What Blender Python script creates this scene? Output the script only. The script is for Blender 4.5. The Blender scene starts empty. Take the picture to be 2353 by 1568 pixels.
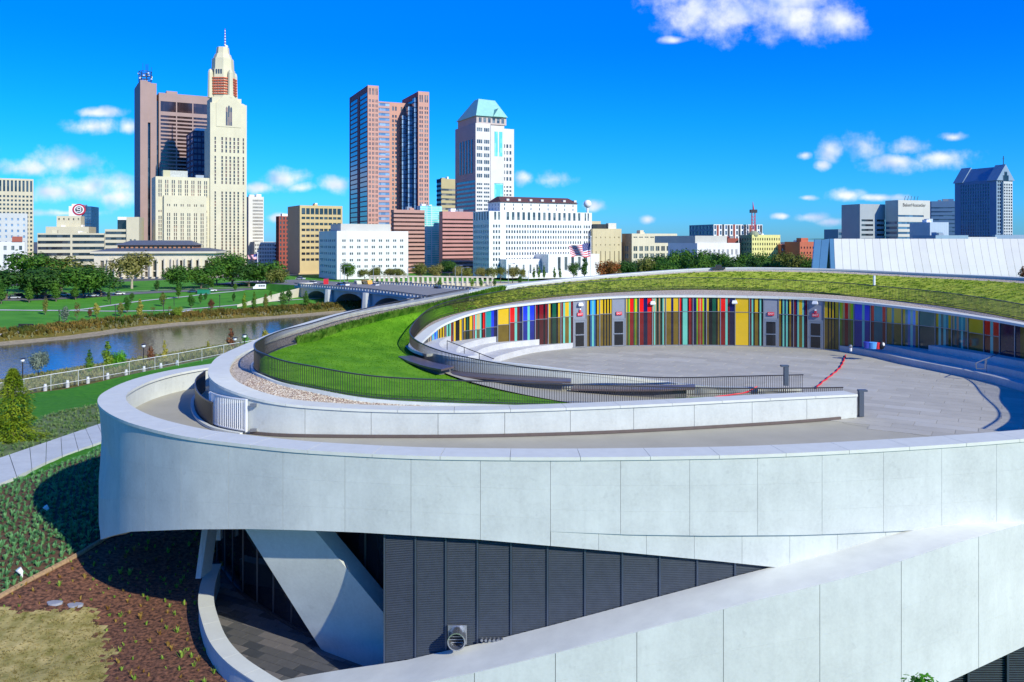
import bpy, math, random
from mathutils import Vector, Matrix, noise as mnoise
random.seed(11)
R = math.radians
S = bpy.context.scene
COL = S.collection
# ------------------------------------------------------------------ camera, sky, sun, exposure
F = 1900.0; CX = 1176.5; HZ = 552.0; CAMZ = 28.0      # lens constants in units of a 2353 x 1568 frame
cam = bpy.data.objects.new('camera', bpy.data.cameras.new('camera')); COL.objects.link(cam)
cam.location = (0, 0, CAMZ); cam.rotation_euler = (R(90), 0, 0)
cam.data.sensor_width = 36; cam.data.lens = 36 * F / 2353
cam.data.shift_y = -(784 - HZ) / 2353
cam.data.clip_start = 0.5; cam.data.clip_end = 20000
S.camera = cam
SUN_AZ, SUN_EL = R(137), R(31)
sdir = Vector((math.sin(SUN_AZ) * math.cos(SUN_EL), math.cos(SUN_AZ) * math.cos(SUN_EL), math.sin(SUN_EL)))
sun = bpy.data.objects.new('sun', bpy.data.lights.new('sun', 'SUN')); COL.objects.link(sun)
sun.data.energy = 4.0; sun.data.angle = R(0.5); sun.data.color = (1.0, 0.965, 0.80)
sun.rotation_euler = sdir.to_track_quat('Z', 'Y').to_euler()
S.view_settings.view_transform = 'Standard'; S.view_settings.look = 'None'
S.view_settings.gamma = 1; S.view_settings.use_curve_mapping = False
S.view_settings.exposure = 0.36

def build_world():
    w = bpy.data.worlds.new('World'); S.world = w; w.use_nodes = True
    nt = w.node_tree; N = nt.nodes; L = nt.links; N.clear()
    def nd(t, **k):
        n = N.new(t)
        for a, b in k.items(): setattr(n, a, b)
        return n
    def math_(op, a, b=None, c=None, clamp=False):
        n = nd('ShaderNodeMath', operation=op, use_clamp=clamp)
        for i, v in enumerate((a, b, c)):
            if v is None: continue
            if isinstance(v, (int, float)): n.inputs[i].default_value = v
            else: L.new(v, n.inputs[i])
        return n.outputs[0]
    sky = nd('ShaderNodeTexSky', sky_type='NISHITA', sun_disc=False)
    sky.sun_elevation = SUN_EL; sky.sun_rotation = SUN_AZ
    sky.air_density = 1.0; sky.dust_density = 0.25; sky.ozone_density = 4.0; sky.altitude = 200
    hs = nd('ShaderNodeHueSaturation'); hs.inputs['Saturation'].default_value = 1.5
    hs.inputs['Value'].default_value = 1.0; hs.inputs['Hue'].default_value = 0.5
    L.new(sky.outputs[0], hs.inputs['Color'])
    tint = nd('ShaderNodeMix', data_type='RGBA', blend_type='MULTIPLY'); tint.inputs['Factor'].default_value = 1
    L.new(hs.outputs[0], tint.inputs['A']); 
    tc = nd('ShaderNodeTexCoord')
    sep = nd('ShaderNodeSeparateXYZ'); L.new(tc.outputs['Generated'], sep.inputs[0])
    er = nd('ShaderNodeValToRGB'); L.new(sep.outputs[2], er.inputs[0]); er.color_ramp.elements[0].position = 0.0; er.color_ramp.elements[0].color = (.19,.56,1.3,1); er.color_ramp.elements[1].position = .32; er.color_ramp.elements[1].color = (.13,.82,1.5,1)
    for p_, c_ in ((.06,(.10,.62,1.36,1)),(.14,(.05,.71,1.42,1)),(.22,(.04,.72,1.44,1))):
        e_ = er.color_ramp.elements.new(p_); e_.color = c_
    L.new(er.outputs[0], tint.inputs['B'])
    y = math_('MAXIMUM', sep.outputs[1], 0.02)
    px = math_('DIVIDE', sep.outputs[0], y); pz = math_('DIVIDE', sep.outputs[2], y)
    com = nd('ShaderNodeCombineXYZ'); L.new(px, com.inputs[0]); L.new(pz, com.inputs[1])
    blobs = [(1595,22,100,55),(1700,30,120,62),(1820,45,140,58),(1900,45,90,50),(1840,-5,130,45),(1560,-15,90,45),(1930,40,50,45),
      (1905,345,40,32),(1990,335,60,40),(2090,340,70,24),(2160,362,100,26),(2060,372,90,24),(2190,316,42,13),(1850,357,20,11),(1890,380,22,14),
      (210,291,70,22),(222,259,60,13),(295,292,24,20),(163,372,85,36),(50,388,80,22),(200,432,130,34),(270,452,60,26),(130,440,70,26),
      (655,412,50,30),(600,432,36,14),(690,432,40,16),(775,424,44,22),(1272,413,44,24),(1205,408,24,20),(1365,474,30,18),
      (1945,450,44,15),(1855,455,26,8),(2020,455,70,9),(1862,499,46,12),(1915,510,36,11),(640,500,32,11),(1490,505,20,11),(1795,497,24,8),(1545,93,32,10),(150,490,90,10),
      (-250,380,200,50),(2600,330,180,45),(2700,470,120,20)]
    nz = nd('ShaderNodeTexNoise'); nz.inputs['Scale'].default_value = 22; nz.inputs['Detail'].default_value = 8; nz.inputs['Roughness'].default_value = 0.6
    L.new(com.outputs[0], nz.inputs['Vector'])
    off = nd('ShaderNodeVectorMath', operation='ADD'); L.new(com.outputs[0], off.inputs[0]); off.inputs[1].default_value = (0.006, 0.012, 0)
    nz2 = nd('ShaderNodeTexNoise'); nz2.inputs['Scale'].default_value = 17; nz2.inputs['Detail'].default_value = 3; nz2.inputs['Roughness'].default_value = 0.5
    L.new(off.outputs[0], nz2.inputs['Vector'])
    nz3 = nd('ShaderNodeTexNoise'); nz3.inputs['Scale'].default_value = 17; nz3.inputs['Detail'].default_value = 3; nz3.inputs['Roughness'].default_value = 0.5
    L.new(com.outputs[0], nz3.inputs['Vector'])
    cur = None
    for (u, v, ru, rv) in blobs:
        s = nd('ShaderNodeVectorMath', operation='SUBTRACT'); L.new(com.outputs[0], s.inputs[0])
        s.inputs[1].default_value = ((u - CX) / F, (HZ - v) / F, 0)
        m = nd('ShaderNodeVectorMath', operation='MULTIPLY'); L.new(s.outputs[0], m.inputs[0]); m.inputs[1].default_value = (F / ru, F / rv, 0)
        ln = nd('ShaderNodeVectorMath', operation='LENGTH'); L.new(m.outputs[0], ln.inputs[0])
        cur = ln.outputs['Value'] if cur is None else math_('MINIMUM', cur, ln.outputs['Value'])
    d = math_('SUBTRACT', 1.0, cur)                                    # 1 at heart, 0 at rim
    d = math_('ADD', d, math_('MULTIPLY', math_('SUBTRACT', nz.outputs[0], 0.5), 2.6))
    mr = nd('ShaderNodeMapRange', interpolation_type='SMOOTHSTEP'); L.new(d, mr.inputs[0])
    mr.inputs[1].default_value = -.15; mr.inputs[2].default_value = 1.1; mr.inputs[4].default_value = 0.95
    ahead = math_('GREATER_THAN', sep.outputs[1], 0.05)
    low = math_('GREATER_THAN', sep.outputs[2], 0.0)
    fac = math_('MULTIPLY', math_('MULTIPLY', mr.outputs[0], ahead), low)
    relief = math_('MULTIPLY_ADD', math_('SUBTRACT', nz3.outputs[0], nz2.outputs[0]), 4.0, 0.62, clamp=True)
    cr = nd('ShaderNodeMix', data_type='RGBA'); L.new(relief, cr.inputs['Factor'])
    cr.inputs['A'].default_value = (3.4, 4.4, 6.4, 1); cr.inputs['B'].default_value = (6.9, 7.1, 7.5, 1)
    mx = nd('ShaderNodeMix', data_type='RGBA'); L.new(fac, mx.inputs['Factor']); L.new(tint.outputs['Result'], mx.inputs['A']); L.new(cr.outputs['Result'], mx.inputs['B'])
    bg = nd('ShaderNodeBackground'); bg.inputs['Strength'].default_value = 0.118; L.new(mx.outputs['Result'], bg.inputs['Color'])
    out = nd('ShaderNodeOutputWorld'); L.new(bg.outputs[0], out.inputs[0])
build_world()

# ------------------------------------------------------------------ helpers
def W(x, z, H): return Vector((x, z, CAMZ - H))
def pz(u, v, z): return W((u - CX) * z / F, z, (v - HZ) * z / F)
def ph(u, v, H):
    z = H * F / (v - HZ); return W((u - CX) * z / F, z, H)
def c950(x, y): return ((950 + x / 3.857) * .919, (660 + y / 3.857) * .919)
def c1400(x, y): return ((1400 + x / 3.565) * .919, (660 + y / 3.565) * .919)
def c1960(x, y): return ((1960 + x / 3.563) * .919, (660 + y / 3.563) * .919)
def c480(x, y): return ((480 + x / 3.68) * .919, (1280 + y / 3.68) * .919)
def lerp(a, b, t): return a + (b - a) * t
def interp(tab, x):
    if x <= tab[0][0]: return tab[0][1]
    for (a, b), (c, d) in zip(tab, tab[1:]):
        if x <= c: return lerp(b, d, (x - a) / (c - a))
    return tab[-1][1]
def up(p, h): return Vector((p[0], p[1], p[2] + h))

class Curve:
    """Catmull-Rom through points, sampled by arc length."""
    def __init__(s, pts, sub=14, relax=0):
        P = [pts[0] * 2 - pts[1]] + list(pts) + [pts[-1] * 2 - pts[-2]]
        s.p = []; s.st = [0]
        for i in range(1, len(P) - 2):
            a, b, c, d = P[i-1], P[i], P[i+1], P[i+2]
            for k in range(sub):
                t = k / sub
                s.p.append(.5 * ((2*b) + (c-a)*t + (2*a-5*b+4*c-d)*t*t + (3*b-a-3*c+d)*t**3))
            s.st.append(len(s.p))
        s.p.append(P[-2].copy())
        for _ in range(relax):
            s.p = [s.p[0]] + [(s.p[i-1] + s.p[i]*2 + s.p[i+1])/4 for i in range(1, len(s.p)-1)] + [s.p[-1]]
        s.s = [0]
        for a, b in zip(s.p, s.p[1:]): s.s.append(s.s[-1] + (Vector((b.x-a.x, b.y-a.y))).length)
        s.len = s.s[-1]
        s.k = [s.s[min(i, len(s.p)-1)] for i in s.st]                  # arc length at each control point
    def at(s, L):
        L = max(0, min(s.len - 1e-6, L)); lo, hi = 0, len(s.s) - 1
        while hi - lo > 1:
            m = (lo + hi) // 2
            if s.s[m] <= L: lo = m
            else: hi = m
        t = (L - s.s[lo]) / max(1e-9, s.s[hi] - s.s[lo])
        return s.p[lo].lerp(s.p[hi], t)
    def nrm(s, L):
        a = s.at(L - .15); b = s.at(L + .15); d = Vector((b.x-a.x, b.y-a.y, 0)).normalized()
        return Vector((d.y, -d.x, 0))                                  # right of travel
    def stn(s, t):
        i = int(min(max(t, 0), len(s.k) - 1.0001)); return lerp(s.k[i], s.k[i+1], t - i)
    def find_u(s, u, lo=0, hi=None):
        hi = s.len if hi is None else hi; best = None; n = 500; prev = None
        for i in range(n + 1):
            L = lo + (hi-lo) * i / n; p = s.at(L); q = CX + p.x * F / p.y
            if prev is not None and (prev[1] - u) * (q - u) <= 0:
                return lerp(prev[0], L, (u - prev[1]) / ((q - prev[1]) or 1))
            prev = (L, q)
            if best is None or abs(q-u) < best[0]: best = (abs(q-u), L)
        return best[1]

class MB:
    def __init__(s): s.v = []; s.f = []; s.mi = []; s.cur = 0
    def q(s, *p):
        n = len(s.v); s.v += [tuple(a) for a in p]; s.f.append(tuple(range(n, n + len(p)))); s.mi.append(s.cur)
    def hexa(s, b, t):                                                 # bottom 4, top 4 corners
        s.q(*b[::-1]); s.q(*t)
        for i in range(4): s.q(b[i], b[(i+1) % 4], t[(i+1) % 4], t[i])
    def box(s, x0, x1, y0, y1, z0, z1, M=None):
        c = [Vector(a) for a in ((x0,y0,z0),(x1,y0,z0),(x1,y1,z0),(x0,y1,z0),(x0,y0,z1),(x1,y0,z1),(x1,y1,z1),(x0,y1,z1))]
        if M is not None: c = [M @ a for a in c]
        s.hexa(c[:4], c[4:])
    def sweep(s, A, B, C, D, cap=True):                                # four rails round a section
        n = len(A)
        for i in range(n - 1):
            for P, Q in ((A, B), (B, C), (C, D), (D, A)):
                s.q(P[i], P[i+1], Q[i+1], Q[i])
        if cap: s.q(A[0], B[0], C[0], D[0]); s.q(D[-1], C[-1], B[-1], A[-1])
    def strip(s, A, B):
        for i in range(len(A) - 1): s.q(A[i], B[i], B[i+1], A[i+1])
    def prism(s, pts, h):                                              # pts: list of Vector (top ring), extruded down by h
        n = len(pts); s.q(*pts); lo = [up(p, -h) for p in pts]; s.q(*lo[::-1])
        for i in range(n): s.q(pts[i], lo[i], lo[(i+1) % n], pts[(i+1) % n])
    def rod(s, a, b, r, n=6, r2=None):
        a = Vector(a); b = Vector(b); r2 = r if r2 is None else r2
        d = (b - a).normalized(); x = d.orthogonal().normalized(); y = d.cross(x)
        ra = [a + (x*math.cos(t) + y*math.sin(t))*r for t in [2*math.pi*i/n for i in range(n)]]
        rb = [b + (x*math.cos(t) + y*math.sin(t))*r2 for t in [2*math.pi*i/n for i in range(n)]]
        for i in range(n): s.q(ra[i], ra[(i+1)%n], rb[(i+1)%n], rb[i])
        s.q(*ra[::-1]); s.q(*rb)
    def ball(s, c, r, n=10, sz=1):
        c = Vector(c); rings = []
        for j in range(n//2 + 1):
            th = math.pi * j / (n//2)
            rings.append([c + Vector((r*math.sin(th)*math.cos(2*math.pi*i/n), r*math.sin(th)*math.sin(2*math.pi*i/n), sz*r*math.cos(th))) for i in range(n)])
        for j in range(len(rings)-1):
            for i in range(n):
                k = (i+1) % n
                if j == 0: s.q(rings[0][0], rings[1][i], rings[1][k])
                elif j == len(rings)-2: s.q(rings[j][i], rings[j+1][0], rings[j][k])
                else: s.q(rings[j][i], rings[j+1][i], rings[j+1][k], rings[j][k])
    def mesh(s, name, mats):
        me = bpy.data.meshes.new(name); me.from_pydata(s.v, [], s.f)
        for m in (mats if isinstance(mats, (list, tuple)) else [mats]): me.materials.append(m)
        if any(s.mi): me.polygons.foreach_set('material_index', s.mi)
        me.update(); return me
    def build(s, name, mats, parent=None, smooth=False, **tags):
        me = s.mesh(name, mats)
        if smooth:
            import bmesh
            bm = bmesh.new(); bm.from_mesh(me); bmesh.ops.remove_doubles(bm, verts=bm.verts, dist=1e-4); bm.to_mesh(me); bm.free()
            me.polygons.foreach_set('use_smooth', [True]*len(me.polygons))
            if smooth == 'edge': me.set_sharp_from_angle(angle=R(32))
        o = bpy.data.objects.new(name, me); COL.objects.link(o)
        if parent is not None:
            o.parent = parent; o.matrix_parent_inverse = Matrix.Translation(-parent.location)
        for k, v in tags.items(): o[k] = v
        return o
def place(name, me, parent, loc, rot=0, scale=None, **tags):
    o = bpy.data.objects.new(name, me); COL.objects.link(o); o.parent = parent
    o.location = Vector(loc) - (parent.location if parent else Vector()); o.rotation_euler = (0, 0, rot)
    if scale: o.scale = scale
    for k, v in tags.items(): o[k] = v
    return o
def thing(name, label, cat, loc=(0,0,0), rot=0, group=None):
    o = bpy.data.objects.new(name, None); COL.objects.link(o); o.location = loc; o.rotation_euler = (0,0,rot)
    o.empty_display_size = .5
    o['label'] = label; o['category'] = cat
    if group: o['group'] = group
    return o
def tag(o, label, cat, group=None):
    o['label'] = label; o['category'] = cat
    if group: o['group'] = group
    return o
def copy_tree(o, parent=None):
    c = o.copy(); COL.objects.link(c); c.parent = parent
    for ch in list(o.children): copy_tree(ch, c)
    return c

# ------------------------------------------------------------------ materials
MT = {}
def mat(name, col, rough=.7, var=.12, scale=3., bump=0., metal=0., spec=.4, stretch=(1,1,1), col2=None, detail=6, bscale=None, contrast=(0.3,0.7)):
    if name in MT: return MT[name]
    m = bpy.data.materials.new(name); m.use_nodes = True; MT[name] = m
    nt = m.node_tree; N = nt.nodes; L = nt.links; b = N['Principled BSDF']
    b.inputs['Roughness'].default_value = rough; b.inputs['Metallic'].default_value = metal
    b.inputs['Specular IOR Level'].default_value = spec
    b.inputs['Base Color'].default_value = (*col, 1)
    if var > 0 or col2:
        g = N.new('ShaderNodeNewGeometry'); mp = N.new('ShaderNodeVectorMath'); mp.operation = 'MULTIPLY'
        L.new(g.outputs['Position'], mp.inputs[0]); mp.inputs[1].default_value = stretch
        nz = N.new('ShaderNodeTexNoise'); nz.inputs['Scale'].default_value = scale; nz.inputs['Detail'].default_value = detail
        nz.inputs['Roughness'].default_value = .62
        L.new(mp.outputs[0], nz.inputs['Vector'])
        mr = N.new('ShaderNodeMapRange'); L.new(nz.outputs[0], mr.inputs[0]); mr.inputs[1].default_value = contrast[0]; mr.inputs[2].default_value = contrast[1]
        mx = N.new('ShaderNodeMix'); mx.data_type = 'RGBA'; L.new(mr.outputs[0], mx.inputs['Factor'])
        c2 = col2 or tuple(min(1, c*(1+var)) for c in col); c1 = col if col2 else tuple(c*(1-var) for c in col)
        mx.inputs['A'].default_value = (*c1, 1); mx.inputs['B'].default_value = (*c2, 1)
        L.new(mx.outputs['Result'], b.inputs['Base Color'])
        if bump:
            bp = N.new('ShaderNodeBump'); bp.inputs['Strength'].default_value = 1; bp.inputs['Distance'].default_value = bump
            n2 = nz
            if bscale:
                n2 = N.new('ShaderNodeTexNoise'); n2.inputs['Scale'].default_value = bscale; n2.inputs['Detail'].default_value = 4; L.new(g.outputs['Position'], n2.inputs['Vector'])
            L.new(n2.outputs[0], bp.inputs['Height']); L.new(bp.outputs[0], b.inputs['Normal'])
    return m
def concrete(name, c, dirt=.5):
    """board-marked concrete: large clouds, vertical runs, small pocks."""
    if name in MT: return MT[name]
    m = bpy.data.materials.new(name); m.use_nodes = True; MT[name] = m
    nt = m.node_tree; N = nt.nodes; L = nt.links; b = N['Principled BSDF']; b.inputs['Roughness'].default_value = .72; b.inputs['Specular IOR Level'].default_value = .3
    g = N.new('ShaderNodeNewGeometry')
    def noise(st, sc, lo, hi, det=6):
        mp = N.new('ShaderNodeVectorMath'); mp.operation = 'MULTIPLY'; L.new(g.outputs['Position'], mp.inputs[0]); mp.inputs[1].default_value = st
        nz = N.new('ShaderNodeTexNoise'); nz.inputs['Scale'].default_value = sc; nz.inputs['Detail'].default_value = det; nz.inputs['Roughness'].default_value = .65
        L.new(mp.outputs[0], nz.inputs['Vector'])
        mr = N.new('ShaderNodeMapRange'); L.new(nz.outputs[0], mr.inputs[0]); mr.inputs[1].default_value = lo; mr.inputs[2].default_value = hi; return mr.outputs[0], nz.outputs[0]
    a, _ = noise((1,1,1), .55, .3, .7); v, _ = noise((2.2,2.2,.22), 1.1, .42, .75); f, fr = noise((1,1,1), 9, .35, .7); pk, _ = noise((1,1,1), 2.6, .66, .74, 2)
    def mix(fac, A, B, k):
        mm = N.new('ShaderNodeMath'); mm.operation = 'MULTIPLY'; L.new(fac, mm.inputs[0]); mm.inputs[1].default_value = k
        mx = N.new('ShaderNodeMix'); mx.data_type = 'RGBA'; L.new(mm.outputs[0], mx.inputs['Factor'])
        if isinstance(A, tuple): mx.inputs['A'].default_value = (*A, 1)
        else: L.new(A, mx.inputs['A'])
        mx.inputs['B'].default_value = (*B, 1); return mx.outputs['Result']
    oi = N.new('ShaderNodeObjectInfo'); pr = N.new('ShaderNodeMapRange'); L.new(oi.outputs['Random'], pr.inputs[0]); pr.inputs[3].default_value = 0; pr.inputs[4].default_value = .09
    r0 = N.new('ShaderNodeMix'); r0.data_type = 'RGBA'; L.new(pr.outputs[0], r0.inputs['Factor']); r0.inputs['A'].default_value = (*c, 1); r0.inputs['B'].default_value = (*[x*.45 for x in c], 1)
    r = mix(a, r0.outputs['Result'], tuple(x*.74 for x in c), .8*dirt*1.5)
    st_, _ = noise((.5,.5,.12), 2.3, .55, .62, 8); r = mix(st_, r, tuple(x*.78 for x in c), .45*dirt)
    r = mix(v, r, tuple(x*.72 for x in c), .6*dirt)
    r = mix(f, r, tuple(min(1,x*1.1) for x in c), .4*dirt)
    r = mix(pk, r, tuple(x*.6 for x in c), .35*dirt)
    L.new(r, b.inputs['Base Color'])
    bp = N.new('ShaderNodeBump'); bp.inputs['Strength'].default_value = .5; bp.inputs['Distance'].default_value = .006; L.new(fr, bp.inputs['Height']); L.new(bp.outputs[0], b.inputs['Normal'])
    return m
def glassmat(name, col, col2, cell=(3,3,3.5), rough=.12, spec=.8, metal=0.):
    """window panes of a far building: each pane a little different (blinds, rooms behind)."""
    if name in MT: return MT[name]
    m = bpy.data.materials.new(name); m.use_nodes = True; MT[name] = m
    nt = m.node_tree; N = nt.nodes; L = nt.links; b = N['Principled BSDF']
    b.inputs['Roughness'].default_value = rough; b.inputs['Specular IOR Level'].default_value = spec; b.inputs['Metallic'].default_value = metal
    g = N.new('ShaderNodeNewGeometry'); d = N.new('ShaderNodeVectorMath'); d.operation = 'DIVIDE'; L.new(g.outputs['Position'], d.inputs[0]); d.inputs[1].default_value = cell
    fl = N.new('ShaderNodeVectorMath'); fl.operation = 'FLOOR'; L.new(d.outputs[0], fl.inputs[0])
    wn = N.new('ShaderNodeTexWhiteNoise'); L.new(fl.outputs[0], wn.inputs[0])
    p = N.new('ShaderNodeMath'); p.operation = 'POWER'; L.new(wn.outputs[0], p.inputs[0]); p.inputs[1].default_value = 2.2
    mx = N.new('ShaderNodeMix'); mx.data_type = 'RGBA'; L.new(p.outputs[0], mx.inputs['Factor'])
    mx.inputs['A'].default_value = (*col, 1); mx.inputs['B'].default_value = (*col2, 1); L.new(mx.outputs['Result'], b.inputs['Base Color'])
    return m
def leafmat(name, c1, c2, scale=1.2):
    if name in MT: return MT[name]
    m = bpy.data.materials.new(name); m.use_nodes = True; MT[name] = m
    nt = m.node_tree; N = nt.nodes; L = nt.links; b = N['Principled BSDF']; b.inputs['Roughness'].default_value = .6; b.inputs['Specular IOR Level'].default_value = .25
    g = N.new('ShaderNodeNewGeometry'); nz = N.new('ShaderNodeTexNoise'); nz.inputs['Scale'].default_value = scale; nz.inputs['Detail'].default_value = 3
    L.new(g.outputs['Position'], nz.inputs['Vector'])
    mr = N.new('ShaderNodeMapRange'); L.new(nz.outputs[0], mr.inputs[0]); mr.inputs[1].default_value = .35; mr.inputs[2].default_value = .65
    mx = N.new('ShaderNodeMix'); mx.data_type = 'RGBA'; L.new(mr.outputs[0], mx.inputs['Factor']); mx.inputs['A'].default_value = (*c1, 1); mx.inputs['B'].default_value = (*c2, 1)
    L.new(mx.outputs['Result'], b.inputs['Base Color'])
    tr = N.new('ShaderNodeBsdfTranslucent'); L.new(mx.outputs['Result'], tr.inputs['Color'])
    ms = N.new('ShaderNodeMixShader'); ms.inputs[0].default_value = .3; L.new(b.outputs[0], ms.inputs[1]); L.new(tr.outputs[0], ms.inputs[2])
    L.new(ms.outputs[0], N['Material Output'].inputs[0]); return m

conc = concrete('board_concrete', (.60, .63, .59), .8); conc_lo = concrete('pale_concrete', (.62, .645, .605), .75)
conc_seat = concrete('seat_concrete', (.60, .60, .59), 1.0)
cope = mat('coping_stone', (.62,.63,.56), .7, .05, 2)
joint = mat('joint_dark', (.10,.10,.10), .9, 0)
rampm = mat('ramp_concrete', (.40,.375,.29), .85, .07, .6, detail=8)
def tile_random(m, amt):
    nt = m.node_tree; b = nt.nodes['Principled BSDF']; src = b.inputs['Base Color'].links[0].from_socket; oi = nt.nodes.new('ShaderNodeObjectInfo'); mr = nt.nodes.new('ShaderNodeMapRange'); nt.links.new(oi.outputs['Random'], mr.inputs[0]); mr.inputs[3].default_value = 1-amt; mr.inputs[4].default_value = 1+amt*.5
    hv = nt.nodes.new('ShaderNodeHueSaturation'); nt.links.new(mr.outputs[0], hv.inputs['Value']); nt.links.new(src, hv.inputs['Color']); nt.links.new(hv.outputs[0], b.inputs['Base Color']); return m
paver = mat('terrace_paver', (.455,.43,.355), .8, .08, .8)
tile_random(paver, .12)
paver2 = mat('terrace_paver_pale', (.49,.47,.40), .8, .06, .8)
darkmetal = mat('dark_rail_metal', (.075,.065,.06), .35, 0, metal=.6)
bronze = mat('bench_bronze', (.16,.12,.12), .3, .15, 3, metal=.4)
alu = mat('aluminium', (.35,.36,.38), .35, 0, metal=.7)
panelgrey = mat('grey_door_panel', (.23,.25,.30), .5, .04, 3)
white_paint = mat('white_paint', (.8,.8,.8), .5, 0)
def grass(name, a, b, s=9, bump=.03): return mat(name, a, .9, 0, s, bump, col2=b, detail=8, spec=.15)
lawn_m = grass('lawn_grass', (.060,.20,.004), (.15,.34,.014), .7, .006)
sedum = grass('roof_meadow', (.18,.29,.010), (.50,.53,.07), 1.6, .06)
parkgrass = grass('park_grass', (.05,.21,.018), (.10,.32,.03), .12, 0)
brush_m = grass('riverbank_brush', (.07,.085,.012), (.24,.17,.04), .5, .3)
shore = mat('river_shore', (.30,.25,.16), .9, .3, 1.2)
gravel_m = mat('roof_gravel', (.22,.16,.12), .85, 0, 14, .03, col2=(.72,.62,.48), detail=3, contrast=(.38,.62))

# ------------------------------------------------------------------ setting: river, banks, ground
def offs(line, d):
    out = []
    for i, p in enumerate(line):
        a = line[max(0, i-1)]; b = line[min(len(line)-1, i+1)]
        t = Vector((b[0]-a[0], b[1]-a[1])).normalized(); out.append((p[0] - t.y*d, p[1] + t.x*d))
    return out
def dense(line, n=8): return [(p.x, p.y) for p in Curve([Vector((a, b, 0)) for a, b in line], n).p]
FAR = dense([(-330,60),(-230,130),(-136,219),(-112,266),(-76,304),(-34,352),(40,420),(160,480),(500,560),(1500,640)])
NEAR = dense([(-190,20),(-140,90),(-104,168),(-84,206),(-66,255),(-30,322),(50,385),(180,430),(500,490),(1500,560)])
def rows(line, spec, sign, name, m, rough=0.0, **tg):
    mb = MB(); L = []
    for d, H in spec:
        o = offs(line, d * sign)
        L.append([W(x, z, H + rough * mnoise.noise(Vector((x*.15, z*.15, 3.1)))) for x, z in o])
    for a, b in zip(L, L[1:]): mb.strip(a, b)
    return mb.build(name, m, kind='structure')
mb = MB(); mb.q(W(-900,-60,28), W(2500,-60,28), W(2500,800,28), W(-900,800,28))
water = bpy.data.materials.new('river_water'); water.use_nodes = True
b = water.node_tree.nodes['Principled BSDF']; b.inputs['Base Color'].default_value = (.035,.045,.045,1); b.inputs['Roughness'].default_value = .08; b.inputs['Specular IOR Level'].default_value = .6
_n = water.node_tree.nodes; _l = water.node_tree.links
_g = _n.new('ShaderNodeNewGeometry'); _v = _n.new('ShaderNodeVectorMath'); _v.operation = 'MULTIPLY'; _v.inputs[1].default_value = (1, .45, 1); _l.new(_g.outputs['Position'], _v.inputs[0])
_z = _n.new('ShaderNodeTexNoise'); _z.inputs['Scale'].default_value = 1.1; _z.inputs['Detail'].default_value = 5; _l.new(_v.outputs[0], _z.inputs['Vector'])
_b = _n.new('ShaderNodeBump'); _b.inputs['Distance'].default_value = .12; _b.inputs['Strength'].default_value = .6; _l.new(_z.outputs[0], _b.inputs['Height']); _l.new(_b.outputs[0], b.inputs['Normal'])
mb.build('river', water, kind='structure')
rows(FAR, [(-2,28.4),(0,27.95),(2.5,27.6),(4.5,27.2)], 1, 'far_shore', shore, .3)
rows(FAR, [(3.5,27.4),(7,26.4),(12,25.9),(16,25.8),(17.5,25.9)], 1, 'riverbank', brush_m, .5)
rows(FAR, [(16.5,25.86),(30,25.4),(60,24.6),(90,23.6),(120,22.9),(160,22.52),(195,22.5)], 1, 'park_lawn', parkgrass)
o160 = offs(FAR, 195)
mb = MB()
ol = [W(x, z, 22.5) for x, z in o160]
for i in range(len(ol)-1):
    a, b_ = ol[i], ol[i+1]
    far = lambda p: Vector((p.x*1.0 + (p.x - 0)*14, 9000, p.z)) if False else None
ring = ol[:] 
mb.q(*(ring + [W(9000, 900, 22.5), W(9000, 9000, 22.5), W(-9000, 9000, 22.5), W(-9000, 300, 22.5)]))
mb.build('city_ground', mat('city_ground', (.10,.10,.095), .9, .2, .02), kind='structure')
CREST = Curve([W(x, z, h) for x, z, h in ((-66,-60,17.2),(-64,20,17.1),(-60,62,17.1),(-55,89,17.15),(-51,96,17.15),(-48.7,105,17.15),(-45.5,115,17.15),(-41,130,17.15),(-34,152,17.2),(-22,190,17.5),(0,240,18),(40,300,19),(120,350,20),(400,420,21),(1500,520,22))], 10)
NCV = Curve([W(x, z, 27.9) for x, z in ((-210,-60),(-190,20),(-150,75),(-128,112),(-106,150),(-98,168),(-90,184),(-76,212),(-62,240),(-50,270),(-30,322),(50,385),(180,430),(500,490),(1500,560))], 10)
mb = MB(); n = 160; prev_ = None
rowsN = []
for k in range(13):
    t = k/12; rowsN.append([])
    for i in range(n*2+1):
        x = i/(n*2)*14; a = CREST.at(CREST.stn(x)); b = NCV.at(NCV.stn(x)); p = a.lerp(b, t)
        rowsN[-1].append(up(p, .9*math.sin(t*math.pi)*.6 + .5*t*mnoise.noise(Vector((p.x*.2,p.y*.2,2)))))
    # last row dips under the water
rowsN.append([up(p, -1) for p in rowsN[-1]])
for a, b in zip(rowsN, rowsN[1:]): mb.strip(a, b)
mb.build('near_riverbank', brush_m, kind='structure')
mb = MB(); nl = [p for p in rowsN[0][::2]]
gpl = nl + [W(1500,-60,17.35), W(0,-60,17.35)]
mb.q(*gpl[::-1])
mb.build('ground', grass('near_grass', (.028,.15,.008), (.07,.25,.014), 1.5, .02), kind='structure')

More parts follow.
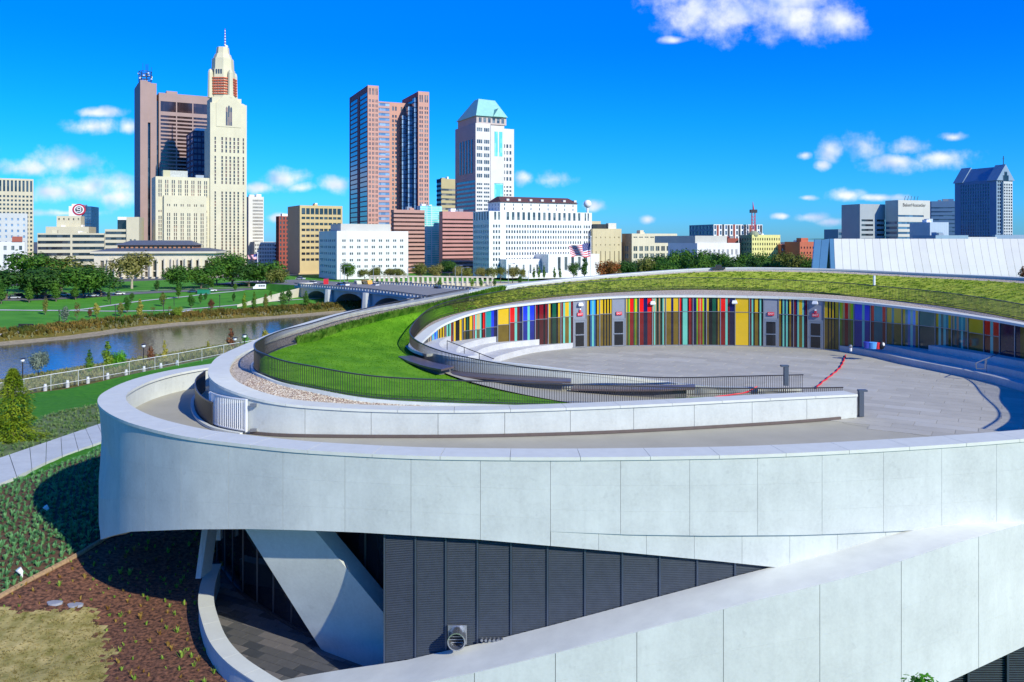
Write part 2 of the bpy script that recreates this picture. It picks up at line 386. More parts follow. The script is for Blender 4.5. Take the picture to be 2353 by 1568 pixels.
def far_H(x, z):
    best = 1e9
    for i in range(0, len(FAR)-1):
        a = Vector(FAR[i]); b = Vector(FAR[i+1]); p = Vector((x, z)); ab = b-a; t = max(0, min(1, (p-a).dot(ab)/ab.length_squared)); d = (p-(a+ab*t)).length
        if d < best: best = d
    return interp([(0,27.9),(3.5,27.3),(7,26.4),(12,25.9),(16.5,25.86),(30,25.4),(60,24.6),(90,23.6),(120,22.9),(160,22.5)], best)
def far_pt(u, v):
    """point of the far bank seen at frame position u, v"""
    z = 25 * F / (v - HZ)
    for _ in range(12):
        x = (u-CX)*z/F; z = lerp(z, far_H(x, z) * F / (v - HZ), .7)
    x = (u-CX)*z/F; return W(x, z, far_H(x, z))
def far_ribbon(pts, w, m, name, lift=.12, kind=True):
    c = Curve([far_pt(u, v) for u, v in pts], 10); mb = MB(); A = []; B = []
    n = max(8, int(c.len/3))
    for i in range(n+1):
        p = c.at(c.len*i/n); nn = c.nrm(c.len*i/n)
        for lst, s in ((A, w/2), (B, -w/2)):
            q = p + nn*s; lst.append(W(q.x, q.y, far_H(q.x, q.y) - lift))
    mb.strip(A, B); o = mb.build(name, m)
    if kind: o['kind'] = 'structure'
    return o
pathm = mat('path_concrete', (.55,.54,.50), .8, .06, .5); asph = mat('asphalt', (.16,.16,.165), .85, .12, .3)
far_ribbon([(-60,714),(0,713),(160,714),(250,703),(330,692),(420,683),(480,676),(560,668)], 2.2, pathm, 'path')
far_ribbon([(-60,713.5),(120,714),(260,716),(380,714),(460,709),(560,700),(640,692),(740,686)], 2.2, pathm, 'path')
far_ribbon([(-60,772),(20,768),(140,752),(240,741),(320,733),(380,724),(440,713)], 2.0, pathm, 'path')
far_ribbon([(-80,690),(20,689),(90,688),(200,682),(300,675),(400,670),(500,667),(590,664),(680,660),(760,655)], 11, asph, 'road', .10)
far_ribbon([(-80,683),(90,682),(200,677),(300,671),(400,666),(500,663),(590,660),(690,656)], 1.2, pathm, 'kerb', .22)

# ------------------------------------------------------------------ near garden left of the museum
def garden_H(x, z):
    b = interp([(26,16.1),(33,15.7),(40,14.9),(48,14.5),(58,14.8),(75,16.3),(90,17.15)], z); t = max(0, min(1, (x+22)/6.5)); t = t*t*(3-2*t)*max(0, min(1, (46-z)/5))
    return lerp(b, max(b, 16.0), t) + .05 * mnoise.noise(Vector((x*.5, z*.5, 0)))
def gp(u, v, H=None):
    z = 17 * F / (v-HZ)
    for _ in range(8): z = garden_H((u-CX)*z/F, z) * F / (v - HZ)
    return ((u-CX)*z/F, z)
def inside(p, poly):
    c = False; j = len(poly)-1
    for i in range(len(poly)):
        if (poly[i][1] > p[1]) != (poly[j][1] > p[1]) and p[0] < (poly[j][0]-poly[i][0])*(p[1]-poly[i][1])/(poly[j][1]-poly[i][1])+poly[i][0]: c = not c
        j = i
    return c
bed_lo = [gp(*a) for a in ((-260,1180),(0,1120),(120,1076),(245,1028),(300,1040),(300,1215),(232,1240),(170,1285),(100,1322),(0,1374),(-260,1500))]
bed_hi = [gp(*a) for a in ((-260,1035),(-40,1015),(60,985),(110,952),(222,931),(290,930),(290,1000),(0,1058),(-260,1150))]
dry = [gp(*a) for a in ((-200,1388),(60,1402),(150,1398),(215,1400),(232,1450),(262,1490),(235,1568),(180,1700),(-200,1900))]
mulchpoly = [gp(*a) for a in ((-260,1500),(0,1374),(100,1322),(170,1285),(232,1240),(320,1170),(560,1150),(700,1250),(900,1600),(700,3000),(-400,2600))]
mb = MB(); X0, X1, Z0, Z1, ST = -56, -7, 16, 92, .21
nx = int((X1-X0)/ST); nz_ = int((Z1-Z0)/ST); idx = {}
verts = []; faces = []; fm = []
pit = [(-13.95,38.9),(-13.45,36.7),(-12.85,34.75),(-12.1,33.1),(-11.2,31.5),(-10.15,30.3),(-9.05,29.3),(-7.6,28.1),(-5.8,27.2),(-3.5,26.9),(0,26.8),(0,50),(-15.5,50),(-15.5,42)]
for j in range(nz_+1):
    for i in range(nx+1):
        x = X0+i*ST; z = Z0+j*ST; h = garden_H(x, z)
        e = min(i, nx-i, j, nz_-j)
        if e < 4 : h += (4-e)*.35
        k = mnoise.noise(Vector((x*2.3, z*2.3, 1)))*.035
        if inside((x, z), pit): h = 17.1
        verts.append(tuple(W(x, z, h + k)))
for j in range(nz_):
    for i in range(nx):
        a = j*(nx+1)+i; faces.append((a, a+1, a+nx+2, a+nx+1))
        x = X0+(i+.5)*ST; z = Z0+(j+.5)*ST; w = .35*mnoise.noise(Vector((x*.9, z*.9, 5))) + .45*mnoise.noise(Vector((x*3.7, z*3.7, 8))); p = (x+w, z+w)
        m = 0
        if inside(p, dry): m = 2
        elif inside(p, mulchpoly): m = 1
        elif inside(p, bed_lo): m = 3
        elif inside(p, bed_hi): m = 4
        fm.append(m)
me = bpy.data.meshes.new('garden_ground'); me.from_pydata(verts, [], faces)
mulch = mat('bark_mulch', (.04,.017,.009), .95, 0, 6, .06, col2=(.30,.13,.07), detail=9, contrast=(.38,.68))
for m in (grass('near_lawn', (.028,.15,.008), (.07,.25,.014), 2, .03), mulch, grass('dry_grass', (.17,.16,.035), (.52,.42,.18), 1.6, .05), mat('bed_soil', (.10,.055,.03), .95, .4, 5), grass('cover_ground', (.07,.12,.035), (.20,.24,.10), 1.3, .04)): me.materials.append(m)
me.polygons.foreach_set('material_index', fm); me.polygons.foreach_set('use_smooth', [True]*len(faces)); me.update()
o = bpy.data.objects.new('garden_ground', me); COL.objects.link(o); o['kind'] = 'structure'
# sidewalk of slabs
side_u = [gp(-260,1146), gp(0,1058), gp(110,1020), gp(222,981), gp(330,945)]
side_l = [gp(-260,1205), gp(0,1118), gp(110,1066), gp(222,1024), gp(330,985)]
side_poly = side_u + side_l[::-1]
cu = Curve([W(x, z, garden_H(x, z)) for x, z in side_u]); cl = Curve([W(x, z, garden_H(x, z)) for x, z in side_l])
swalk = thing('sidewalk', 'pale concrete sidewalk', 'path', cu.at(10)); del swalk['label']; del swalk['category']; swalk['kind'] = 'structure'
n = 14
for i in range(n):
    a0, a1 = i/n + .0012, (i+1)/n - .0012; mb = MB()
    A, B = cu.at(cu.len*a0), cu.at(cu.len*a1); C, D = cl.at(cl.len*a1), cl.at(cl.len*a0)
    mb.prism([up(p, .17) for p in (A, B, C, D)], .4); mb.build('slab', conc_lo, swalk)
# timber edging
ec = Curve([W(x, z, garden_H(x, z)) for x, z in [gp(-60,1405), gp(0,1374), gp(60,1340), gp(115,1312), gp(170,1283), gp(205,1262), gp(240,1240), gp(280,1222)]])
edge = thing('garden_edging', 'weathered timber log edging between the green bed and the mulch', 'edging', ec.at(2))
for i in range(9):
    mb = MB(); a = ec.at(ec.len*i/9); b2 = ec.at(ec.len*(i+.97)/9); mb.rod(up(a,.05), up(b2,.05), .13, 7); mb.build('log', mat('edging_timber', (.34,.22,.12), .8, .3, 6), edge)
mb = MB(); mb.rod(up(W(*gp(8,1116),16.9),.22), up(W(*gp(42,1100),16.9),.24), .14, 7); mb.rod(up(W(*gp(20,1112),16.9),.38), up(W(*gp(40,1102),16.9),.36), .08, 6)
tag(mb.build('driftwood_log', mat('edging_timber', (0,0,0))), 'short brown log lying across the lower edge of the concrete sidewalk', 'log')

def tuft(n, h, spread, wd=.012, up_=1.0):
    mb = MB()
    for i in range(n):
        a = random.random()*6.283; t = random.random()*spread; r0 = random.random()*spread*.25
        c = Vector((math.cos(a), math.sin(a), 0)); s = Vector((-c.y, c.x, 0))*wd
        p0 = c*r0; p1 = c*(r0+t*.5) + Vector((0,0,h*.7*up_*random.uniform(.6,1))); p2 = c*(r0+t) + Vector((0,0,h*up_*random.uniform(.5,1)))
        mb.q(p0-s, p0+s, p1+s*1.2, p1-s*1.2); mb.q(p1-s*1.2, p1+s*1.2, p2)
    return mb
def scatter(name, label, base, pts, m, cat='plants', smin=.7, smax=1.3):
    mb = MB()
    for (p, tilt) in pts:
        sc = random.uniform(smin, smax); M = Matrix.Translation(p) @ Matrix.Rotation(random.random()*6.28, 4, 'Z') @ Matrix.Scale(sc, 4)
        src = random.choice(base); n0 = len(mb.v)
        mb.v += [tuple(M @ Vector(v)) for v in src.v]; mb.f += [tuple(i+n0 for i in f) for f in src.f]; mb.mi += [0]*len(src.f)
    o = mb.build(name, m); o['kind'] = 'stuff'; tag(o, label, cat); return o
bases = [tuft(16, .26, .24, .022) for _ in range(3)]
pts = []
d1 = Vector((math.cos(R(62)), math.sin(R(62)))); d2 = Vector((-d1.y, d1.x))
for i in range(-160, 160):
    for j in range(-60, 60):
        p = Vector((-28, 48)) + d1*i*.36 + d2*j*.50; p += Vector((random.uniform(-.07,.07), random.uniform(-.06,.06)))
        if inside(p, bed_lo) and not inside(p, side_poly): pts.append((W(p.x, p.y, garden_H(p.x, p.y)), 0))
scatter('ground_cover', 'rows of feathery green ground cover below the concrete sidewalk', bases, pts, leafmat('cover_leaf', (.07,.24,.08), (.20,.42,.16), 2))
pts = []
for k in range(5200):
    x = random.uniform(-58,-18); z = random.uniform(50,88)
    if inside((x, z), bed_hi) and not inside((x, z), side_poly): pts.append((W(x, z, garden_H(x, z)), 0))
scatter('ground_cover', 'pale green grass-like ground cover between the lawn and the sidewalk', bases, pts, leafmat('cover_pale', (.09,.19,.05), (.24,.34,.13), 1))
pts = []
dg = [tuft(6, .05, .09, .006) for _ in range(3)]
for k in range(26000):
    x = random.uniform(-30,-9); z = random.uniform(20,41)
    if inside((x, z), dry): pts.append((W(x, z, garden_H(x, z)), 0))
scatter('dry_grass', 'patch of straw coloured dry grass at the lower left', dg, pts, leafmat('straw', (.20,.16,.035), (.46,.37,.15), 2))
# seedlings
sd = [tuft(9, .26, .17, .030), tuft(12, .34, .2, .022), tuft(7, .2, .13, .03)]
sdm = [leafmat('seedling_green', (.16,.33,.03), (.36,.50,.08), 3), leafmat('seedling_rust', (.30,.15,.03), (.42,.30,.07), 3)]
sdme = [m_.mesh('seedling', sdm[0]) for m_ in sd]
ok = 0; tries = 0; used = []
while ok < 296 and tries < 14000:
    tries += 1; x = random.uniform(-32,-8); z = random.uniform(24,50)
    if not inside((x, z), mulchpoly) or inside((x, z), dry): continue
    if any((x-a)**2+(z-b_)**2 < .16 for a, b_ in used): continue
    u = CX + x*F/z; v = HZ + garden_H(x, z)*F/z
    if v > 1330 and u > 455 + max(0, v-1400)*.62: continue
    if v > 1640 or u < -30 or u > 640: continue
    used.append((x, z)); ok += 1
    o = bpy.data.objects.new('seedling', random.choice(sdme)); COL.objects.link(o); o.location = W(x, z, garden_H(x, z) + .02)
    o.rotation_euler = (0,0,random.random()*6.28); o.scale = [random.choice((random.uniform(.4,.7), random.uniform(.55,1.1)))]*3
    rust = random.random() < .5
    if rust: o.material_slots[0].link = 'OBJECT'; o.material_slots[0].material = sdm[1]
    tag(o, 'small rust brown seedling growing out of the dark mulch' if rust else 'small bright green seedling growing out of the dark mulch', 'seedling', 'brown seedlings in the mulch bed' if rust else 'green seedlings in the mulch bed')
for u, v, lb in ((125,1387,'flat grey stepping stone in the mulch, the left one'), (172,1392,'flat grey stepping stone in the mulch, the right one')):
    x, z = gp(u, v); mb = MB(); c = W(x, z, garden_H(x, z)); mb.prism([c + Vector((.33*math.cos(a)*(1+.12*math.sin(3*a)), .2*math.sin(a), .06)) for a in [i*6.283/12 for i in range(12)]], .1)
    tag(mb.build('stepping_stone', mat('stone_grey', (.30,.31,.35), .8, .1, 4)), lb, 'stone')
for u, v, lb in ((110,1180,'small white ground spotlight in the shaded green bed'), (50,1327,'small white ground spotlight in the sunlit corner of the green bed')):
    x, z = gp(u, v); mb = MB(); c = W(x, z, garden_H(x, z)); mb.rod(c, up(c,.22), .05, 8); mb.rod(up(c,.2), up(c,.2)+Vector((-.12,-.06,.2)), .09, 10, .13)
    tag(mb.build('spotlight', white_paint), lb, 'garden light')

# ------------------------------------------------------------------ the museum: rings of concrete
HT = 8.55
band = Curve([W(36,41,7.5), W(28,34.2,7.5), ph(2353,1008,7.5), ph(2160,1022,7.5), ph(1965,1034,7.5), ph(1747,1044,7.5), ph(1625,1046.5,7.5), ph(1443,1049.5,7.5), ph(1265,1050.5,7.5),
   ph(1100,1049.5,7.5), ph(943,1047,7.5), ph(827,1041,7.5), ph(681,1033,7.5), ph(588,1023,7.5), ph(475,1010,7.5), ph(410,1000,7.5), ph(331,981,7.5), ph(270,961,7.5), ph(223,930,7.5),
   ph(231,908,7.5), ph(249,897,7.5), ph(293,875,7.5), ph(381,852,7.5), ph(481,837,7.5), ph(560,826,7.5), ph(640,815,7.5)], 10, 45)
museum = thing('museum_building', 'curved white concrete museum with spiralling ring walls and a grass roof', 'museum', W(0, 50, 17.5))
def rail(c, L0, L1, n, inward, dz):
    out = []
    for i in range(n+1):
        L = lerp(L0, L1, i/n); p = c.at(L); nn = c.nrm(L); out.append(Vector((p.x + nn.x*inward, p.y + nn.y*inward, p.z + dz)))
    return out
# travel on the band runs right -> left, so the right-hand normal points inward (away from the camera)
Lf = band.find_u(1265, band.stn(2), band.stn(16))
Lleft = band.stn(18)
gro = [(600,1224),(1257,1221.6),(1441,1229),(1622,1231.6),(1838,1230),(1938,1226.6),(2146,1217),(2353,1199.7),(2700,1165),(3200,1120)]
low = [(223,1243),(232,1240),(260,1231),(300,1222),(430,1217),(570,1216),(700,1219),(827,1224),(1098,1240),(1268,1255)]
def band_bottom(L):
    p = band.at(L); u = CX + p.x*F/p.y
    if L > Lleft: return CAMZ - (13.3 - min(2.2, (L-Lleft)*.25))
    v = interp(low, u) if u < 1264.5 else interp(gro, u)
    return CAMZ - (v-HZ)*p.y/F
PW = 2.43; k0 = -int(Lf/PW)
Ls = [Lf + PW*k for k in range(k0, 60) if Lf + PW*k < band.len - .5]
def notch(L, h):                                                       # the crease seen on the left outline
    g = math.exp(-((L - Lleft)/3.0)**2); return .55*g*max(0, 1-abs(h-2.35)/.75) 
TH = .5
for i in range(len(Ls)-1):
    a, b_ = Ls[i], Ls[i+1]; seg = 12
    zt = CAMZ - 7.62
    fr = [0, .345, .69, 1]
    for r_ in range(3):
        g = .008 if i % 2 else .004; A=[];B=[];C=[];D=[]
        for s_ in range(seg+1):
            L = lerp(a+g, b_-g, s_/seg); p = band.at(L); nn = band.nrm(L); zb = band_bottom(L)
            t0 = lerp(zt, zb, fr[r_]) - (.0012 if r_ else 0); t1 = lerp(zt, zb, fr[r_+1]) + (.0012 if r_ < 2 else 0)
            t0 = max(t0, t1 + .02)
            A.append(Vector((p.x+nn.x*notch(L, zt-t0), p.y+nn.y*notch(L, zt-t0), t0))); B.append(Vector((p.x+nn.x*notch(L, zt-t1), p.y+nn.y*notch(L, zt-t1), t1)))
            C.append(Vector((p.x+nn.x*(TH-.3+notch(L,zt-t1)), p.y+nn.y*(TH-.3+notch(L,zt-t1)), t1))); D.append(Vector((p.x+nn.x*(TH-.3+notch(L,zt-t0)), p.y+nn.y*(TH-.3+notch(L,zt-t0)), t0)))
        mb = MB(); mb.sweep(A, B, C, D); mb.build('wall_panel', conc, museum, 'edge')
# backing and inner parapet
mb = MB(); n = 150
mb.sweep(rail(band,.1,band.len-.1,n,.24,-.13), [Vector((q.x,q.y,max(band_bottom(lerp(.1,band.len-.1,i/n))+.05, q.z-9))) for i,q in enumerate(rail(band,.1,band.len-.1,n,.24,0))],
   [Vector((q.x,q.y,max(band_bottom(lerp(.1,band.len-.1,i/n))+.05, q.z-9))) for i,q in enumerate(rail(band,.1,band.len-.1,n,1.05,0))], rail(band,.1,band.len-.1,n,1.05,-.13))
mb.build('parapet_wall', conc_lo, museum)
# coping slabs
CW = PW*1.0
k = 0; L = .3
while L + CW < band.len:
    mb = MB(); g = .008
    mb.sweep(rail(band,L+g,L+CW-g,5,-.05,0), rail(band,L+g,L+CW-g,5,-.05,-.12), rail(band,L+g,L+CW-g,5,1.15,-.12), rail(band,L+g,L+CW-g,5,1.15,0)); mb.build('coping_slab', cope, museum); L += CW
# strip under the groove (slightly recessed) u 1257..2146
lowedge = [(1257,1254),(1429,1269),(1643,1289),(1824,1308),(2146,1217)]
n = 44; 
for seg in range(8):
    A=[];B=[];C=[];D=[]
    for s_ in range(7):
        t = (seg + s_/6*.994 + .003)/8; u = lerp(1265.5, 2150, t); L = band.find_u(u, band.stn(1), band.stn(12)); p = band.at(L); nn = band.nrm(L)
        d = interp([(1250,.006),(1450,.07),(1740,.11),(2150,.11)], u)
        q = p + nn*d; q2 = p + nn*(d+.3); vt = interp(gro, u) - 14; vb = max(interp(lowedge, u), interp(gro,u)+.5)
        zt = CAMZ-(vt-HZ)*q.y/F; zb = CAMZ-(vb-HZ)*q.y/F
        A.append(Vector((q.x,q.y,zt))); B.append(Vector((q.x,q.y,zb))); C.append(Vector((q2.x,q2.y,zb))); D.append(Vector((q2.x,q2.y,zt)))
    mb = MB(); mb.sweep(A,B,C,D); mb.build('wall_panel', conc, museum, 'edge')
# lower flaring wall with its broad sill
lb_v = [(500,1640),(760,1604),(900,1586),(1102,1544),(1270,1503),(1500,1443),(1746,1378),(1838,1356),(2000,1313),(2185,1252),(2353,1204),(2700,1167),(3200,1120)]
def lw(u):
    L = band.find_u(u, 0, band.stn(14)); p = band.at(L); nn = band.nrm(L)
    k = interp([(1950,1),(2020,.985),(2090,.93),(2150,.84),(2210,.68),(2260,.48),(2310,.26),(2353,.10),(2400,.05),(2700,.03)], u)
    f_ = p - nn*(1.75*k); q = p + nn*.2
    H = (interp(lb_v, CX + f_.x*F/f_.y) - HZ)*f_.y/F
    return f_, q, H
def lw_bottom(p):
    u = CX + p.x*F/p.y; v = interp([(1900,1690),(2185,1565),(2353,1486),(2700,1330),(3200,1270)], u)
    return max(CAMZ - (v-HZ)*p.y/F, CAMZ-18.5)
joints = [880,1100,1270,1441,1625,1824,1998,2185,2353,2540]
us = [700] + joints
for a, b_ in zip(us, us[1:]):
    for r_ in range(3):
        A=[];B=[];C=[];D=[]
        for s_ in range(9):
            u = lerp(a+.6, b_-.6, s_/8); f_, q, H = lw(u); zt = CAMZ-H; zb = lw_bottom(f_)
            zb = min(zb, zt-.2)
            z0 = lerp(zt, zb, (0,.34,.67)[r_]) - (.0012 if r_ else 0); z1 = lerp(zt, zb, (.34,.67,1)[r_]) + (.0012 if r_<2 else 0)
            bk = f_ + (q-f_).normalized()*.25
            A.append(Vector((f_.x,f_.y,z0))); B.append(Vector((f_.x,f_.y,z1))); C.append(Vector((bk.x,bk.y,z1))); D.append(Vector((bk.x,bk.y,z0)))
        mb = MB(); mb.sweep(A,B,C,D); mb.build('wall_panel', conc_lo, museum, 'edge')
mb = MB(); A=[];B=[];C=[];D=[]
for s_ in range(81):
    u = lerp(640, 2600, s_/80); f_, q, H = lw(u); zt = CAMZ-H; f2 = f_ + (q-f_).normalized()*.02
    A.append(Vector((f2.x,f2.y,zt+.004))); B.append(Vector((q.x,q.y,zt+.004))); C.append(Vector((q.x,q.y,zt-.5))); D.append(Vector((f2.x,f2.y,zt-.03)))
mb.sweep(A,B,C,D); mb.build('sill', mat('sill_concrete', (.75,.75,.66), .75, .07, 1.2), museum, 'edge')
# louvres between band and sill
louv = mat('louvre_metal', (.105,.125,.155), .35, .1, 4, metal=.5); louvd = mat('louvre_back', (.01,.012,.02), .6, 0)
lfe = [878,951,1022,1096,1174,1259,1346,1433,1520,1607,1695,1790]
lou = thing('louvre_screen', 'long dark metal louvre screen in the wedge shaped opening of the museum wall', 'louvres', W(-2,29.5,16))
def bline(u, off, tab):
    L = band.find_u(u, band.stn(1), band.stn(14)); p = band.at(L) + band.nrm(L)*off; return p
def lv_top(u): return interp([(700,1200),(1257,1235),(1429,1250),(1824,1290)], u)
def sillz(u): f_, q, H = lw(u); return CAMZ-H
for a, b_ in zip(lfe, lfe[1:]):
    pa, pb = bline(a, .32, 0), bline(b_, .32, 0)
    d = (pb-pa); d.z = 0; ln = d.length; d.normalize(); nn = Vector((d.y,-d.x,0)) 
    if nn.y > 0: nn = -nn
    zt = CAMZ-(lv_top((a+b_)/2)-HZ)*pa.y/F + .1; zb0 = sillz(a) - .05; zb1 = sillz(b_) - .05
    mb = MB(); z = min(zb0, zb1)
    while z < zt:
        ua = 0.0; ub = ln
        if z < max(zb0, zb1):
            t = (z - zb0)/((zb1 - zb0) or 1)
            if zb1 > zb0: ub = ln*max(.0, min(1, t))
        if ub > .06:
            P = pa + d*.04; Q = pa + d*(ub - .02)
            mb.q(Vector((P.x,P.y,z)) + nn*.05, Vector((Q.x,Q.y,z)) + nn*.05, Vector((Q.x,Q.y,z+.045)) - nn*.01, Vector((P.x,P.y,z+.045)) - nn*.01)
            mb.q(Vector((P.x,P.y,z)) + nn*.05, Vector((P.x,P.y,z-.012)) + nn*.05, Vector((Q.x,Q.y,z-.012)) + nn*.05, Vector((Q.x,Q.y,z)) + nn*.05)
        z += .062
    mb.build('louvre_panel', louv, lou)
    mb = MB(); e = -nn*.05; mb.hexa([Vector((pa.x,pa.y,zb0-.3))+e, Vector((pb.x,pb.y,zb0-.3))+e, Vector((pb.x,pb.y,zb0-.3))+e*3, Vector((pa.x,pa.y,zb0-.3))+e*3],
        [Vector((pa.x,pa.y,zt))+e, Vector((pb.x,pb.y,zt))+e, Vector((pb.x,pb.y,zt))+e*3, Vector((pa.x,pa.y,zt))+e*3]); mb.build('backing', louvd, lou)
    mb = MB(); mb.rod(Vector((pa.x,pa.y,zb0-.2))+nn*.06, Vector((pa.x,pa.y,zt))+nn*.06, .045, 4); mb.build('mullion', mat('mullion_blue', (.08,.10,.14), .35, 0, metal=.5), lou)
# round vent on the louvres
pv = bline(1050, .1, 0); c = Vector((pv.x, pv.y, CAMZ-(1460-HZ)*pv.y/F))
vt = thing('exhaust_vent', 'round silver exhaust duct on a square plate fixed to the dark louvres', 'vent', c)
mb = MB(); mb.box(-.33,.33,.02,.08,-.33,.33, Matrix.Translation(c)); mb.build('plate', alu, vt)
mb = MB(); nseg = 20
for i in range(nseg):
    a0, a1 = 6.283*i/nseg, 6.283*(i+1)/nseg
    f_ = lambda r, y, a: c + Vector((r*math.cos(a), y, r*math.sin(a)))
    mb.q(f_(.31,.02,a0), f_(.31,.02,a1), f_(.31,-.5,a1), f_(.31,-.5,a0)); mb.q(f_(.27,-.5,a0), f_(.27,-.5,a1), f_(.27,-.05,a1), f_(.27,-.05,a0)); mb.q(f_(.31,-.5,a0), f_(.31,-.5,a1), f_(.27,-.5,a1), f_(.27,-.5,a0))
mb.build('duct', mat('vent_steel', (.6,.6,.6), .25, .1, 5, metal=.9), vt)
mb = MB(); mb.q(*[c+Vector((.27*math.cos(6.283*i/16), -.1, .27*math.sin(6.283*i/16))) for i in range(16)]); mb.build('fan_grille', louvd, vt)
for i in range(5):
    mb = MB(); mb.box(-.26,.26,-.13,-.105,-.2+i*.1,-.18+i*.1, Matrix.Translation(c)); mb.build('slat', alu, vt)
p = bline(1130, .12, 0)
for i in range(6):
    mb = MB(); c = Vector((p.x - .35 + i*.14, p.y + .05, CAMZ-(1469-HZ)*p.y/F)); mb.rod(c, c+Vector((0,-.16,0)), .05, 10)
    tag(mb.build('pipe_stub', alu), '%s small grey pipe stub from the left in the row below the exhaust duct' % ['first','second','third','fourth','fifth','sixth'][i], 'pipe', 'row of pipe stubs below the exhaust duct')
# lower entrance: floor, glass, strut, curved parapet
HFL = 16.3
par = Curve([ph(478,1300,15.3), ph(462,1345,15.3), ph(457,1388,15.3), ph(466,1431,15.3), ph(483,1476,15.3), ph(516,1518,15.3), ph(566,1556,15.3), ph(640,1598,15.3), ph(760,1632,15.3), W(-3.5,26.6,15.25), W(-1,26.4,15.0)], 8)
mb = MB(); n = 60
mb.sweep(rail(par,0,par.len,n,0,0), rail(par,0,par.len,n,.02,-2.4), rail(par,0,par.len,n,-.55,-2.4), rail(par,0,par.len,n,-.55,0)); 
mb.build('entrance_parapet', conc_lo, museum)
L = 0; 
while L + 1.6 < par.len:
    mb = MB(); mb.sweep(rail(par,L+.006,L+1.6-.006,4,.03,.05), rail(par,L+.006,L+1.6-.006,4,.03,.004), rail(par,L+.006,L+1.6-.006,4,-.60,.004), rail(par,L+.006,L+1.6-.006,4,-.60,.05)); mb.build('coping_slab', cope, museum); L += 1.6
pavd = [mat('entry_paver_a', (.10,.10,.105), .6, .1, 3), mat('entry_paver_b', (.16,.15,.15), .6, .1, 3), mat('entry_paver_c', (.06,.065,.075), .55, .1, 3)]
inner_par = [(p.x, p.y) for p in rail(par, 0, par.len, 40, -.3, 0)]
ent = bpy.data.objects.new('entrance_floor', None); COL.objects.link(ent); ent.location = W(-10,34,HFL); ent['kind'] = 'structure'
mb = MB(); floorpoly = inner_par + [(-1,27.5),(0,40),(-14,46),(-16,43.5)]
mb.q(*[W(a, b_, HFL+.02) for a, b_ in floorpoly]); mb.build('floor_base', joint, ent)
nn_ = 0; ang = R(-28); dx = Vector((math.cos(ang), math.sin(ang))); dy = Vector((-dx.y, dx.x))
tiles = []
for j in range(-22, 40):
    for i in range(-30, 40):
        o2 = (j % 2)*.45
        c = Vector((-9, 33)) + dx*(i*.9 + o2) + dy*(j*.45)
        if inside(c, floorpoly) and c.y < 43: tiles.append(c)
tiles.sort(key=lambda c: c.y)
def tile(mb, c, w, h, H, g=.012):
    pts = [c + dx*(w/2-g)*sx + dy*(h/2-g)*sy for sx, sy in ((-1,-1),(1,-1),(1,1),(-1,1))]
    mb.prism([W(p.x, p.y, H) for p in pts], .04)
rest = [MB() for _ in pavd]
tm = []
for m in pavd:
    mb = MB(); tile(mb, Vector((0,0)), .9, .45, CAMZ); tm.append(mb.mesh('paver', m))
for i, c in enumerate(tiles):
    r_ = random.choice((0,0,1,1,2))
    if i < 290: place('paver', tm[r_], ent, (c.x, c.y, CAMZ-HFL))
    else: tile(rest[r_], c, .9, .45, HFL)
for r_ in range(3):
    if rest[r_].f: rest[r_].build('paver_field', pavd[r_], ent, kind='stuff')
gl = Curve([W(-15.2,44.5,HFL), ph(500,1290,HFL), ph(516,1316,HFL), ph(548,1356,HFL), ph(593,1391,HFL), ph(686,1448,HFL), W(-6.6,32.9,HFL), W(-4.6,31.6,HFL), W(-4.0,30.2,HFL)], 10)
dglass = glassmat('entrance_glass', (.006,.008,.012), (.018,.022,.03), (1.3,1.3,9), .06, .6)
ew = thing('entrance_glazing', 'dark curved glass wall behind the slanted concrete strut', 'glass wall', gl.at(3))
NB = 13
for i in range(NB):
    a, b_ = gl.len*i/NB, gl.len*(i+1)/NB
    mb = MB(); A, B = rail(gl,a+.03,b_-.03,3,0,.15), rail(gl,a+.03,b_-.03,3,0,6.2); C, D = rail(gl,a+.03,b_-.03,3,.03,6.2), rail(gl,a+.03,b_-.03,3,.03,.15)
    mb.sweep(A,B,C,D); mb.build('glass_pane', dglass, ew)
    mb = MB(); p = gl.at(a); mb.box(-.035,.035,-.08,.08,0,6.2, Matrix.Translation(p)); mb.build('mullion', mat('mullion_dark', (.07,.075,.085), .4, 0, metal=.5), ew)
mb = MB(); mb.sweep(rail(gl,0,gl.len,40,-.1,0), rail(gl,0,gl.len,40,-.1,.15), rail(gl,0,gl.len,40,.1,.15), rail(gl,0,gl.len,40,.1,0)); mb.build('kick_plate', mat('mullion_dark', (0,0,0)), ew)
# strut
def pq(u, v, z): return pz(u, v, z)
st = [pz(556,1205,31.5), pz(738.5,1494,HFL*F/(1494-HZ)), pz(884,1556,HFL*F/(1549-HZ)), pz(884,1412,30.9), pz(712,1205,31.1)]
def _pl(pts, br, t):
    for (a, ta), (b, tb) in zip(zip(pts, br), zip(pts[1:], br[1:])):
        if t <= tb + 1e-9: return a.lerp(b, (t-ta)/(tb-ta))
NS = 40
Lp = [_pl([st[0], st[1], st[2]], [0,.78,1], i/NS) for i in range(NS+1)]; Rp = [_pl([st[4], st[3], st[2]], [0,.6,1], i/NS) for i in range(NS+1)]
off_ = Vector((.30,.8,0)); mb = MB(); mb.sweep(Lp, Rp, [p+off_ for p in Rp], [p+off_ for p in Lp]); mb.build('slanted_strut', conc, museum, 'edge')
mb = MB(); a = [pz(466,1200,38.5), pz(480,1200,38.5), pz(461,1330,36.6), pz(449,1330,36.8)]; bb = [p+Vector((.15,.9,0)) for p in a]; mb.q(*a); mb.q(*bb[::-1])
for i in range(4): mb.q(a[i], bb[i], bb[(i+1)%4], a[(i+1)%4])
mb.build('slanted_strut', conc, museum)
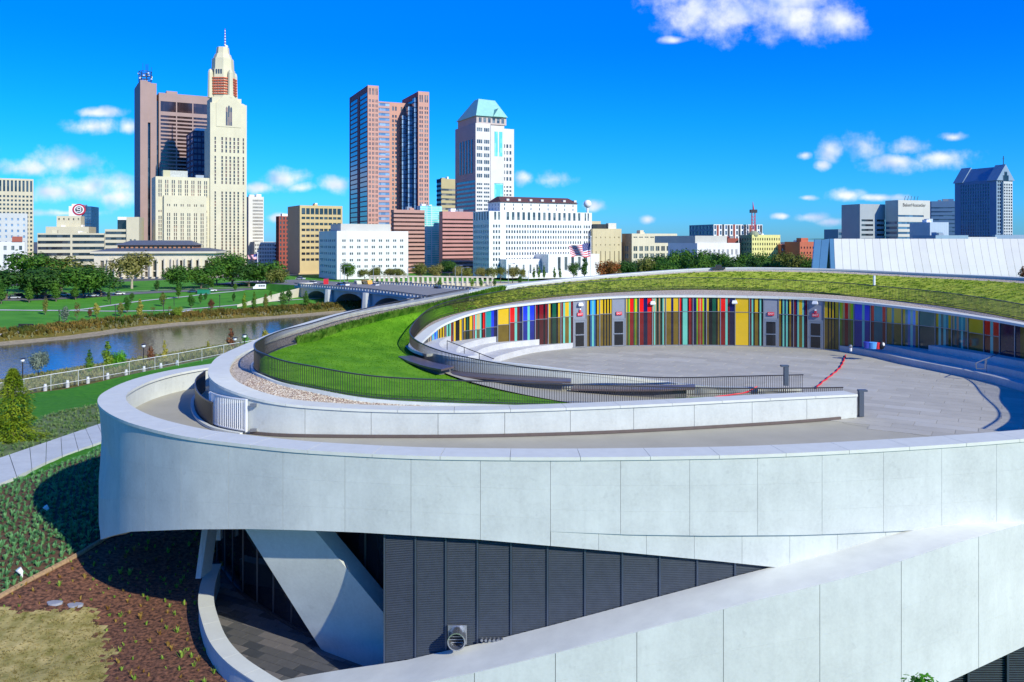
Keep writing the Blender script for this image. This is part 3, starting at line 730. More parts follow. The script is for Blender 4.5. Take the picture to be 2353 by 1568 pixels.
mb = MB(); q_ = pz(493,1242,39.5); mb.box(0,.28,0,.3,0,2, Matrix.Translation(q_)); mb.build('hanging_pier', conc, museum)
# soffit above the entrance
mb = MB(); n = 60; a0 = band.find_u(1240, band.stn(5), band.stn(12))
A = [Vector((q.x,q.y,band_bottom(lerp(a0,Lleft+9,i/n))+.06)) for i,q in enumerate(rail(band,a0,Lleft+9,n,.9,0))]; B = [Vector((lerp(q.x,-4,.65), lerp(q.y,42,.65), CAMZ-10.6)) for q in A]
mb.strip(A,B); mb.build('soffit', conc_lo, museum)
# lower right louvre opening
mb = MB(); mb.box(13.2,24,31.9,32.1,8.5,16.5); o = mb.build('louvre_backing', louvd, museum)
lo2 = thing('louvre_screen', 'dark grey louvre screen in the bottom right corner below the concrete wall', 'louvres', (17,29.5,9))
for i, x0 in enumerate((14.4,15.9,17.4,18.9,20.4)):
    mb = MB(); z = 8.6
    while z < 15.5:
        mb.box(x0+.05,x0+1.45,31.62,31.7,z,z+.04); z += .09
    mb.build('louvre_panel', louv, lo2)
    mb = MB(); mb.box(x0-.04,x0+.04,31.5,31.78,8.5,15.6); mb.build('mullion', mat('mullion_blue', (0,0,0)), lo2)

# ------------------------------------------------------------------ the roof: rim wall, lawns, rings
def Z3(tab, k=1): return [pz(u, v, z*k) for u, v, z in tab]
rim = Curve(Z3([(1970,906,39.8),(1801,913.6,38.5),(1434,932,36.7),(1111,942.6,35.9),(873,941.5,35.8),(711,933,35.9),(630,923.5,36.1),(576,911.5,36.5),(530,896.5,37.1),(495,879,38),(480,859,39.4),(484,841,41.3),(502,820,43.8),
  (541,801,46.5),(584,783,49),(630,764,51.2),(711,739,54.3),(792,717,57.5),(900,699,61.5),(1011,679,65.5),(1111,661.5,69),(1231,646,73),(1434,628,77),(1648,615,78.5),(1893,617,76),(2120,627,71),(2353,637,64),(2600,655,55),(2900,700,45)]) , 10, 6)
fen = Curve(Z3([(1945,937,42.2),(1725,941,40.8),(1434,938,38.6),(1159,931,37.3),(873,918.8,37.1),(711,892.6,37.9),(650,880,38.5),(610,865,39.3),(590,855,40.3),(584,845,41.5),(586,835,43),(600,824,44.7),(622,812,46.4),(657,798,48.5),
  (711,783,51),(792,757,54.5),(900,729,58.5),(1011,706,62.5),(1080,692,65)]), 10)
rfb = Curve(Z3([(1850,903,45.3),(1700,907,44.9),(1557,911,44.3),(1434,907,43.9),(1278,895,44),(1159,880,44.8),(1040,855,46.5),(980,834,48.5),(950,815,51),(941,800,53),(946,784,55.5),(962,762,58),(992,738,60.5),(1040,721,62.5),(1111,705.5,65),
  (1207,689,67.5),(1350,675,70),(1500,667,71),(1650,665,71),(1893,675,68.5),(2059,690.5,64.5),(2188,706,60),(2353,735.6,53),(2520,775,46.5)]) + [W(30.9,40.5,5.2), W(28.6,35.6,5.5), W(25,32.8,6.0)], 10, 14)  # last points, out of view, shaped to throw the railing shadow on the terrace
kk = .975
K = Curve(Z3([(1836,891.5,45.9),(1699,889,45.6),(1591,883.8,45.2),(1434,863,44.9),(1350,854.5,45),(1231,839,45.6),(1130,829,46.5),(1040,818,48),(990,808,49.8),(966,797,51.6),(970,785,53.2),(987.5,768.7,55.5),(1016,746,58),(1064,726,60),
  (1111,712.7,61.5),(1171,702,62.8),(1316,687.6,65.3),(1434,680.5,66.4),(1591,679,66.9),(1751,681.5,66.2),(1893,687,64.4),(2059,703.5,60.6),(2188,720,56.4),(2353,746,50.5),(2520,785,45.5)]) + [W(29.6,40.8,5.5), W(27.2,36.4,5.8), W(23.4,33.6,6.3)], 10, 14)  # unseen right end of the roof edge drawn inward to shade the terrace
# travel: right end -> left -> back -> right; right-hand normal of the front part points away from the camera = inward
# terrace / ramp base
tb = thing('terrace', 'x', 'x', W(15, 50, HT)); del tb['label']; del tb['category']; tb['kind'] = 'structure'
mb = MB(); poly = rail(band, 0.5, band.len-.5, 120, .9, 0)
# the floor is cut so that it stays inside the ring: a coarse radial fan
cxy = Vector((8, 46))
ringp = []
for q in poly: ringp.append(W(q.x, q.y, HT+.02))
ringp += [W(-9,56,HT+.02), W(-2,64,HT+.02), W(8,68,HT+.02), W(20,69,HT+.02), W(30,65,HT+.02), W(36,55,HT+.02), W(37,46,HT+.02)]
mb.q(*ringp); mb.build('ramp_floor', rampm, tb)
ang = R(-31); dx = Vector((math.cos(ang), math.sin(ang))); dy = Vector((-dx.y, dx.x))
terr = [(2.2,46.5),(-2.5,49.5),(-6,53),(-6,58),(-2,63),(5,66.3),(12,67.6),(19,67.6),(25,65.8),(30,62),(33,55),(33,48),(30,40),(24,35.3),(20,34.3),(15.5,38.6),(16.2,42.2),(10,44.5)]
tl = []
for j in range(-40, 60):
    for i in range(-30, 40):
        c = Vector((14, 50)) + dx*(i*2.6 + (j % 3)*.87) + dy*(j*.92)
        if inside(c, terr): tl.append(c)
tl.sort(key=lambda c: c.y + abs(c.x-14)*.3)
pm = []
for m in (paver, paver2):
    mb = MB(); tile(mb, Vector((0,0)), 2.6, .92, CAMZ, .014); pm.append(mb.mesh('paver', m))
rest = MB()
for i, c in enumerate(tl):
    if i < 295: place('paver', pm[1 if random.random() < .06 else 0], tb, (c.x, c.y, CAMZ-HT))
    else: tile(rest, c, 2.6, .92, HT, .014)
if rest.f: rest.build('paver_field', paver, tb, kind='stuff')
mb = MB(); mb.q(*[W(a, b_, HT+.012) for a, b_ in terr]); mb.build('paver_bed', rampm, tb)

# front face of the rim wall (panels) and coping slabs
def wall_face(c, L0, L1, zb, m, name='wall_panel', step=PW, drop=.12, thick=.3, par=museum, zbf=None):
    L = L0
    while L < L1 - .3:
        e = min(L+step, L1); A=rail(c,L+.01,e-.01,4,.03,-drop); D=rail(c,L+.01,e-.01,4,.03+thick,-drop)
        B=[Vector((q.x,q.y,zb)) for q in A]; C=[Vector((q.x,q.y,zb)) for q in D]
        mb = MB(); mb.sweep(A,B,C,D); mb.build(name, m, par, 'edge'); L = e
wall_face(rim, 0, rim.stn(14), CAMZ-HT+.0, conc, step=2.9)
wall_face(rim, rim.stn(14), rim.stn(28), CAMZ-17.5, conc, step=6)
L = 0
while L < rim.len - 2.5:
    w = .95; mb = MB(); e = L+2.45; g = .008
    mb.sweep(rail(rim,L+g,e-g,5,-.04,0), rail(rim,L+g,e-g,5,-.04,-.11), rail(rim,L+g,e-g,5,w,-.11), rail(rim,L+g,e-g,5,w,0)); mb.build('coping_slab', cope, museum); L = e
mb = MB(); mb.sweep(rail(rim,0.02,rim.len,160,.34,-.12), rail(rim,0.02,rim.len,160,.34,-1.1), rail(rim,0.02,rim.len,160,.92,-1.1), rail(rim,0.02,rim.len,160,.92,-.12)); mb.build('rim_backing', conc, museum)
mb = MB(); mb.sweep(rail(rim,.3,rim.stn(6),60,-.02,-1.18), rail(rim,.3,rim.stn(6),60,-.02,-1.32), rail(rim,.3,rim.stn(6),60,.02,-1.32), rail(rim,.3,rim.stn(6),60,.02,-1.18)); 
# steel channel at the foot of the wall
A = rail(rim,1.0,rim.stn(7),70,-.05,0); mb = MB(); zf = CAMZ-HT
mb.sweep([Vector((q.x,q.y,zf+.12)) for q in A],[Vector((q.x,q.y,zf+.0)) for q in A],[Vector((q.x,q.y,zf+.0)) for q in rail(rim,1.0,rim.stn(7),70,.028,0)],[Vector((q.x,q.y,zf+.12)) for q in rail(rim,1.0,rim.stn(7),70,.028,0)])
mb.build('base_channel', mat('base_channel', (.14,.11,.10), .5, .1, 3, metal=.3), museum)

# surfaces between the rings ---------------------------------------------------
def ringsurf(f, n, m_, name, mats, noise=.0, split=None, **tg):
    """f(i,j)->Vector grid; n along, m_ across"""
    v = [f(i/n, j/m_) for i in range(n+1) for j in range(m_+1)]; fa = []; mi = []
    for i in range(n):
        for j in range(m_):
            a = i*(m_+1)+j; fa.append((a, a+1, a+m_+2, a+m_+1)); mi.append(split(i/n, j/m_, v[a]) if split else 0)
    me = bpy.data.meshes.new(name); me.from_pydata([tuple(p) for p in v], [], fa)
    for mm in mats: me.materials.append(mm)
    me.polygons.foreach_set('material_index', mi); me.polygons.foreach_set('use_smooth', [True]*len(fa)); me.update()
    o = bpy.data.objects.new(name, me); COL.objects.link(o); o.parent = museum; o.matrix_parent_inverse = Matrix.Translation(-museum.location)
    for k_, v_ in tg.items(): o[k_] = v_
    return o
# matching stations: (rim, fence, ring fence, K)
ST = [(0,0,0,0),(1,1,1,1),(2,2,3,3),(3,3,5,5),(4,4,6,7),(6,6,7.5,8),(8,8,8,9),(10,9.3,9,9.6),(12,11,9.6,10.3),(14,13,10.5,11),(16,14,11.3,12),(18,16,12.3,13),(20,18,13.5,14.3),(21,18,15,15.3),(22,18,16.3,16.8),(23,18,18,18.5),(24,18,19,20),(25,18,20.5,21.4),(26,18,22,23),(27,18,23,24)]
def stat(t, k):
    x = t*(len(ST)-1); i = min(int(x), len(ST)-2); return lerp(ST[i][k], ST[i+1][k], x-i)
def inset(c, L, d, dz=0):
    p = c.at(L); n_ = c.nrm(L); return Vector((p.x+n_.x*d, p.y+n_.y*d, p.z+dz))
tF = 12/19.0                                                            # the outer fence ends here
def P_gravel(s, q):
    t = s*tF; a = inset(rim, rim.stn(stat(t,0)), .80, -.16); b_ = inset(fen, fen.stn(stat(t,1)), .12, -.03)
    return a.lerp(b_, q) + Vector((0,0,.03*mnoise.noise(a.lerp(b_, q)*2)))
ringsurf(P_gravel, 300, 8, 'gravel_strip', [gravel_m], kind='stuff')
def P_lawn(s, q):
    t = s; a0 = inset(rim, rim.stn(stat(t,0)), 1.0, -.22); a1 = fen.at(fen.stn(stat(t,1)))
    k_ = max(0, min(1, (t - tF + .03)/.06)); a = a1.lerp(a0, k_) if t > tF-.03 else a1
    b_ = rfb.at(rfb.stn(stat(t,2))); p = a.lerp(b_, q); hump = .35*math.sin(math.pi*q)*max(0, min(1,(t-.25)/.2))*max(0, min(1, (.75-t)/.15))
    return p + Vector((0,0,hump*.4 + .015*mnoise.noise(p*3)))
ringsurf(P_lawn, 360, 26, 'roof_lawn', [lawn_m, sedum, gravel_m], split=lambda s, q, p: (2 if q < .07 else 1) if s > tF - .02 + .03*q else 0)
def P_g2(s, q):
    L1 = rfb.stn(lerp(7.5, 23, s)); L2 = K.stn(lerp(8.5, 24, s)); a = inset(rfb, L1, .0, -.03)
    a = rfb.at(rfb.stn(stat(lerp(5/19, 1, s), 2))); b_ = K.at(K.stn(stat(lerp(5/19, 1, s), 3)))
    p = a.lerp(b_, .02 + .9*q); p.z = lerp(a.z-.04, b_.z-.10, q); return p
ringsurf(P_g2, 260, 6, 'gravel_strip', [gravel_m], kind='stuff')
# ring coping and the fascia over the terrace
L = K.stn(0)
while L < K.len - 2:
    e = min(L+2.4, K.len); g = .006; mb = MB()
    wd = -.75 if L > K.stn(7) else -.32
    mb.sweep(rail(K,L+g,e-g,5,.02,0), rail(K,L+g,e-g,5,.02,-.16), rail(K,L+g,e-g,5,wd,-.16), rail(K,L+g,e-g,5,wd,0)); mb.build('coping_slab', cope, museum); L = e
mb = MB(); A = rail(K,K.stn(0),K.stn(9.5),90,-.02,-.15); D = rail(K,K.stn(0),K.stn(9.5),90,-.30,-.15)
mb.sweep(A,[Vector((q.x,q.y,min(q.z-.02, CAMZ-HT))) for q in A],[Vector((q.x,q.y,min(q.z-.02, CAMZ-HT))) for q in D],D); mb.build('ring_wall', conc_lo, museum)
# walkway between the fences
wk = [c950(a, b_) for a, b_ in ((505,1078),(700,1133),(1000,1228),(1250,1288),(1480,1332))]
def P_walk(s, q):
    fL = fen.stn(lerp(.15, 3.15, s)); a = inset(fen, fL, .05, .015); b_ = rfb.at(rfb.stn(lerp(0.05, 6.6, s))); b_ = up(b_, .015)
    w0 = max(0, (s-.70)/.30)**.8 * .80
    return a.lerp(b_, lerp(w0, 1, q))
ringsurf(P_walk, 80, 6, 'walkway', [rampm])
# ------------------------------------------------------------------ guard rails
def fence(c, L0, L1, h, sp, label, near=300, base_h=.08, m=darkmetal, r=.0085, dz=0, cat='railing'):
    t = thing('guard_rail', label, cat, c.at((L0+L1)/2)); n = int((L1-L0)/sp)
    mb = MB(); A=rail(c,L0,L1,n//3,.03,h+dz); B=rail(c,L0,L1,n//3,.03,h-.055+dz); C=rail(c,L0,L1,n//3,-.03,h-.055+dz); D=rail(c,L0,L1,n//3,-.03,h+dz); mb.sweep(A,B,C,D); mb.build('top_rail', m, t)
    mb = MB(); A=rail(c,L0,L1,n//3,.02,base_h+dz+.03); B=rail(c,L0,L1,n//3,.02,base_h+dz); C=rail(c,L0,L1,n//3,-.02,base_h+dz); D=rail(c,L0,L1,n//3,-.02,base_h+dz+.03); mb.sweep(A,B,C,D); mb.build('bottom_rail', m, t)
    pts = [(c.at(lerp(L0,L1,(i+.5)/n)), c.nrm(lerp(L0,L1,(i+.5)/n))) for i in range(n)]
    pts.sort(key=lambda a: a[0].y); mb = MB(); mb.box(-r,r,-.014,.014,0,h-.06); pme = mb.mesh('picket', m); rest = MB()
    for i, (p, nn) in enumerate(pts):
        ang = math.atan2(nn.y, nn.x) - math.pi/2
        if i < near: place('picket', pme, t, (p.x,p.y,p.z+dz), ang)
        else: rest.box(-r,r,-.014,.014,0,h-.06, Matrix.Translation((p.x,p.y,p.z+dz)) @ Matrix.Rotation(ang,4,'Z'))
    if rest.f: rest.build('picket_run', m, t, kind='stuff')
    return t
fence(fen, .2, fen.len-.1, 1.06, .115, 'dark picket railing enclosing the bright green roof lawn', 298)
fence(rfb, .1, rfb.len-.5, 1.02, .12, 'dark picket railing curving round the sunken terrace above the coloured glass', 298)
# kerb under the outer fence
mb = MB(); mb.sweep(rail(fen,.2,fen.len,160,-.16,.03), rail(fen,.2,fen.len,160,-.16,-.3), rail(fen,.2,fen.len,160,-.04,-.3), rail(fen,.2,fen.len,160,-.04,.03)); mb.build('lawn_kerb', conc_lo, museum)
# short rail and kerb beside the gate
sr = Curve([pz(560,990,36.3), pz(520,985,36.9), pz(486,972,37.8), pz(460,952,39.6), pz(449,930,42), pz(452,912,44.5), pz(472,897,47)], 8)
for q in sr.p: q.z = CAMZ-HT
fence(sr, sr.stn(1.9), sr.len, 1.15, .10, 'short curved black railing on the ramp beside the white gate', 60, r=.03)
mb = MB(); mb.sweep(rail(sr,0,sr.len,50,-.22,.12), rail(sr,0,sr.len,50,-.22,0), rail(sr,0,sr.len,50,-.06,0), rail(sr,0,sr.len,50,-.06,.12)); mb.build('ramp_kerb', cope, museum)
# white gate
g0, g1 = rim.find_u(571, rim.stn(6), rim.stn(9)), rim.find_u(489, rim.stn(8), rim.stn(10.2))
gate = thing('gate', 'white vertical bar gate folded against the curved concrete wall', 'gate', inset(rim, g0, -.12, -1.3))
for L_ in (g0, g1):
    p = inset(rim, L_, -.12); mb = MB(); mb.box(-.04,.04,-.04,.04,CAMZ-HT+.1,CAMZ-7.02, Matrix.Translation((p.x,p.y,0))); mb.build('gate_post', white_paint, gate)
n = 22
mb = MB(); mb.box(-.016,.016,-.016,.016,0,1.32); gm = mb.mesh('bar', white_paint)
for i in range(1, n): p = inset(rim, lerp(g0,g1,i/n), -.12); place('bar', gm, gate, (p.x,p.y,CAMZ-HT+.15))
for zz in (CAMZ-HT+.13, CAMZ-7.06):
    mb = MB(); A = rail(rim,g0,g1,14,-.10,0); B = rail(rim,g0,g1,14,-.15,0)
    mb.sweep([Vector((q.x,q.y,zz)) for q in A],[Vector((q.x,q.y,zz+.05)) for q in A],[Vector((q.x,q.y,zz+.05)) for q in B],[Vector((q.x,q.y,zz)) for q in B]); mb.build('gate_rail', white_paint, gate)
for zz in (CAMZ-7.25, CAMZ-8.35):
    p = inset(rim, g0-.35, -.08); mb = MB(); mb.box(-.14,.14,-.08,.08,zz-.06,zz+.06, Matrix.Translation((p.x,p.y,0))); mb.build('hinge', alu, gate)
# benches
def bench(label, back, front, Hs, m=bronze):
    t = thing('bench', label, 'bench', ph(*front[0], Hs+.45)); pts = [ph(u, v, Hs) for u, v in back] + [ph(u, v, Hs) for u, v in front[::-1]]
    mb = MB(); mb.prism(pts, .10); mb.build('seat', m, t)
    cc = sum(pts, Vector())/len(pts); lo = [up(p.lerp(cc, .12) + Vector((0,.25,0)), -.103) for p in pts]
    mb = MB(); mb.prism(lo, .45); mb.build('plinth', mat('bench_plinth', (.10,.10,.11), .8, .3, 12), t)
bench('short curved bronze bench at the tip of the lawn, leftmost of three', [c950(*a) for a in ((180,890),(320,884),(500,945),(620,972),(715,988))], [c950(*a) for a in ((182,896),(270,935),(380,972),(480,998),(590,1018))], 6.95)
bench('long curved bronze bench between the two railings, middle of three', [c950(*a) for a in ((600,1048),(720,1033),(1000,1055),(1300,1072),(1600,1088),(1845,1103))], [c950(*a) for a in ((604,1055),(800,1080),(1100,1103),(1400,1122),(1840,1136))], 7.35)
bench('long pinkish bronze bench nearest the end of the rim wall, rightmost of three', [c1400(*a) for a in ((122,1080),(500,1078),(850,1077),(1200,1076))], [c1400(*a) for a in ((96,1112),(500,1120),(900,1120),(1205,1106))], 7.75)

# ------------------------------------------------------------------ coloured glass wall
COLS = dict(Y=(.62,.40,.015), R=(.75,.012,.008), D=(.18,.008,.012), B=(.015,.04,.55), S=(.03,.27,.68), T=(.13,.46,.36), G=(.008,.09,.045), K=(.006,.006,.008), N=(.012,.012,.09), C=(.48,.36,.15), L=(.012,.26,.26), E=(.30,.62,.01), O=(.62,.30,.15), M=(.12,.20,.14))
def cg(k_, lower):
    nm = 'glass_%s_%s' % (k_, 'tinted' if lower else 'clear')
    c = COLS[k_]; c = tuple(x*(.2 if k_ in 'YRC' else .3) + .008 for x in c) if lower else c  # lower-pane copies darkened in colour to stand for reflection on the glass
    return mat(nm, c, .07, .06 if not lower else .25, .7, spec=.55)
bays = []
def ba(fn, a, b_, s): bays.append((fn(a,0)[0], fn(b_,0)[0], s))
for a, b_, s in ((440,475,'K'),(475,510,'CKC'),(510,570,'STBS'),(570,635,'YKYKY'),(638,715,'DTGTD'),(718,803,'YKKY'),(806,905,'KYKGKYY'),(908,1022,'RTCCTKR'),(1025,1138,'LLBN'),(1141,1253,'Y'),(1256,1380,'RRTDN'),(1382,1500,'BBTBB'),(1503,1625,'DKDDKD'),
    (1628,1748,'YKGGKY'),(1750,1870,'DTYYTD'),(1870,1995,'#'),(1998,2120,'YKSTSKY'),(2124,2243,'YYKYKYKY')): ba(c950, a, b_, s)
for a, b_, s in ((470,586,'#'),(590,706,'YGERRRGEYG'),(709,824,'RRNNRR'),(827,944,'CTCKGOGKTC'),(947,1062,'YYNYY'),(1065,1186,'RKTTTKRD'),(1189,1305,'NNEROREN'),(1308,1430,'YKKGGKY'),(1433,1560,'RRTDNN'),(1563,1688,'Y'),(1691,1814,'DTKYYKTK'),(1816,1947,'#'),(1950,2080,'YKTNTKYN'),(2082,2206,'DNTYYTND'),(2208,2345,'#')): ba(c1400, a, b_, s)
for a, b_, s in ((355,486,'YYKYKYKYY'),(490,615,'EYCRRCYE'),(620,762,'BBBTBB'),(767,902,'RLLLR'),(906,1042,'YYLYYY'),(1046,1190,'YLSTSY'),(1194,1336,'M'),(1340,1480,'YTMTLY'),(1485,1626,'CLOLTLC'),(1630,1765,'Y'),(1770,1906,'RRTRR'),(1910,2042,'N'),(2046,2180,'NYN'),(2184,2330,'YGY'),(2335,2500,'BTB')): ba(c1960, a, b_, s)
trans = sorted([(c950(a,b_)) for a, b_ in ((905,650),(1020,628),(1135,605),(1250,578),(1378,560),(1498,545),(1620,530),(1748,515),(1868,510),(2118,490),(2240,480))] + [c1400(a,b_) for a, b_ in ((590,435),(1062,425),(1430,425),(1815,435),(1950,445),(2205,460))] + [c1960(a,b_) for a, b_ in ((355,478),(760,505),(1040,530),(1190,540),(1480,570),(1700,610),(2100,670))])
gw = thing('stained_glass_wall', 'curved wall of striped coloured glass along the back of the terrace', 'glass wall', K.at(K.stn(18)))
mul = mat('mullion_silver', (.30,.31,.33), .4, 0, metal=.6)
Lk0, Lk1 = K.stn(10.4), K.len
ztb = CAMZ - HT
doors = []
for (ua, ub, s_) in bays:
    La, Lb = K.find_u(ua, Lk0, Lk1), K.find_u(ub, Lk0, Lk1)
    pa, pb = inset(K, La, -.12), inset(K, Lb, -.12)
    d = Vector((pb.x-pa.x, pb.y-pa.y, 0)); ln = d.length
    if ln < .05: continue
    d.normalize(); nn = Vector((d.y,-d.x,0)); ztA = K.at(La).z - .15; ztB = K.at(Lb).z - .15
    def slab(x0, x1, za0, za1, zb0, zb1, m, name, par=gw, th=.04, off=0.):
        P = [pa + d*x0, pa + d*x1]; o_ = nn*off; mb = MB()
        mb.hexa([Vector((P[0].x,P[0].y,za0))+o_, Vector((P[1].x,P[1].y,za1))+o_, Vector((P[1].x,P[1].y,za1))+o_-nn*th, Vector((P[0].x,P[0].y,za0))+o_-nn*th],
                [Vector((P[0].x,P[0].y,zb0))+o_, Vector((P[1].x,P[1].y,zb1))+o_, Vector((P[1].x,P[1].y,zb1))+o_-nn*th, Vector((P[0].x,P[0].y,zb0))+o_-nn*th])
        return mb.build(name, m, par)
    zt = lambda x: lerp(ztA, ztB, x/ln)
    slab(-.03,.03, ztb,ztb, ztA+.05,ztA+.05, mul, 'mullion', th=.12, off=.05)
    if s_ == '#':
        slab(.04, ln-.04, ztb+2.3, ztb+2.3, zt(0), zt(ln), panelgrey, 'wall_panel'); 
        dw = .92; x0 = (ln-dw-.2)/2; slab(.04, x0, ztb, ztb, ztb+2.297, ztb+2.297, panelgrey, 'wall_panel'); slab(x0+dw+.2, ln-.04, ztb, ztb, ztb+2.297, ztb+2.297, panelgrey, 'wall_panel')
        dr = slab(x0+.1, x0+.1+dw, ztb+.02, ztb+.02, ztb+2.15, ztb+2.15, alu, 'door', th=.05, off=.01)
        for za, zb_ in ((.12,.98),(1.08,2.02)): slab(x0+.2, x0+dw, ztb+za, ztb+za, ztb+zb_, ztb+zb_, dglass, 'door_pane', dr, .03, .035)
        slab(x0+.15, x0+.05+dw, ztb+1.0, ztb+1.0, ztb+1.05, ztb+1.05, alu, 'push_bar', dr, .04, .09)
        slab(x0, x0+.095, ztb, ztb, ztb+2.297, ztb+2.297, alu, 'door_frame', th=.08, off=.03); slab(x0+dw+.105, x0+dw+.2, ztb, ztb, ztb+2.297, ztb+2.297, alu, 'door_frame', th=.08, off=.03)
        slab(x0+.1, x0+dw+.1, ztb+2.16, ztb+2.16, ztb+2.297, ztb+2.297, alu, 'door_frame', th=.08, off=.03)
        doors.append((pa + d*(ln/2), d, nn, ua)); continue
    n = len(s_); wch = ln - .08; xs = [.04 + wch*i/n for i in range(n+1)]
    i = 0
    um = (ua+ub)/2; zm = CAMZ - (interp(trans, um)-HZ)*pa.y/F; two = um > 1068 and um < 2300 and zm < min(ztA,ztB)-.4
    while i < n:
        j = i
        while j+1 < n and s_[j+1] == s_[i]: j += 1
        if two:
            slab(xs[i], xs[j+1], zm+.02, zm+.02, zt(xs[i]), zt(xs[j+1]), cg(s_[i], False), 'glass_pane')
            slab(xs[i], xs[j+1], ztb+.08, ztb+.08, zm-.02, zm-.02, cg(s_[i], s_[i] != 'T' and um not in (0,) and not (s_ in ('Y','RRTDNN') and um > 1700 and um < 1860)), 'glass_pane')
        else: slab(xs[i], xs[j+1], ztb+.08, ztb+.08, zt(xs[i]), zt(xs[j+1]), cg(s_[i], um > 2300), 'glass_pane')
        i = j+1
    if two: slab(.03, ln-.03, zm-.018, zm-.018, zm+.018, zm+.018, mul, 'transom', th=.1, off=.04)  # bar added along the reflection line where the darkened panes begin
    slab(.03, ln-.03, ztb, ztb, ztb+.075, ztb+.075, mul, 'sill_rail', th=.1, off=.04)
mb = MB(); A = rail(K,Lk0,Lk1,120,-.5,-.2); mb.strip(A, [Vector((q.x,q.y,ztb)) for q in A]); mb.build('dark_interior', louvd, museum)

def text_obj(txt, size, M, m, name, parent, depth=.01):
    cu_ = bpy.data.curves.new(name, 'FONT'); cu_.body = txt; cu_.size = size; cu_.extrude = depth; cu_.align_x = 'CENTER'; cu_.align_y = 'CENTER'
    tmp = bpy.data.objects.new('tmp', cu_); COL.objects.link(tmp); bpy.context.view_layer.update()
    me = bpy.data.meshes.new_from_object(tmp.evaluated_get(bpy.context.evaluated_depsgraph_get())); bpy.data.objects.remove(tmp)
    me.transform(M); me.materials.clear(); me.materials.append(m)
    o = bpy.data.objects.new(name, me); COL.objects.link(o); o.parent = parent
    if parent: o.matrix_parent_inverse = Matrix.Translation(-parent.location)
    return o
exitred = mat('exit_red', (.65,.02,.04), .4, 0); pinkw = mat('exit_letters', (.85,.75,.75), .5, 0)
place_words = ['over the leftmost terrace door', 'over the second terrace door from the left', 'over the third terrace door from the left', 'over the rightmost terrace door']
def oriented(d, nn, c): return Matrix(((d.x, -nn.x*0+0, nn.x, c.x), (d.y, 0, nn.y, c.y), (0, 1, 0, c.z), (0,0,0,1)))
for i, (c, d, nn, ua) in enumerate(doors):
    s = thing('exit_sign', 'small red exit sign ' + place_words[i], 'sign', up(c, 0) + Vector((0,0,ztb+2.62-c.z)))
    M = oriented(d, nn, Vector((c.x, c.y, ztb+2.66)) + nn*.06); mb = MB(); mb.box(-.24,.24,-.13,.13,-.05,.05, M); mb.build('sign_box', exitred, s)
    text_obj('EXIT', .2, oriented(d, nn, Vector((c.x, c.y, ztb+2.66)) + nn*.115), pinkw, 'lettering', s, .004)
    if i in (0, 3):
        M = oriented(d, nn, Vector((c.x, c.y, ztb+2.95)) + nn*.06); st_ = thing('alarm_strobe', 'small red and white alarm strobe above the exit sign ' + place_words[i], 'alarm', (c.x, c.y, ztb+2.9))
        mb = MB(); mb.box(-.08,.08,-.1,.06,-.05,.05, M); mb.build('body', exitred, st_); mb = MB(); mb.box(-.05,.05,.065,.18,-.05,.07, M); mb.build('lens', white_paint, st_)
lights_at = [(c1400(182,360), 'over the leftmost terrace door'), (c1400(826,348), 'between the second and third terrace doors, the left one'), (c1400(1556,340), 'between the second and third terrace doors, the right one'), (c1400(2275,345), 'over the rightmost terrace door')]
for (u, v), wd in lights_at:
    L_ = K.find_u(u, Lk0, Lk1); p = inset(K, L_, .02); p.z = CAMZ-(v-HZ)*p.y/F; nn = K.nrm(L_); d = Vector((-nn.y, nn.x, 0))
    s = thing('wall_light', 'white box wall light ' + wd, 'lamp', p); M = Matrix(((d.x,0,nn.x,p.x),(d.y,0,nn.y,p.y),(0,1,0,p.z),(0,0,0,1)))
    mb = MB(); mb.hexa([M@Vector(a) for a in ((-.22,-.1,-.1),(.22,-.1,-.1),(.22,-.1,.14),(-.22,-.1,.14))],[M@Vector(a) for a in ((-.16,.12,-.1),(.16,.12,-.1),(.16,.12,.1),(-.16,.12,.1))]); mb.build('housing', white_paint, s)
    mb = MB(); mb.box(-.19,.19,-.16,-.103,-.05,.12, M); mb.build('diffuser', mat('diffuser', (.5,.5,.5), .3, 0), s)

# ------------------------------------------------------------------ seating, left (sunlit) and right (shade)
seatL = thing('stone_seating', 'four sunlit curved white concrete seating tiers at the left of the terrace', 'steps', W(-1,56,HT))
TL = [
 (6.85, [(-.9,63.2),(-2.87,61.6),(-4.27,59.4),(-4.78,56.6),(-4.8,54.5),(-4.3,52.2),(-3.2,50.2),(-2.0,49.3)]),
 (7.27, [(.6,63.6),(-.6,62.9),(-2.1,61.1),(-3.4,57.8),(-3.7,54.9),(-3.3,52.4),(-2.2,50.0),(-1.0,48.8)]),
 (7.70, [(2.8,64.6),(1.8,63.9),(-.57,61.8),(-2,59),(-2.6,55.6),(-2.3,52.6),(-1.2,49.9),(.2,48.3)]),
 (8.12, [(5.2,65.6),(3.7,64.6),(1.8,62.9),(.2,60.4),(-1.2,57.1),(-1.2,53.6),(-.2,50.2),(1.6,47.8)])]
TLC = [(h, Curve([W(x, z, h) for x, z in pts], 8)) for h, pts in TL]
prev = Curve([W(x,z,6.85) for x,z in ((-2.5,63),(-4.6,61),(-6.8,58.5),(-7.3,55.5),(-6.6,52.5),(-5.6,51),(-4.2,49.6),(-2.6,48.8))], 8)
for h, c in TLC:
    n = 40; A = [c.at(c.len*i/n) for i in range(n+1)]; B = [prev.at(prev.len*i/n) for i in range(n+1)]; B = [Vector((b.x,b.y,a.z)) for a, b in zip(A, B)]
    mb = MB(); mb.sweep([up(a,.0) for a in A], [up(a,-.44) for a in A], [up(b,-.44) for b in B], B); mb.build('tier', conc_seat, seatL); prev = c
bl = mat('blue_tag', (.02,.25,.8), .6, 0)
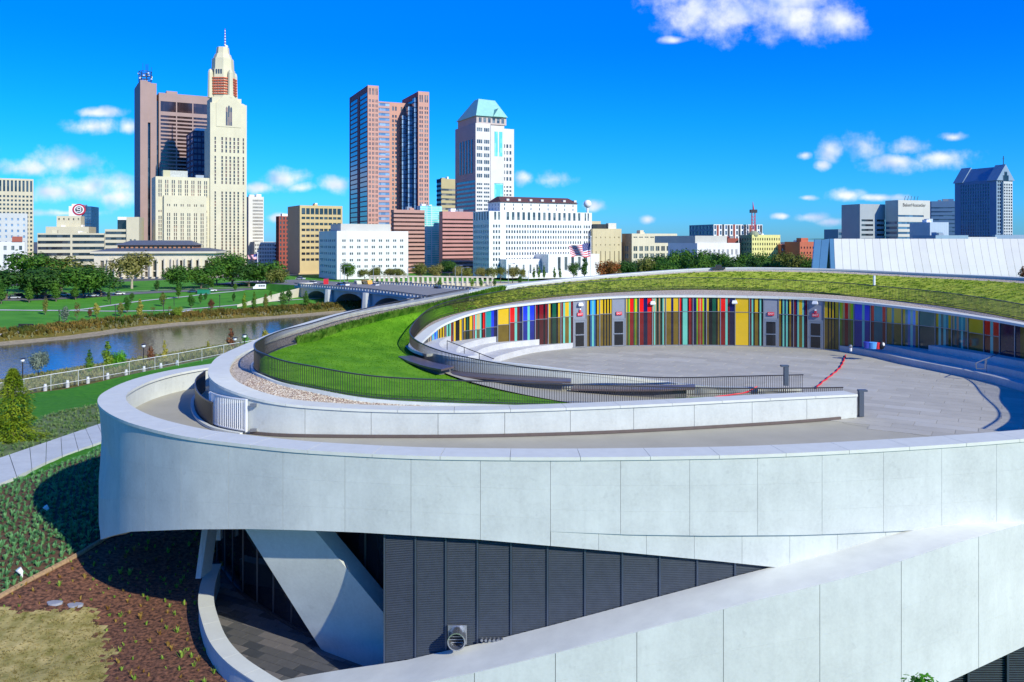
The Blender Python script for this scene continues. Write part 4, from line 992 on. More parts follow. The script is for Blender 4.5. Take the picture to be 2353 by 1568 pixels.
hL = thing('handrail', 'thin metal handrail descending the sunlit seating steps', 'handrail', W(-3,52,7))
ha, hb = pz(*c950(648,742), 52.5), pz(*c950(1100,918), 49.2)
mb = MB(); mb.rod(ha, hb, .028, 6); mb.build('rail', darkmetal, hL)
for t, hh in ((0,.95),(.38,.8),(.7,.7)):
    p = ha.lerp(hb, t); mb = MB(); mb.rod(p, up(p,-hh), .022, 6); mb.build('post', darkmetal, hL)
seatR = thing('stone_seating', 'four shaded curved concrete seating tiers at the right of the terrace', 'steps', W(29,54,HT))
S1 = Curve([ph(1927,806.6,HT), ph(2000,819,HT), ph(2085,839,HT), ph(2188,860,HT), ph(2278,880,HT), ph(2353,901,HT), W(28.6,44,HT), W(27.8,41,HT), W(26.3,38.5,HT)], 8)
for i, (u0) in enumerate((1927,2001,2077,2188)):
    L0 = S1.find_u(u0, 0, S1.stn(6)); off = -i*.95; H = .42*(i+1)
    A = rail(S1,L0,S1.len,50,off,H); B = rail(S1,L0,S1.len,50,off,0); C = rail(S1,L0,S1.len,50,off-3.6+i*.8,0); D = rail(S1,L0,S1.len,50,off-3.6+i*.8,H)
    mb = MB(); mb.sweep(A,B,C,D); mb.build('tier', conc_seat, seatR)
hR = thing('handrail', 'silver handrail with a looped end on the shaded seating steps', 'handrail', W(28,50,HT))
pts = [pz(*c1960(1710,885),50.2), pz(*c1960(1715,935),50.2), pz(*c1960(1790,935),50), pz(*c1960(1795,855),50)]
for a, b_ in zip(pts, pts[1:]): mb = MB(); mb.rod(a, b_, .03, 6); mb.build('loop', alu, hR)
mb = MB(); mb.rod(pts[0], pz(*c1960(2160,700),53.5), .03, 6); mb.build('rail', alu, hR)
for t in (.2,.72): a = pts[0].lerp(pz(*c1960(2160,700),53.5), t); mb = MB(); mb.rod(a, up(a,-.9), .025, 6); mb.build('post', alu, hR)
# buckets and bag on the right steps
def bucket(u, v, z, col, label, r=.17, h=.36, cat='bucket', nm='bucket'):
    p = pz(u, v, z); t = thing(nm, label, cat, p); mb = MB(); mb.rod(p, up(p,h), r*.85, 14, r); mb.build('body', mat('plastic_'+nm+'_%d' % (col[0]*100+col[2]*10), col, .4, 0), t)
    mb = MB(); mb.rod(up(p,h-.01), up(p,h+.03), r*1.06, 14); mb.build('lid', mat('plastic_lid_%d' % (col[0]*100+col[2]*10), tuple(min(1,c*1.3) for c in col), .4, 0), t)
zb_ = 58.4
bucket(*c1960(735,752), zb_, (.03,.05,.35), 'dark blue bucket on the shaded step, leftmost of its row', .2, .42)
bucket(*c1960(788,756), zb_, (.10,.35,.75), 'light blue bin on the shaded step between the dark blue and red buckets', .3, .42, 'bin', 'bin')
bucket(*c1960(832,758), zb_, (.6,.03,.04), 'red bucket on the shaded step', .17, .42)
p = pz(*c1960(868,760), zb_); t = thing('backpack', 'black and white backpack leaning by the red bucket', 'bag', p); mb = MB(); mb.ball(up(p,.28), .24, 12, 1.25); mb.build('bag_body', louvd, t, True); mb = MB(); mb.ball(up(p,.34)+Vector((.06,-.12,0)), .13, 10, 1.2); mb.build('pocket', white_paint, t, True)
# red hoses
def hose(pts, r, m, label, dz=.02):
    c = Curve(pts, 8); mb = MB(); n = int(c.len/.18)+6; P = []
    for i in range(n+1):
        p = c.at(c.len*i/n); nn = c.nrm(c.len*i/n); P.append(up(p, dz) + nn*.03*math.sin(i*.6))
    for a, b_ in zip(P, P[1:]): mb.rod(a, b_, r, 5)
    return tag(mb.build('hose', m), label, 'hose')
redh = mat('hose_red', (.70,.02,.03), .45, 0)
hose([ph(*c1960(x,y), HT-.04) for x, y in ((552,815),(530,870),(505,920),(460,965),(410,1005),(350,1050),(300,1095),(285,1110))], .045, redh, 'red hose lying across the terrace paving')
wpts = [c1400(x,y) for x, y in ((1290,1262),(1330,1205),(1400,1192),(1540,1170),(1640,1158),(1700,1130),(1760,1100))]
hz = [39.0,39.35,39.6,40.2,40.4,41.1,41.3]
hose([pz(u,v,z) for (u, v), z in zip(wpts, hz)], .035, redh, 'red cable draped over the rim wall and railing', .03)
p0 = pz(*c1400(1255,1275), 38.9); p1 = pz(*c1400(1283,1235), 39.0); mb = MB(); mb.rod(p0, p1, .03, 6); tag(mb.build('cable_end', darkmetal), 'short dark cable end hanging beside the red cable on the rim wall', 'cable')
# intake posts
for (u, v, z, lb, h) in ((c1400(2015,1085)[0], c1400(0,1085)[1], 44.0, 'grey bent metal post behind the railing on the terrace', 1.0), (1978, 957, 40.0, 'dark grey bent metal post at the end of the rim wall', 1.2)):
    p = pz(u, v, z); t = thing('bollard', lb, 'bollard', p); mb = MB(); mb.box(-.11,.11,-.12,.12,0,h, Matrix.Translation(p)); mb.build('post', mat('post_grey', (.10,.12,.15), .4, 0, metal=.3), t)
    mb = MB(); sx = -1 if u < 1900 else 1; mb.box(min(-.13,sx*.28),max(.13,sx*.28),-.13,.13,h,h+.09, Matrix.Translation(p)); mb.build('cap', mat('post_grey', (0,0,0)), t)
p = ph(*c1960(595,778), HT-.45); t = thing('water_valve', 'white pipe valve at the end of the red hose by the shaded step', 'valve', p); mb = MB(); mb.rod(p, up(p,.3), .09, 10); mb.build('pipe', white_paint, t); mb = MB(); mb.ball(up(p,.34), .14, 10); mb.build('cap', alu, t)
p = pz(*c1960(805,190), 69); mb = MB(); mb.rod(p, up(p,.8), .1, 8); tag(mb.build('vent_pipe', white_paint), 'short white vent pipe standing in the roof meadow', 'pipe')
p = pz(1650, 619, 77.5); mb = MB(); mb.box(-.6,.6,-.3,.3,0,.18, Matrix.Translation(p)); mb.box(-.2,.3,-.2,.2,.18,.4, Matrix.Translation(p)); tag(mb.build('roof_fixture', darkmetal), 'small dark fixture on the gravel at the top of the roof rim', 'fixture')

# grass blades on the lawns
pts = []; pts2 = []; pts3 = []
for k in range(15000):
    s = random.uniform(0, 1); q = random.uniform(.02, .98); p = P_lawn(s, q)
    if s < tF - .02:
        if s < .16: continue
        pts.append((p, 0))
    elif q > .09: pts2.append((p, 0))
for k in range(5200):
    s = random.uniform(.50, tF + .02); q = random.uniform(-.02, .10 + .03*math.sin(s*90)); p = P_lawn(s, max(0,q)); pts3.append((p, 0))
scatter('grass', 'short mown green grass on the roof lawn', [tuft(8, .035, .05, .006) for _ in range(3)], pts, leafmat('blade_green', (.10,.30,.008), (.17,.40,.014), 1))
scatter('meadow_grass', 'rough yellow green meadow grass on the curving roof', [tuft(10, .10, .16, .012) for _ in range(3)], pts2, leafmat('blade_meadow', (.20,.34,.02), (.55,.58,.11), .8), smin=.6, smax=1.5)
scatter('bed_plants', 'strip of leafy green plants inside the far side of the lawn railing', [tuft(12, .42, .25, .03) for _ in range(3)], pts3, leafmat('bed_leaf', (.05,.18,.01), (.22,.38,.05), 1.5))
# gravel stones near the curl
st_b = []
for _ in range(4):
    mb = MB(); mb.ball((0,0,0), .035, 6, .6); st_b.append(mb)
pts = []
for k in range(9000):
    s = random.uniform(.18, .52); q = random.uniform(0, 1); pts.append((up(P_gravel(s, q), .01), 0))
o = scatter('gravel', 'pale river gravel on the roof edge beside the lawn railing', st_b, pts, mat('gravel_stone', (.50,.40,.28), .8, 0, 18, 0, col2=(.75,.68,.55), detail=2, contrast=(.4,.6)), smin=.6, smax=1.4)
pts = []
for k in range(7000):
    s = random.uniform(.18, .52); q = random.uniform(0, 1); pts.append((up(P_gravel(s, q), .01), 0))
scatter('gravel', 'brown and grey river gravel on the roof edge beside the lawn railing', st_b, pts, mat('gravel_stone_dark', (.18,.12,.09), .8, 0, 18, 0, col2=(.42,.30,.22), detail=2, contrast=(.4,.6)), smin=.6, smax=1.5)

# ------------------------------------------------------------------ city buildings
PHI = R(30)
GH = 22.45
class Frame:
    def __init__(s, u, z, phi=PHI):
        s.o = Vector(((u-CX)*z/F, z)); s.r = Vector((math.cos(phi), math.sin(phi))); s.l = Vector((-math.sin(phi), math.cos(phi))); s.phi = phi
    def P(s, a, b, Z): q = s.o + s.r*a + s.l*b; return Vector((q.x, q.y, Z))
    def a(s, u, b=0):
        k = (u-CX)/F; q = s.o + s.l*b; return (k*q.y - q.x)/(s.r.x - k*s.r.y)
    def b(s, u, a=0):
        k = (u-CX)/F; q = s.o + s.r*a; return (k*q.y - q.x)/(s.l.x - k*s.l.y)
    def Z(s, v, a=0, b=0): q = s.o + s.r*a + s.l*b; return CAMZ - (v-HZ)*q.y/F
GZ = CAMZ - GH
WM = {}
def even(n, frac, m=0.):
    w = (1-2*m)/n; return [(m+w*(i+.5-frac/2), m+w*(i+.5+frac/2)) for i in range(n)]
def clus(n, k, frac, inner, m=0.):
    """n groups of k windows"""
    out = []; w = (1-2*m)/n
    for i in range(n):
        g0 = m+w*(i+.5-frac/2); gw = w*frac/k
        for j in range(k): out.append((g0+gw*(j+.5-inner/2), g0+gw*(j+.5+inner/2)))
    return out
class Bld:
    def __init__(s, name, label, u, z, phi=PHI, cat='building', group=None):
        s.f = Frame(u, z, phi); s.t = thing(name, label, cat, s.f.P(0,0,GZ)); s.nw = 0; s.rest = {}
        if group: s.t['group'] = group
    def M(s, a, b, Z, face):
        r, l = s.f.r, s.f.l; o = s.f.P(a, b, Z)
        if face == 'F': X, N = r, -l
        elif face == 'L': X, N = -l, -r                                 # along the left face towards the corner
        elif face == 'R': X, N = l, r
        return Matrix(((X.x, -N.x, 0, o.x), (X.y, -N.y, 0, o.y), (0,0,1,o.z), (0,0,0,1)))   # local: x along, y inward, z up
    def face(s, face, a, b, wd, z0, z1, xs, zs, wall, win, d=.45, wname='window'):
        """frame grid standing d proud of the panes"""
        M = s.M(a, b, z0, face); h = z1-z0; mb = MB(); e = 0
        if len(xs) == 1 and xs[0][0] <= 0.001 and xs[0][1] >= .999:
            last = 0
            for z_, w_ in list(zs) + [(1, 1)]:
                if z_ > last + 1e-4: m3 = MB(); m3.box(0, wd, .0, d, last*h, z_*h, M); m3.build('spandrel', wall, s.t)
                last = w_
            for z_, w_ in zs:
                m3 = MB(); m3.box(.02, wd-.02, d-.10, d-.02, z_*h, w_*h, M); m3.build(wname, win, s.t)
            return
        X = [(p*wd, q*wd) for p, q in xs]; Zs = [(p*h, q*h) for p, q in zs]
        last = 0
        for p, q in X:
            if p > last + 1e-4: mb.box(last, p, 0, d, 0, h, M)
            last = q
        if last < wd - 1e-4: mb.box(last, wd, 0, d, 0, h, M)
        for p, q in X:
            last = 0
            for z_, w_ in Zs:
                if z_ > last + 1e-4: mb.box(p, q, .03, d, last, z_, M)
                last = w_
            if last < h - 1e-4: mb.box(p, q, .03, d, last, h, M)
        mb.build('wall', wall, s.t)
        ang = math.atan2(M[1][0], M[0][0])
        for p, q in X:
            for z_, w_ in Zs:
                big = (q-p)*F/s.f.o.y > 3.2 and (w_-z_)*F/s.f.o.y > 3.2
                if s.nw < 290 and big:
                    key = (round(q-p,2), round(w_-z_,2), win.name)
                    if key not in WM:
                        m2 = MB(); m2.box(0, q-p, 0, .08, 0, w_-z_); WM[key] = m2.mesh('window', win)
                    place(wname, WM[key], s.t, M @ Vector((p, d-.10, z_)), ang); s.nw += 1
                else:
                    m2 = s.rest.setdefault(win.name, (MB(), win))[0]; m2.box(p, q, d-.10, d-.02, z_, w_, M)
    def box(s, a0, a1, b0, b1, z0, z1, wall, F_=None, L_=None, R_=None, d=.45, name='wall'):
        """solid block with optional facades; spec = (xs, zs, window material)"""
        da = d if L_ else 0; db = d if F_ else 0; dr = d if R_ else 0
        f = s.f; c = [(a0+da, b0+db), (a1-dr, b0+db), (a1-dr, b1), (a0+da, b1)]
        mb = MB(); mb.hexa([f.P(x, y, z0) for x, y in c], [f.P(x, y, z1-.01) for x, y in c]); mb.build(name, wall, s.t)
        if F_: s.face('F', a0, b0, a1-a0, z0, z1, F_[0], F_[1], F_[3] if len(F_) > 3 else wall, F_[2], d)
        if L_: s.face('L', a0, b1, b1-b0-da, z0, z1, L_[0], L_[1], L_[3] if len(L_) > 3 else wall, L_[2], d)
        if R_: s.face('R', a1, b0+db, b1-b0-db, z0, z1, R_[0], R_[1], R_[3] if len(R_) > 3 else wall, R_[2], d)
    def done(s):
        for nm, (mb, win) in s.rest.items():
            if mb.f: mb.build('window_array', win, s.t, kind='stuff')
        return s.t
def bm(name, c, v=.06): return mat('facade_'+name, c, .75, v, .12)
GL = {'dark': glassmat('pane_dark', (.012,.016,.024), (.07,.09,.11)), 'mid': glassmat('pane_mid', (.04,.06,.075), (.24,.28,.28)), 'blue': glassmat('pane_blue', (.03,.08,.16), (.10,.22,.34)), 'warm': glassmat('pane_warm', (.05,.04,.035), (.30,.26,.20)),
      'sky': glassmat('pane_sky', (.10,.20,.36), (.34,.46,.62), rough=.15), 'teal': glassmat('pane_teal', (.12,.55,.55), (.35,.80,.78)), 'brown': glassmat('pane_brown', (.028,.014,.012), (.07,.035,.03))}
def simple(name, label, uc, z, vt, ur, ul, wall, Fs=None, Ls=None, phi=PHI, cap=None, roofbits=(), base=0.):
    B = Bld(name, label, uc, z, phi); wr = B.f.a(ur); wl = B.f.b(ul) if ul is not None else 20
    zt = B.f.Z(vt); B.box(0, wr, 0, wl, GZ-base, zt, wall, Fs, Ls); B.wr, B.wl, B.zt = wr, wl, zt
    rr = random.Random(int(uc)); 
    if wr > 6 and vt < 560:
        for k in range(3):
            a = rr.uniform(.1,.75)*wr; b_ = rr.uniform(.12,.5)*wl; B.box(a, a+rr.uniform(1.5,4.5), b_, b_+rr.uniform(2,5), zt, zt+rr.uniform(.8,2.4), rr.choice((wall, alu, white_paint)), name='roof_unit')
    return B
cream = bm('cream', (.56,.51,.36)); creamw = bm('cream_white', (.66,.63,.53)); lime = bm('limestone', (.60,.56,.45))
# -- state office tower: brown granite, service shaft at its left
brown = bm('brown_granite', (.36,.25,.22)); 
B = Bld('office_tower', 'tall brown granite office tower with a service shaft, behind the cream art deco tower', 365, 640)
f = B.f; zt = f.Z(213); wr = f.a(520)
B.box(0, wr, 0, 38, GZ, zt, brown, ([(.025+.239*i, .025+.239*i+.222) for i in range(4)], [(.04+i*.0216, .04+i*.0216+.0125) for i in range(39)] + [(.895,.953)], GL['brown']), None)
zs = f.Z(187, -8)
B.box(-13.5, -8.2, -3, 40, GZ, zs, brown); B.box(-8.2, -6.2, 1, 40, GZ, zs-32, GL['dark']); B.box(-6.2, -1.8, -2, 40, GZ, zs-1.5, brown); B.box(-1.8, 0, 3, 36, GZ, zt-6, GL['dark']); B.box(-8.2,-6.2,-2.6,1,zs-32,zs-1,brown)
B.box(6, 14, 4, 10, zt, zt+2.5, brown, name='roof_block')
mb = MB(); c = f.P(-9, 6, zs)
for h in (1.5, 3.6, 5.6, 8):
    for k in range(14): mb.rod(c+Vector((4.6*math.cos(k*.449), 4.6*math.sin(k*.449), h)), c+Vector((4.6*math.cos((k+1)*.449), 4.6*math.sin((k+1)*.449), h)), .28, 4)
for k in range(7): q = Vector((4.6*math.cos(k*.9), 4.6*math.sin(k*.9), 0)); mb.rod(c+q, c+q+Vector((0,0,8)), .22, 4)
for k in range(6): q = Vector((random.uniform(-4,4), random.uniform(-3,3), 4)); mb.rod(c+q, c+q+Vector((0,0,random.uniform(6,11))), .12, 4)
mb.build('antenna_ring', mat('antenna_dark', (.025,.025,.025), .5, 0), B.t)
mb = MB()
for k in range(9): q = c + Vector((4.8*math.cos(k*.7), 4.8*math.sin(k*.7), 2.5+2*(k%3))); mb.ball(q, .7, 6)
mb.build('dish_cluster', white_paint, B.t, kind='stuff'); B.done()
# -- dark blue glass tower between
B = simple('office_tower', 'dark blue glass tower standing between the brown tower and the cream tower', 444, 600, 300, 520, 428, bm('navy_glass', (.012,.03,.085)), (even(8,.86), even(24,.72), GL['blue']), (even(2,.8), even(24,.7), GL['sky']))
B.box(2, B.wr, 2, 10, B.zt, B.zt+2.2, white_paint, name='roof_screen'); B.done()
# -- art deco tower
B = Bld('art_deco_tower', 'tall cream art deco tower with a stepped crown, red scaffolding and a striped antenna', 483, 560)
f = B.f; w = f.a(567); zt = f.Z(262)
deco = bm('terracotta', (.62,.57,.40)); decog = glassmat('pane_deco', (.05,.06,.07), (.34,.20,.14), (2.2,2.2,3.4))
xs = [(.115,.155),(.30,.345),(.41,.455),(.52,.565),(.63,.675),(.74,.785),(.885,.925)]
def floors(a, b_, n, fr=.7, skip=()): return [(a+(b_-a)*(i+.5-fr/2)/n, a+(b_-a)*(i+.5+fr/2)/n) for i in range(n) if i not in skip]
B.box(0, w, 0, w*.9, GZ, zt-8, deco, (xs, floors(.03,.60,27,.80,(26,25))+floors(.605,.80,8,.8)+floors(.82,.93,4,.8), decog), None, d=.8)
h1 = f.Z(215); B.box(w*.06, w*.86, w*.05, w*.85, zt-8, h1-2, deco, (xs[1:6], floors(.05,.9,9,.8), decog), None, d=.6)
for a in (.0, .80): B.box(w*a, w*(a+.2), 0, w*.2, zt-8.01, f.Z(236), deco, name='corner_turret')
for a in (.02, .82): 
    mb = MB(); mb.ball(f.P(w*(a+.08), 3, f.Z(240)), 2.6, 8, 1.0); mb.build('dome_cap', deco, B.t)
# gabled front parapet
mb = MB(); p = [f.P(w*.16,-.3,h1-22), f.P(w*.84,-.3,h1-22), f.P(w*.84,-.3,h1-6), f.P(w*.62,-.3,h1), f.P(w*.38,-.3,h1), f.P(w*.16,-.3,h1-6)]; q = [x+Vector((f.l.x*1.4,f.l.y*1.4,0)) for x in p]; mb.q(*p); mb.q(*q[::-1]); [mb.q(p[i],q[i],q[(i+1)%6],p[(i+1)%6]) for i in range(6)]; mb.build('gable', deco, B.t)
for i in range(3):
    mb = MB(); x = w*(.42+i*.06); pts = [f.P(x,-.4,h1-21), f.P(x+1.2,-.4,h1-21), f.P(x+1.2,-.4,h1-9+ (i==1)), f.P(x+.6,-.4,h1-8+(i==1)), f.P(x,-.4,h1-9+(i==1))]; mb.q(*pts); mb.build('window', decog, B.t)
def prism8(B, ca, cb, r0, r1, z0, z1, m, name, n=8, rot=.39):
    mb = MB(); c0 = B.f.P(ca, cb, z0); A = [c0+Vector((r0*math.cos(rot+6.2832*i/n), r0*math.sin(rot+6.2832*i/n), 0)) for i in range(n)]; Bp = [c0+Vector((r1*math.cos(rot+6.2832*i/n), r1*math.sin(rot+6.2832*i/n), z1-z0)) for i in range(n)]
    for i in range(n): mb.q(A[i], A[(i+1)%n], Bp[(i+1)%n], Bp[i])
    mb.q(*Bp); mb.q(*A[::-1]); return mb.build(name, m, B.t)
ca, cb = w*.42, w*.42; zz = lambda v: f.Z(v, ca, cb)
scaf = mat('scaffold_red', (.62,.13,.06), .6, .25, .6); 
prism8(B, ca, cb, 8.7, 8.5, zz(232), zz(183), deco, 'drum')
mb = MB()
for k in range(7):
    z_ = lerp(zz(220), zz(184), k/6)
    for i in range(8):
        a0, a1 = .39+6.2832*i/8, .39+6.2832*(i+1)/8; c0 = f.P(ca, cb, z_)
        mb.rod(c0+Vector((9.3*math.cos(a0),9.3*math.sin(a0),0)), c0+Vector((9.3*math.cos(a1),9.3*math.sin(a1),0)), .42, 4)
for i in range(32):
    a0 = 6.2832*i/32; c0 = f.P(ca, cb, 0); mb.rod(c0+Vector((9.0*math.cos(a0),9.0*math.sin(a0),zz(220))), c0+Vector((9.0*math.cos(a0),9.0*math.sin(a0),zz(184))), .12, 4)
mb.build('scaffolding', scaf, B.t)
prism8(B, ca, cb, 8.4, 8.0, zz(183), zz(163), deco, 'drum'); prism8(B, ca, cb, 7.5, 7.1, zz(163), zz(137), deco, 'drum')
for i in range(8):
    for j in (-1,0,1):
        a0 = 6.2832*(i+.5)/8+.39; c0 = f.P(ca, cb, 0); n_ = Vector((math.cos(a0), math.sin(a0),0)); t_ = Vector((-n_.y,n_.x,0)); p = c0+n_*7.85+t_*(j*1.6); mb = MB()
        mb.hexa([p-t_*.45+Vector((0,0,zz(181)+2)),p+t_*.45+Vector((0,0,zz(181)+2)),p+t_*.45-n_*.3+Vector((0,0,zz(181)+2)),p-t_*.45-n_*.3+Vector((0,0,zz(181)+2))],[x for x in [p-t_*.45+Vector((0,0,zz(164)))+n_*.0,p+t_*.45+Vector((0,0,zz(164))),p+t_*.45-n_*.3+Vector((0,0,zz(164))),p-t_*.45-n_*.3+Vector((0,0,zz(164)))]])
        if i in (3,4,5): mb.build('window', GL['dark'], B.t)
for i in range(4):
    a0 = 6.2832*i/4+.39+.5; c0 = f.P(ca,cb,zz(183)); q = c0+Vector((9.4*math.cos(a0),9.4*math.sin(a0),-14)); mb = MB(); mb.rod(q, up(q,17), 2.0, 8, 1.6); mb.ball(up(q,17), 1.65, 8, 1.8); mb.build('buttress', deco, B.t)
prism8(B, ca, cb, 6.4, 5.2, zz(137), zz(126), deco, 'drum'); prism8(B, ca, cb, 4.6, 4.0, zz(126), zz(110), deco, 'drum'); prism8(B, ca, cb, 4.75, 4.75, zz(130), zz(128), GL['dark'], 'cornice')
mw = [mat('mast_white', (.8,.8,.8), .5, 0), mat('mast_red', (.25,.03,.03), .5, 0)]
c0 = f.P(ca+1.5, cb, 0)
for k in range(14):
    mb = MB(); mb.rod(c0+Vector((0,0,lerp(zz(110),zz(66),k/14))), c0+Vector((0,0,lerp(zz(110),zz(66),(k+1)/14))), .55-.02*k, 6); mb.build('mast_section', mw[k%2], B.t)
mb = MB(); mb.ball(c0+Vector((1.2,-1,zz(108))), 1.2, 8); mb.build('dish', white_paint, B.t)
# wings
aw = f.a(358); zl = f.Z(405, aw)
B.box(aw, 0, 1.2, 22, GZ, zl, deco, (clus(8,2,.62,.52,.02), floors(.03,.60,14,.82)+floors(.63,.66,1)+floors(.79,.97,4,.85), decog), ([(.3,.36),(.6,.66)], floors(.05,.9,18,.7), decog), d=.7)
B.box(f.a(376), f.a(474), -1.2, 1.19, GZ, f.Z(450, aw*.5), deco, (clus(6,2,.6,.5,.03), floors(.03,.78,15,.82)+[(.86,.89)], decog), None, d=.7)
B.box(aw*.72, aw*.40, 5, 12, zl, zl+4.5, mat('roof_plant', (.45,.46,.42), .6, .2, 1), name='roof_plant'); B.box(aw*.85, aw*.72, 5, 12, zl, zl+4.5, bm('plant_yellow', (.5,.47,.3)), name='roof_plant'); B.box(aw*.25, aw*.1, 4, 8, zl, zl+2, alu, name='roof_plant')
B.done()
# -- white slim tower right of it
w1 = bm('white_panel', (.64,.62,.57))
B = simple('office_tower', 'slim white office tower with a regular window grid right of the cream art deco tower', 571, 605, 452, 606, 560, w1, ([(.28+i*.075,.28+i*.075+.045) for i in range(9)], floors(.05,.97,20,.55), GL['warm']), None)
B.box(B.f.a(575), B.f.a(620), -14, 0, GZ, B.f.Z(556,0,-14), w1, (even(12,.5), floors(.05,.95,7,.6), GL['dark']))
B.done()
# -- parking garage distant
B = simple('parking_garage', 'small distant white parking garage between the white tower and the red brick block', 606, 720, 561, 640, None, w1, ([(.02,.98)], floors(0,1,6,.5), GL['dark'])); B.done()
# -- garage, left
B = simple('parking_garage', 'long cream parking garage with open decks at the left behind the trees', 86, 520, 536, 240, None, cream, ([(.005,.485),(.515,.995)], floors(.0,1.0,7,.48), GL['dark']), phi=R(16))
f = B.f; B.box(f.a(241), f.a(291), 0, 25, GZ, f.Z(527, f.a(241)), cream, ([(.02,.98)], floors(.0,.98,8,.48), GL['dark'])); B.box(f.a(291), f.a(320), -1, 20, GZ, f.Z(499, f.a(300)), cream, ([(.26,.42),(.58,.74)], floors(.02,.62,5,.9), GL['mid']))
B.box(f.a(266), f.a(290), 6, 14, f.Z(528,f.a(270)), f.Z(505,f.a(270)), GL['dark'], name='roof_plant'); B.box(f.a(266), f.a(288), 6.5, 13, f.Z(505,f.a(270)), f.Z(498,f.a(270)), white_paint, name='roof_plant'); B.done()
# -- far-left beige tower
B = simple('office_tower', 'beige office tower with square punched windows at the far left edge', 76, 600, 412, 77, None, cream)
f = B.f; f.o = f.o; B2 = B
B.box(-62, 0, 0, 16, GZ, B.zt, cream, ([(i/26+.008, i/26+.030) for i in range(26)], floors(.03,.83,18,.5)+[(.86,.98)], GL['dark']), None, (even(6,.5), floors(.03,.96,21,.5), GL['dark'], bm('cream_shade', (.60,.55,.38)))); B.done()  # right side in a slightly paler cream
B = simple('office_building', 'pale grey stone office block with small windows at the far left edge', 62, 540, 491, 63, None, bm('grey_stone', (.50,.52,.50)))
B.box(-50, 0, 0, 14, GZ, B.zt, bm('grey_stone', (.5,.5,.5)), (even(15,.35), floors(.1,.95,9,.42), GL['sky']), None, (even(4,.35), floors(.1,.95,9,.42), GL['mid'])); B.box(-40,-22,3,10,B.zt,B.zt+6,cream,name='roof_plant'); B.done()
B = simple('low_building', 'low white and brick building at the far left edge behind the trees', 56, 470, 556, 57, None, w1)
B.box(-30, 0, 0, 12, GZ, B.zt, bm('low_white', (.62,.62,.60)), (even(8,.4), floors(.05,.95,4,.5), GL['mid'])); B.box(-6,-1,-.5,6,B.zt,B.zt+3,bm('brick_red',(.32,.09,.06)),name='stair_block'); B.done()
# -- tan small + logo tower
B = simple('office_building', 'small tan building with a stepped roof behind the cream parking garage', 105, 553, 521, 204, None, cream, phi=R(14)); f = B.f
B.box(f.a(126), f.a(182), 4, 14, B.zt, f.Z(496,f.a(126)), cream, (even(5,.3), [(.6,.8)], GL['warm'])); B.done()
B = simple('office_tower', 'white and blue tower carrying a round logo left of the brown tower', 158, 585, 474, 187, None, white_paint, phi=R(12)); f = B.f
B.box(f.a(187)+.01, f.a(209), 1, 20, GZ, B.zt, mat('tower_blue', (.03,.12,.27), .25, .1, .1), (even(3,.9), even(20,.85), GL['blue'])); 
M = B.M(f.a(182), -.3, f.Z(482,f.a(182)), 'F')
for r_, mm, dd in ((4.4, mat('logo_red',(.45,.02,.05),.5,0), 0), (3.3, white_paint, -.12), (2.5, mat('logo_black',(.03,.03,.04),.5,0), -.24)):
    mb = MB(); mb.q(*[M @ Vector((r_*math.cos(6.2832*i/24), dd, r_*.92*math.sin(6.2832*i/24))) for i in range(24)]); mb.build('logo_disc', mm, B.t)
for x0, x1, z0, z1 in ((-1.5,1.5,1.1,1.6),(-1.5,1.5,-.25,.25),(-1.5,1.5,-1.6,-1.1),(-1.5,-.9,-.25,1.6),(.9,1.5,-1.6,1.6)):
    mb = MB(); mb.q(*[M @ Vector(a) for a in ((x0,-.3,z0),(x1,-.3,z0),(x1,-.3,z1),(x0,-.3,z1))]); mb.build('logo_stroke', white_paint, B.t)
B.done()
# -- red brick and gold blocks
brick = bm('brick_red2', (.30,.07,.05)); B = simple('office_building', 'narrow dark red brick block beside the gold office block', 641, 640, 497, 664, 634, brick, (even(3,.5), even(12,.6), GL['dark']), (even(2,.5), even(12,.6), GL['dark'])); B.done()
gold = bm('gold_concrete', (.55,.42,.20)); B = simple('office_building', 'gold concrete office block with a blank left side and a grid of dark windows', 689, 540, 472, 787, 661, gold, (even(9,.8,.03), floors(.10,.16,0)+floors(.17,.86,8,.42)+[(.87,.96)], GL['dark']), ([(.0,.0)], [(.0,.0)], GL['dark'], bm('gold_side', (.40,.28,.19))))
B.box(-1,B.wr,-1,0,GZ,GZ+1,gold); B.done()
# -- white health building
wh = bm('white_stone', (.69,.68,.65)); 
pairs = clus(9,2,.52,.72,.045)
B = simple('office_building', 'low white office building with small paired windows and a grey roof penthouse', 774, 470, 531, 938, 733, wh, (pairs, [(.10+.135*i,.10+.135*i+.050) for i in range(6)], GL['mid']), (clus(4,2,.9,.6,.05), [(.10+.135*i,.10+.135*i+.050) for i in range(6)], GL['mid']))
f = B.f; B.box(4, f.a(905), 5, 24, B.zt, f.Z(514), bm('penthouse_grey', (.48,.47,.42)), name='penthouse'); B.done()
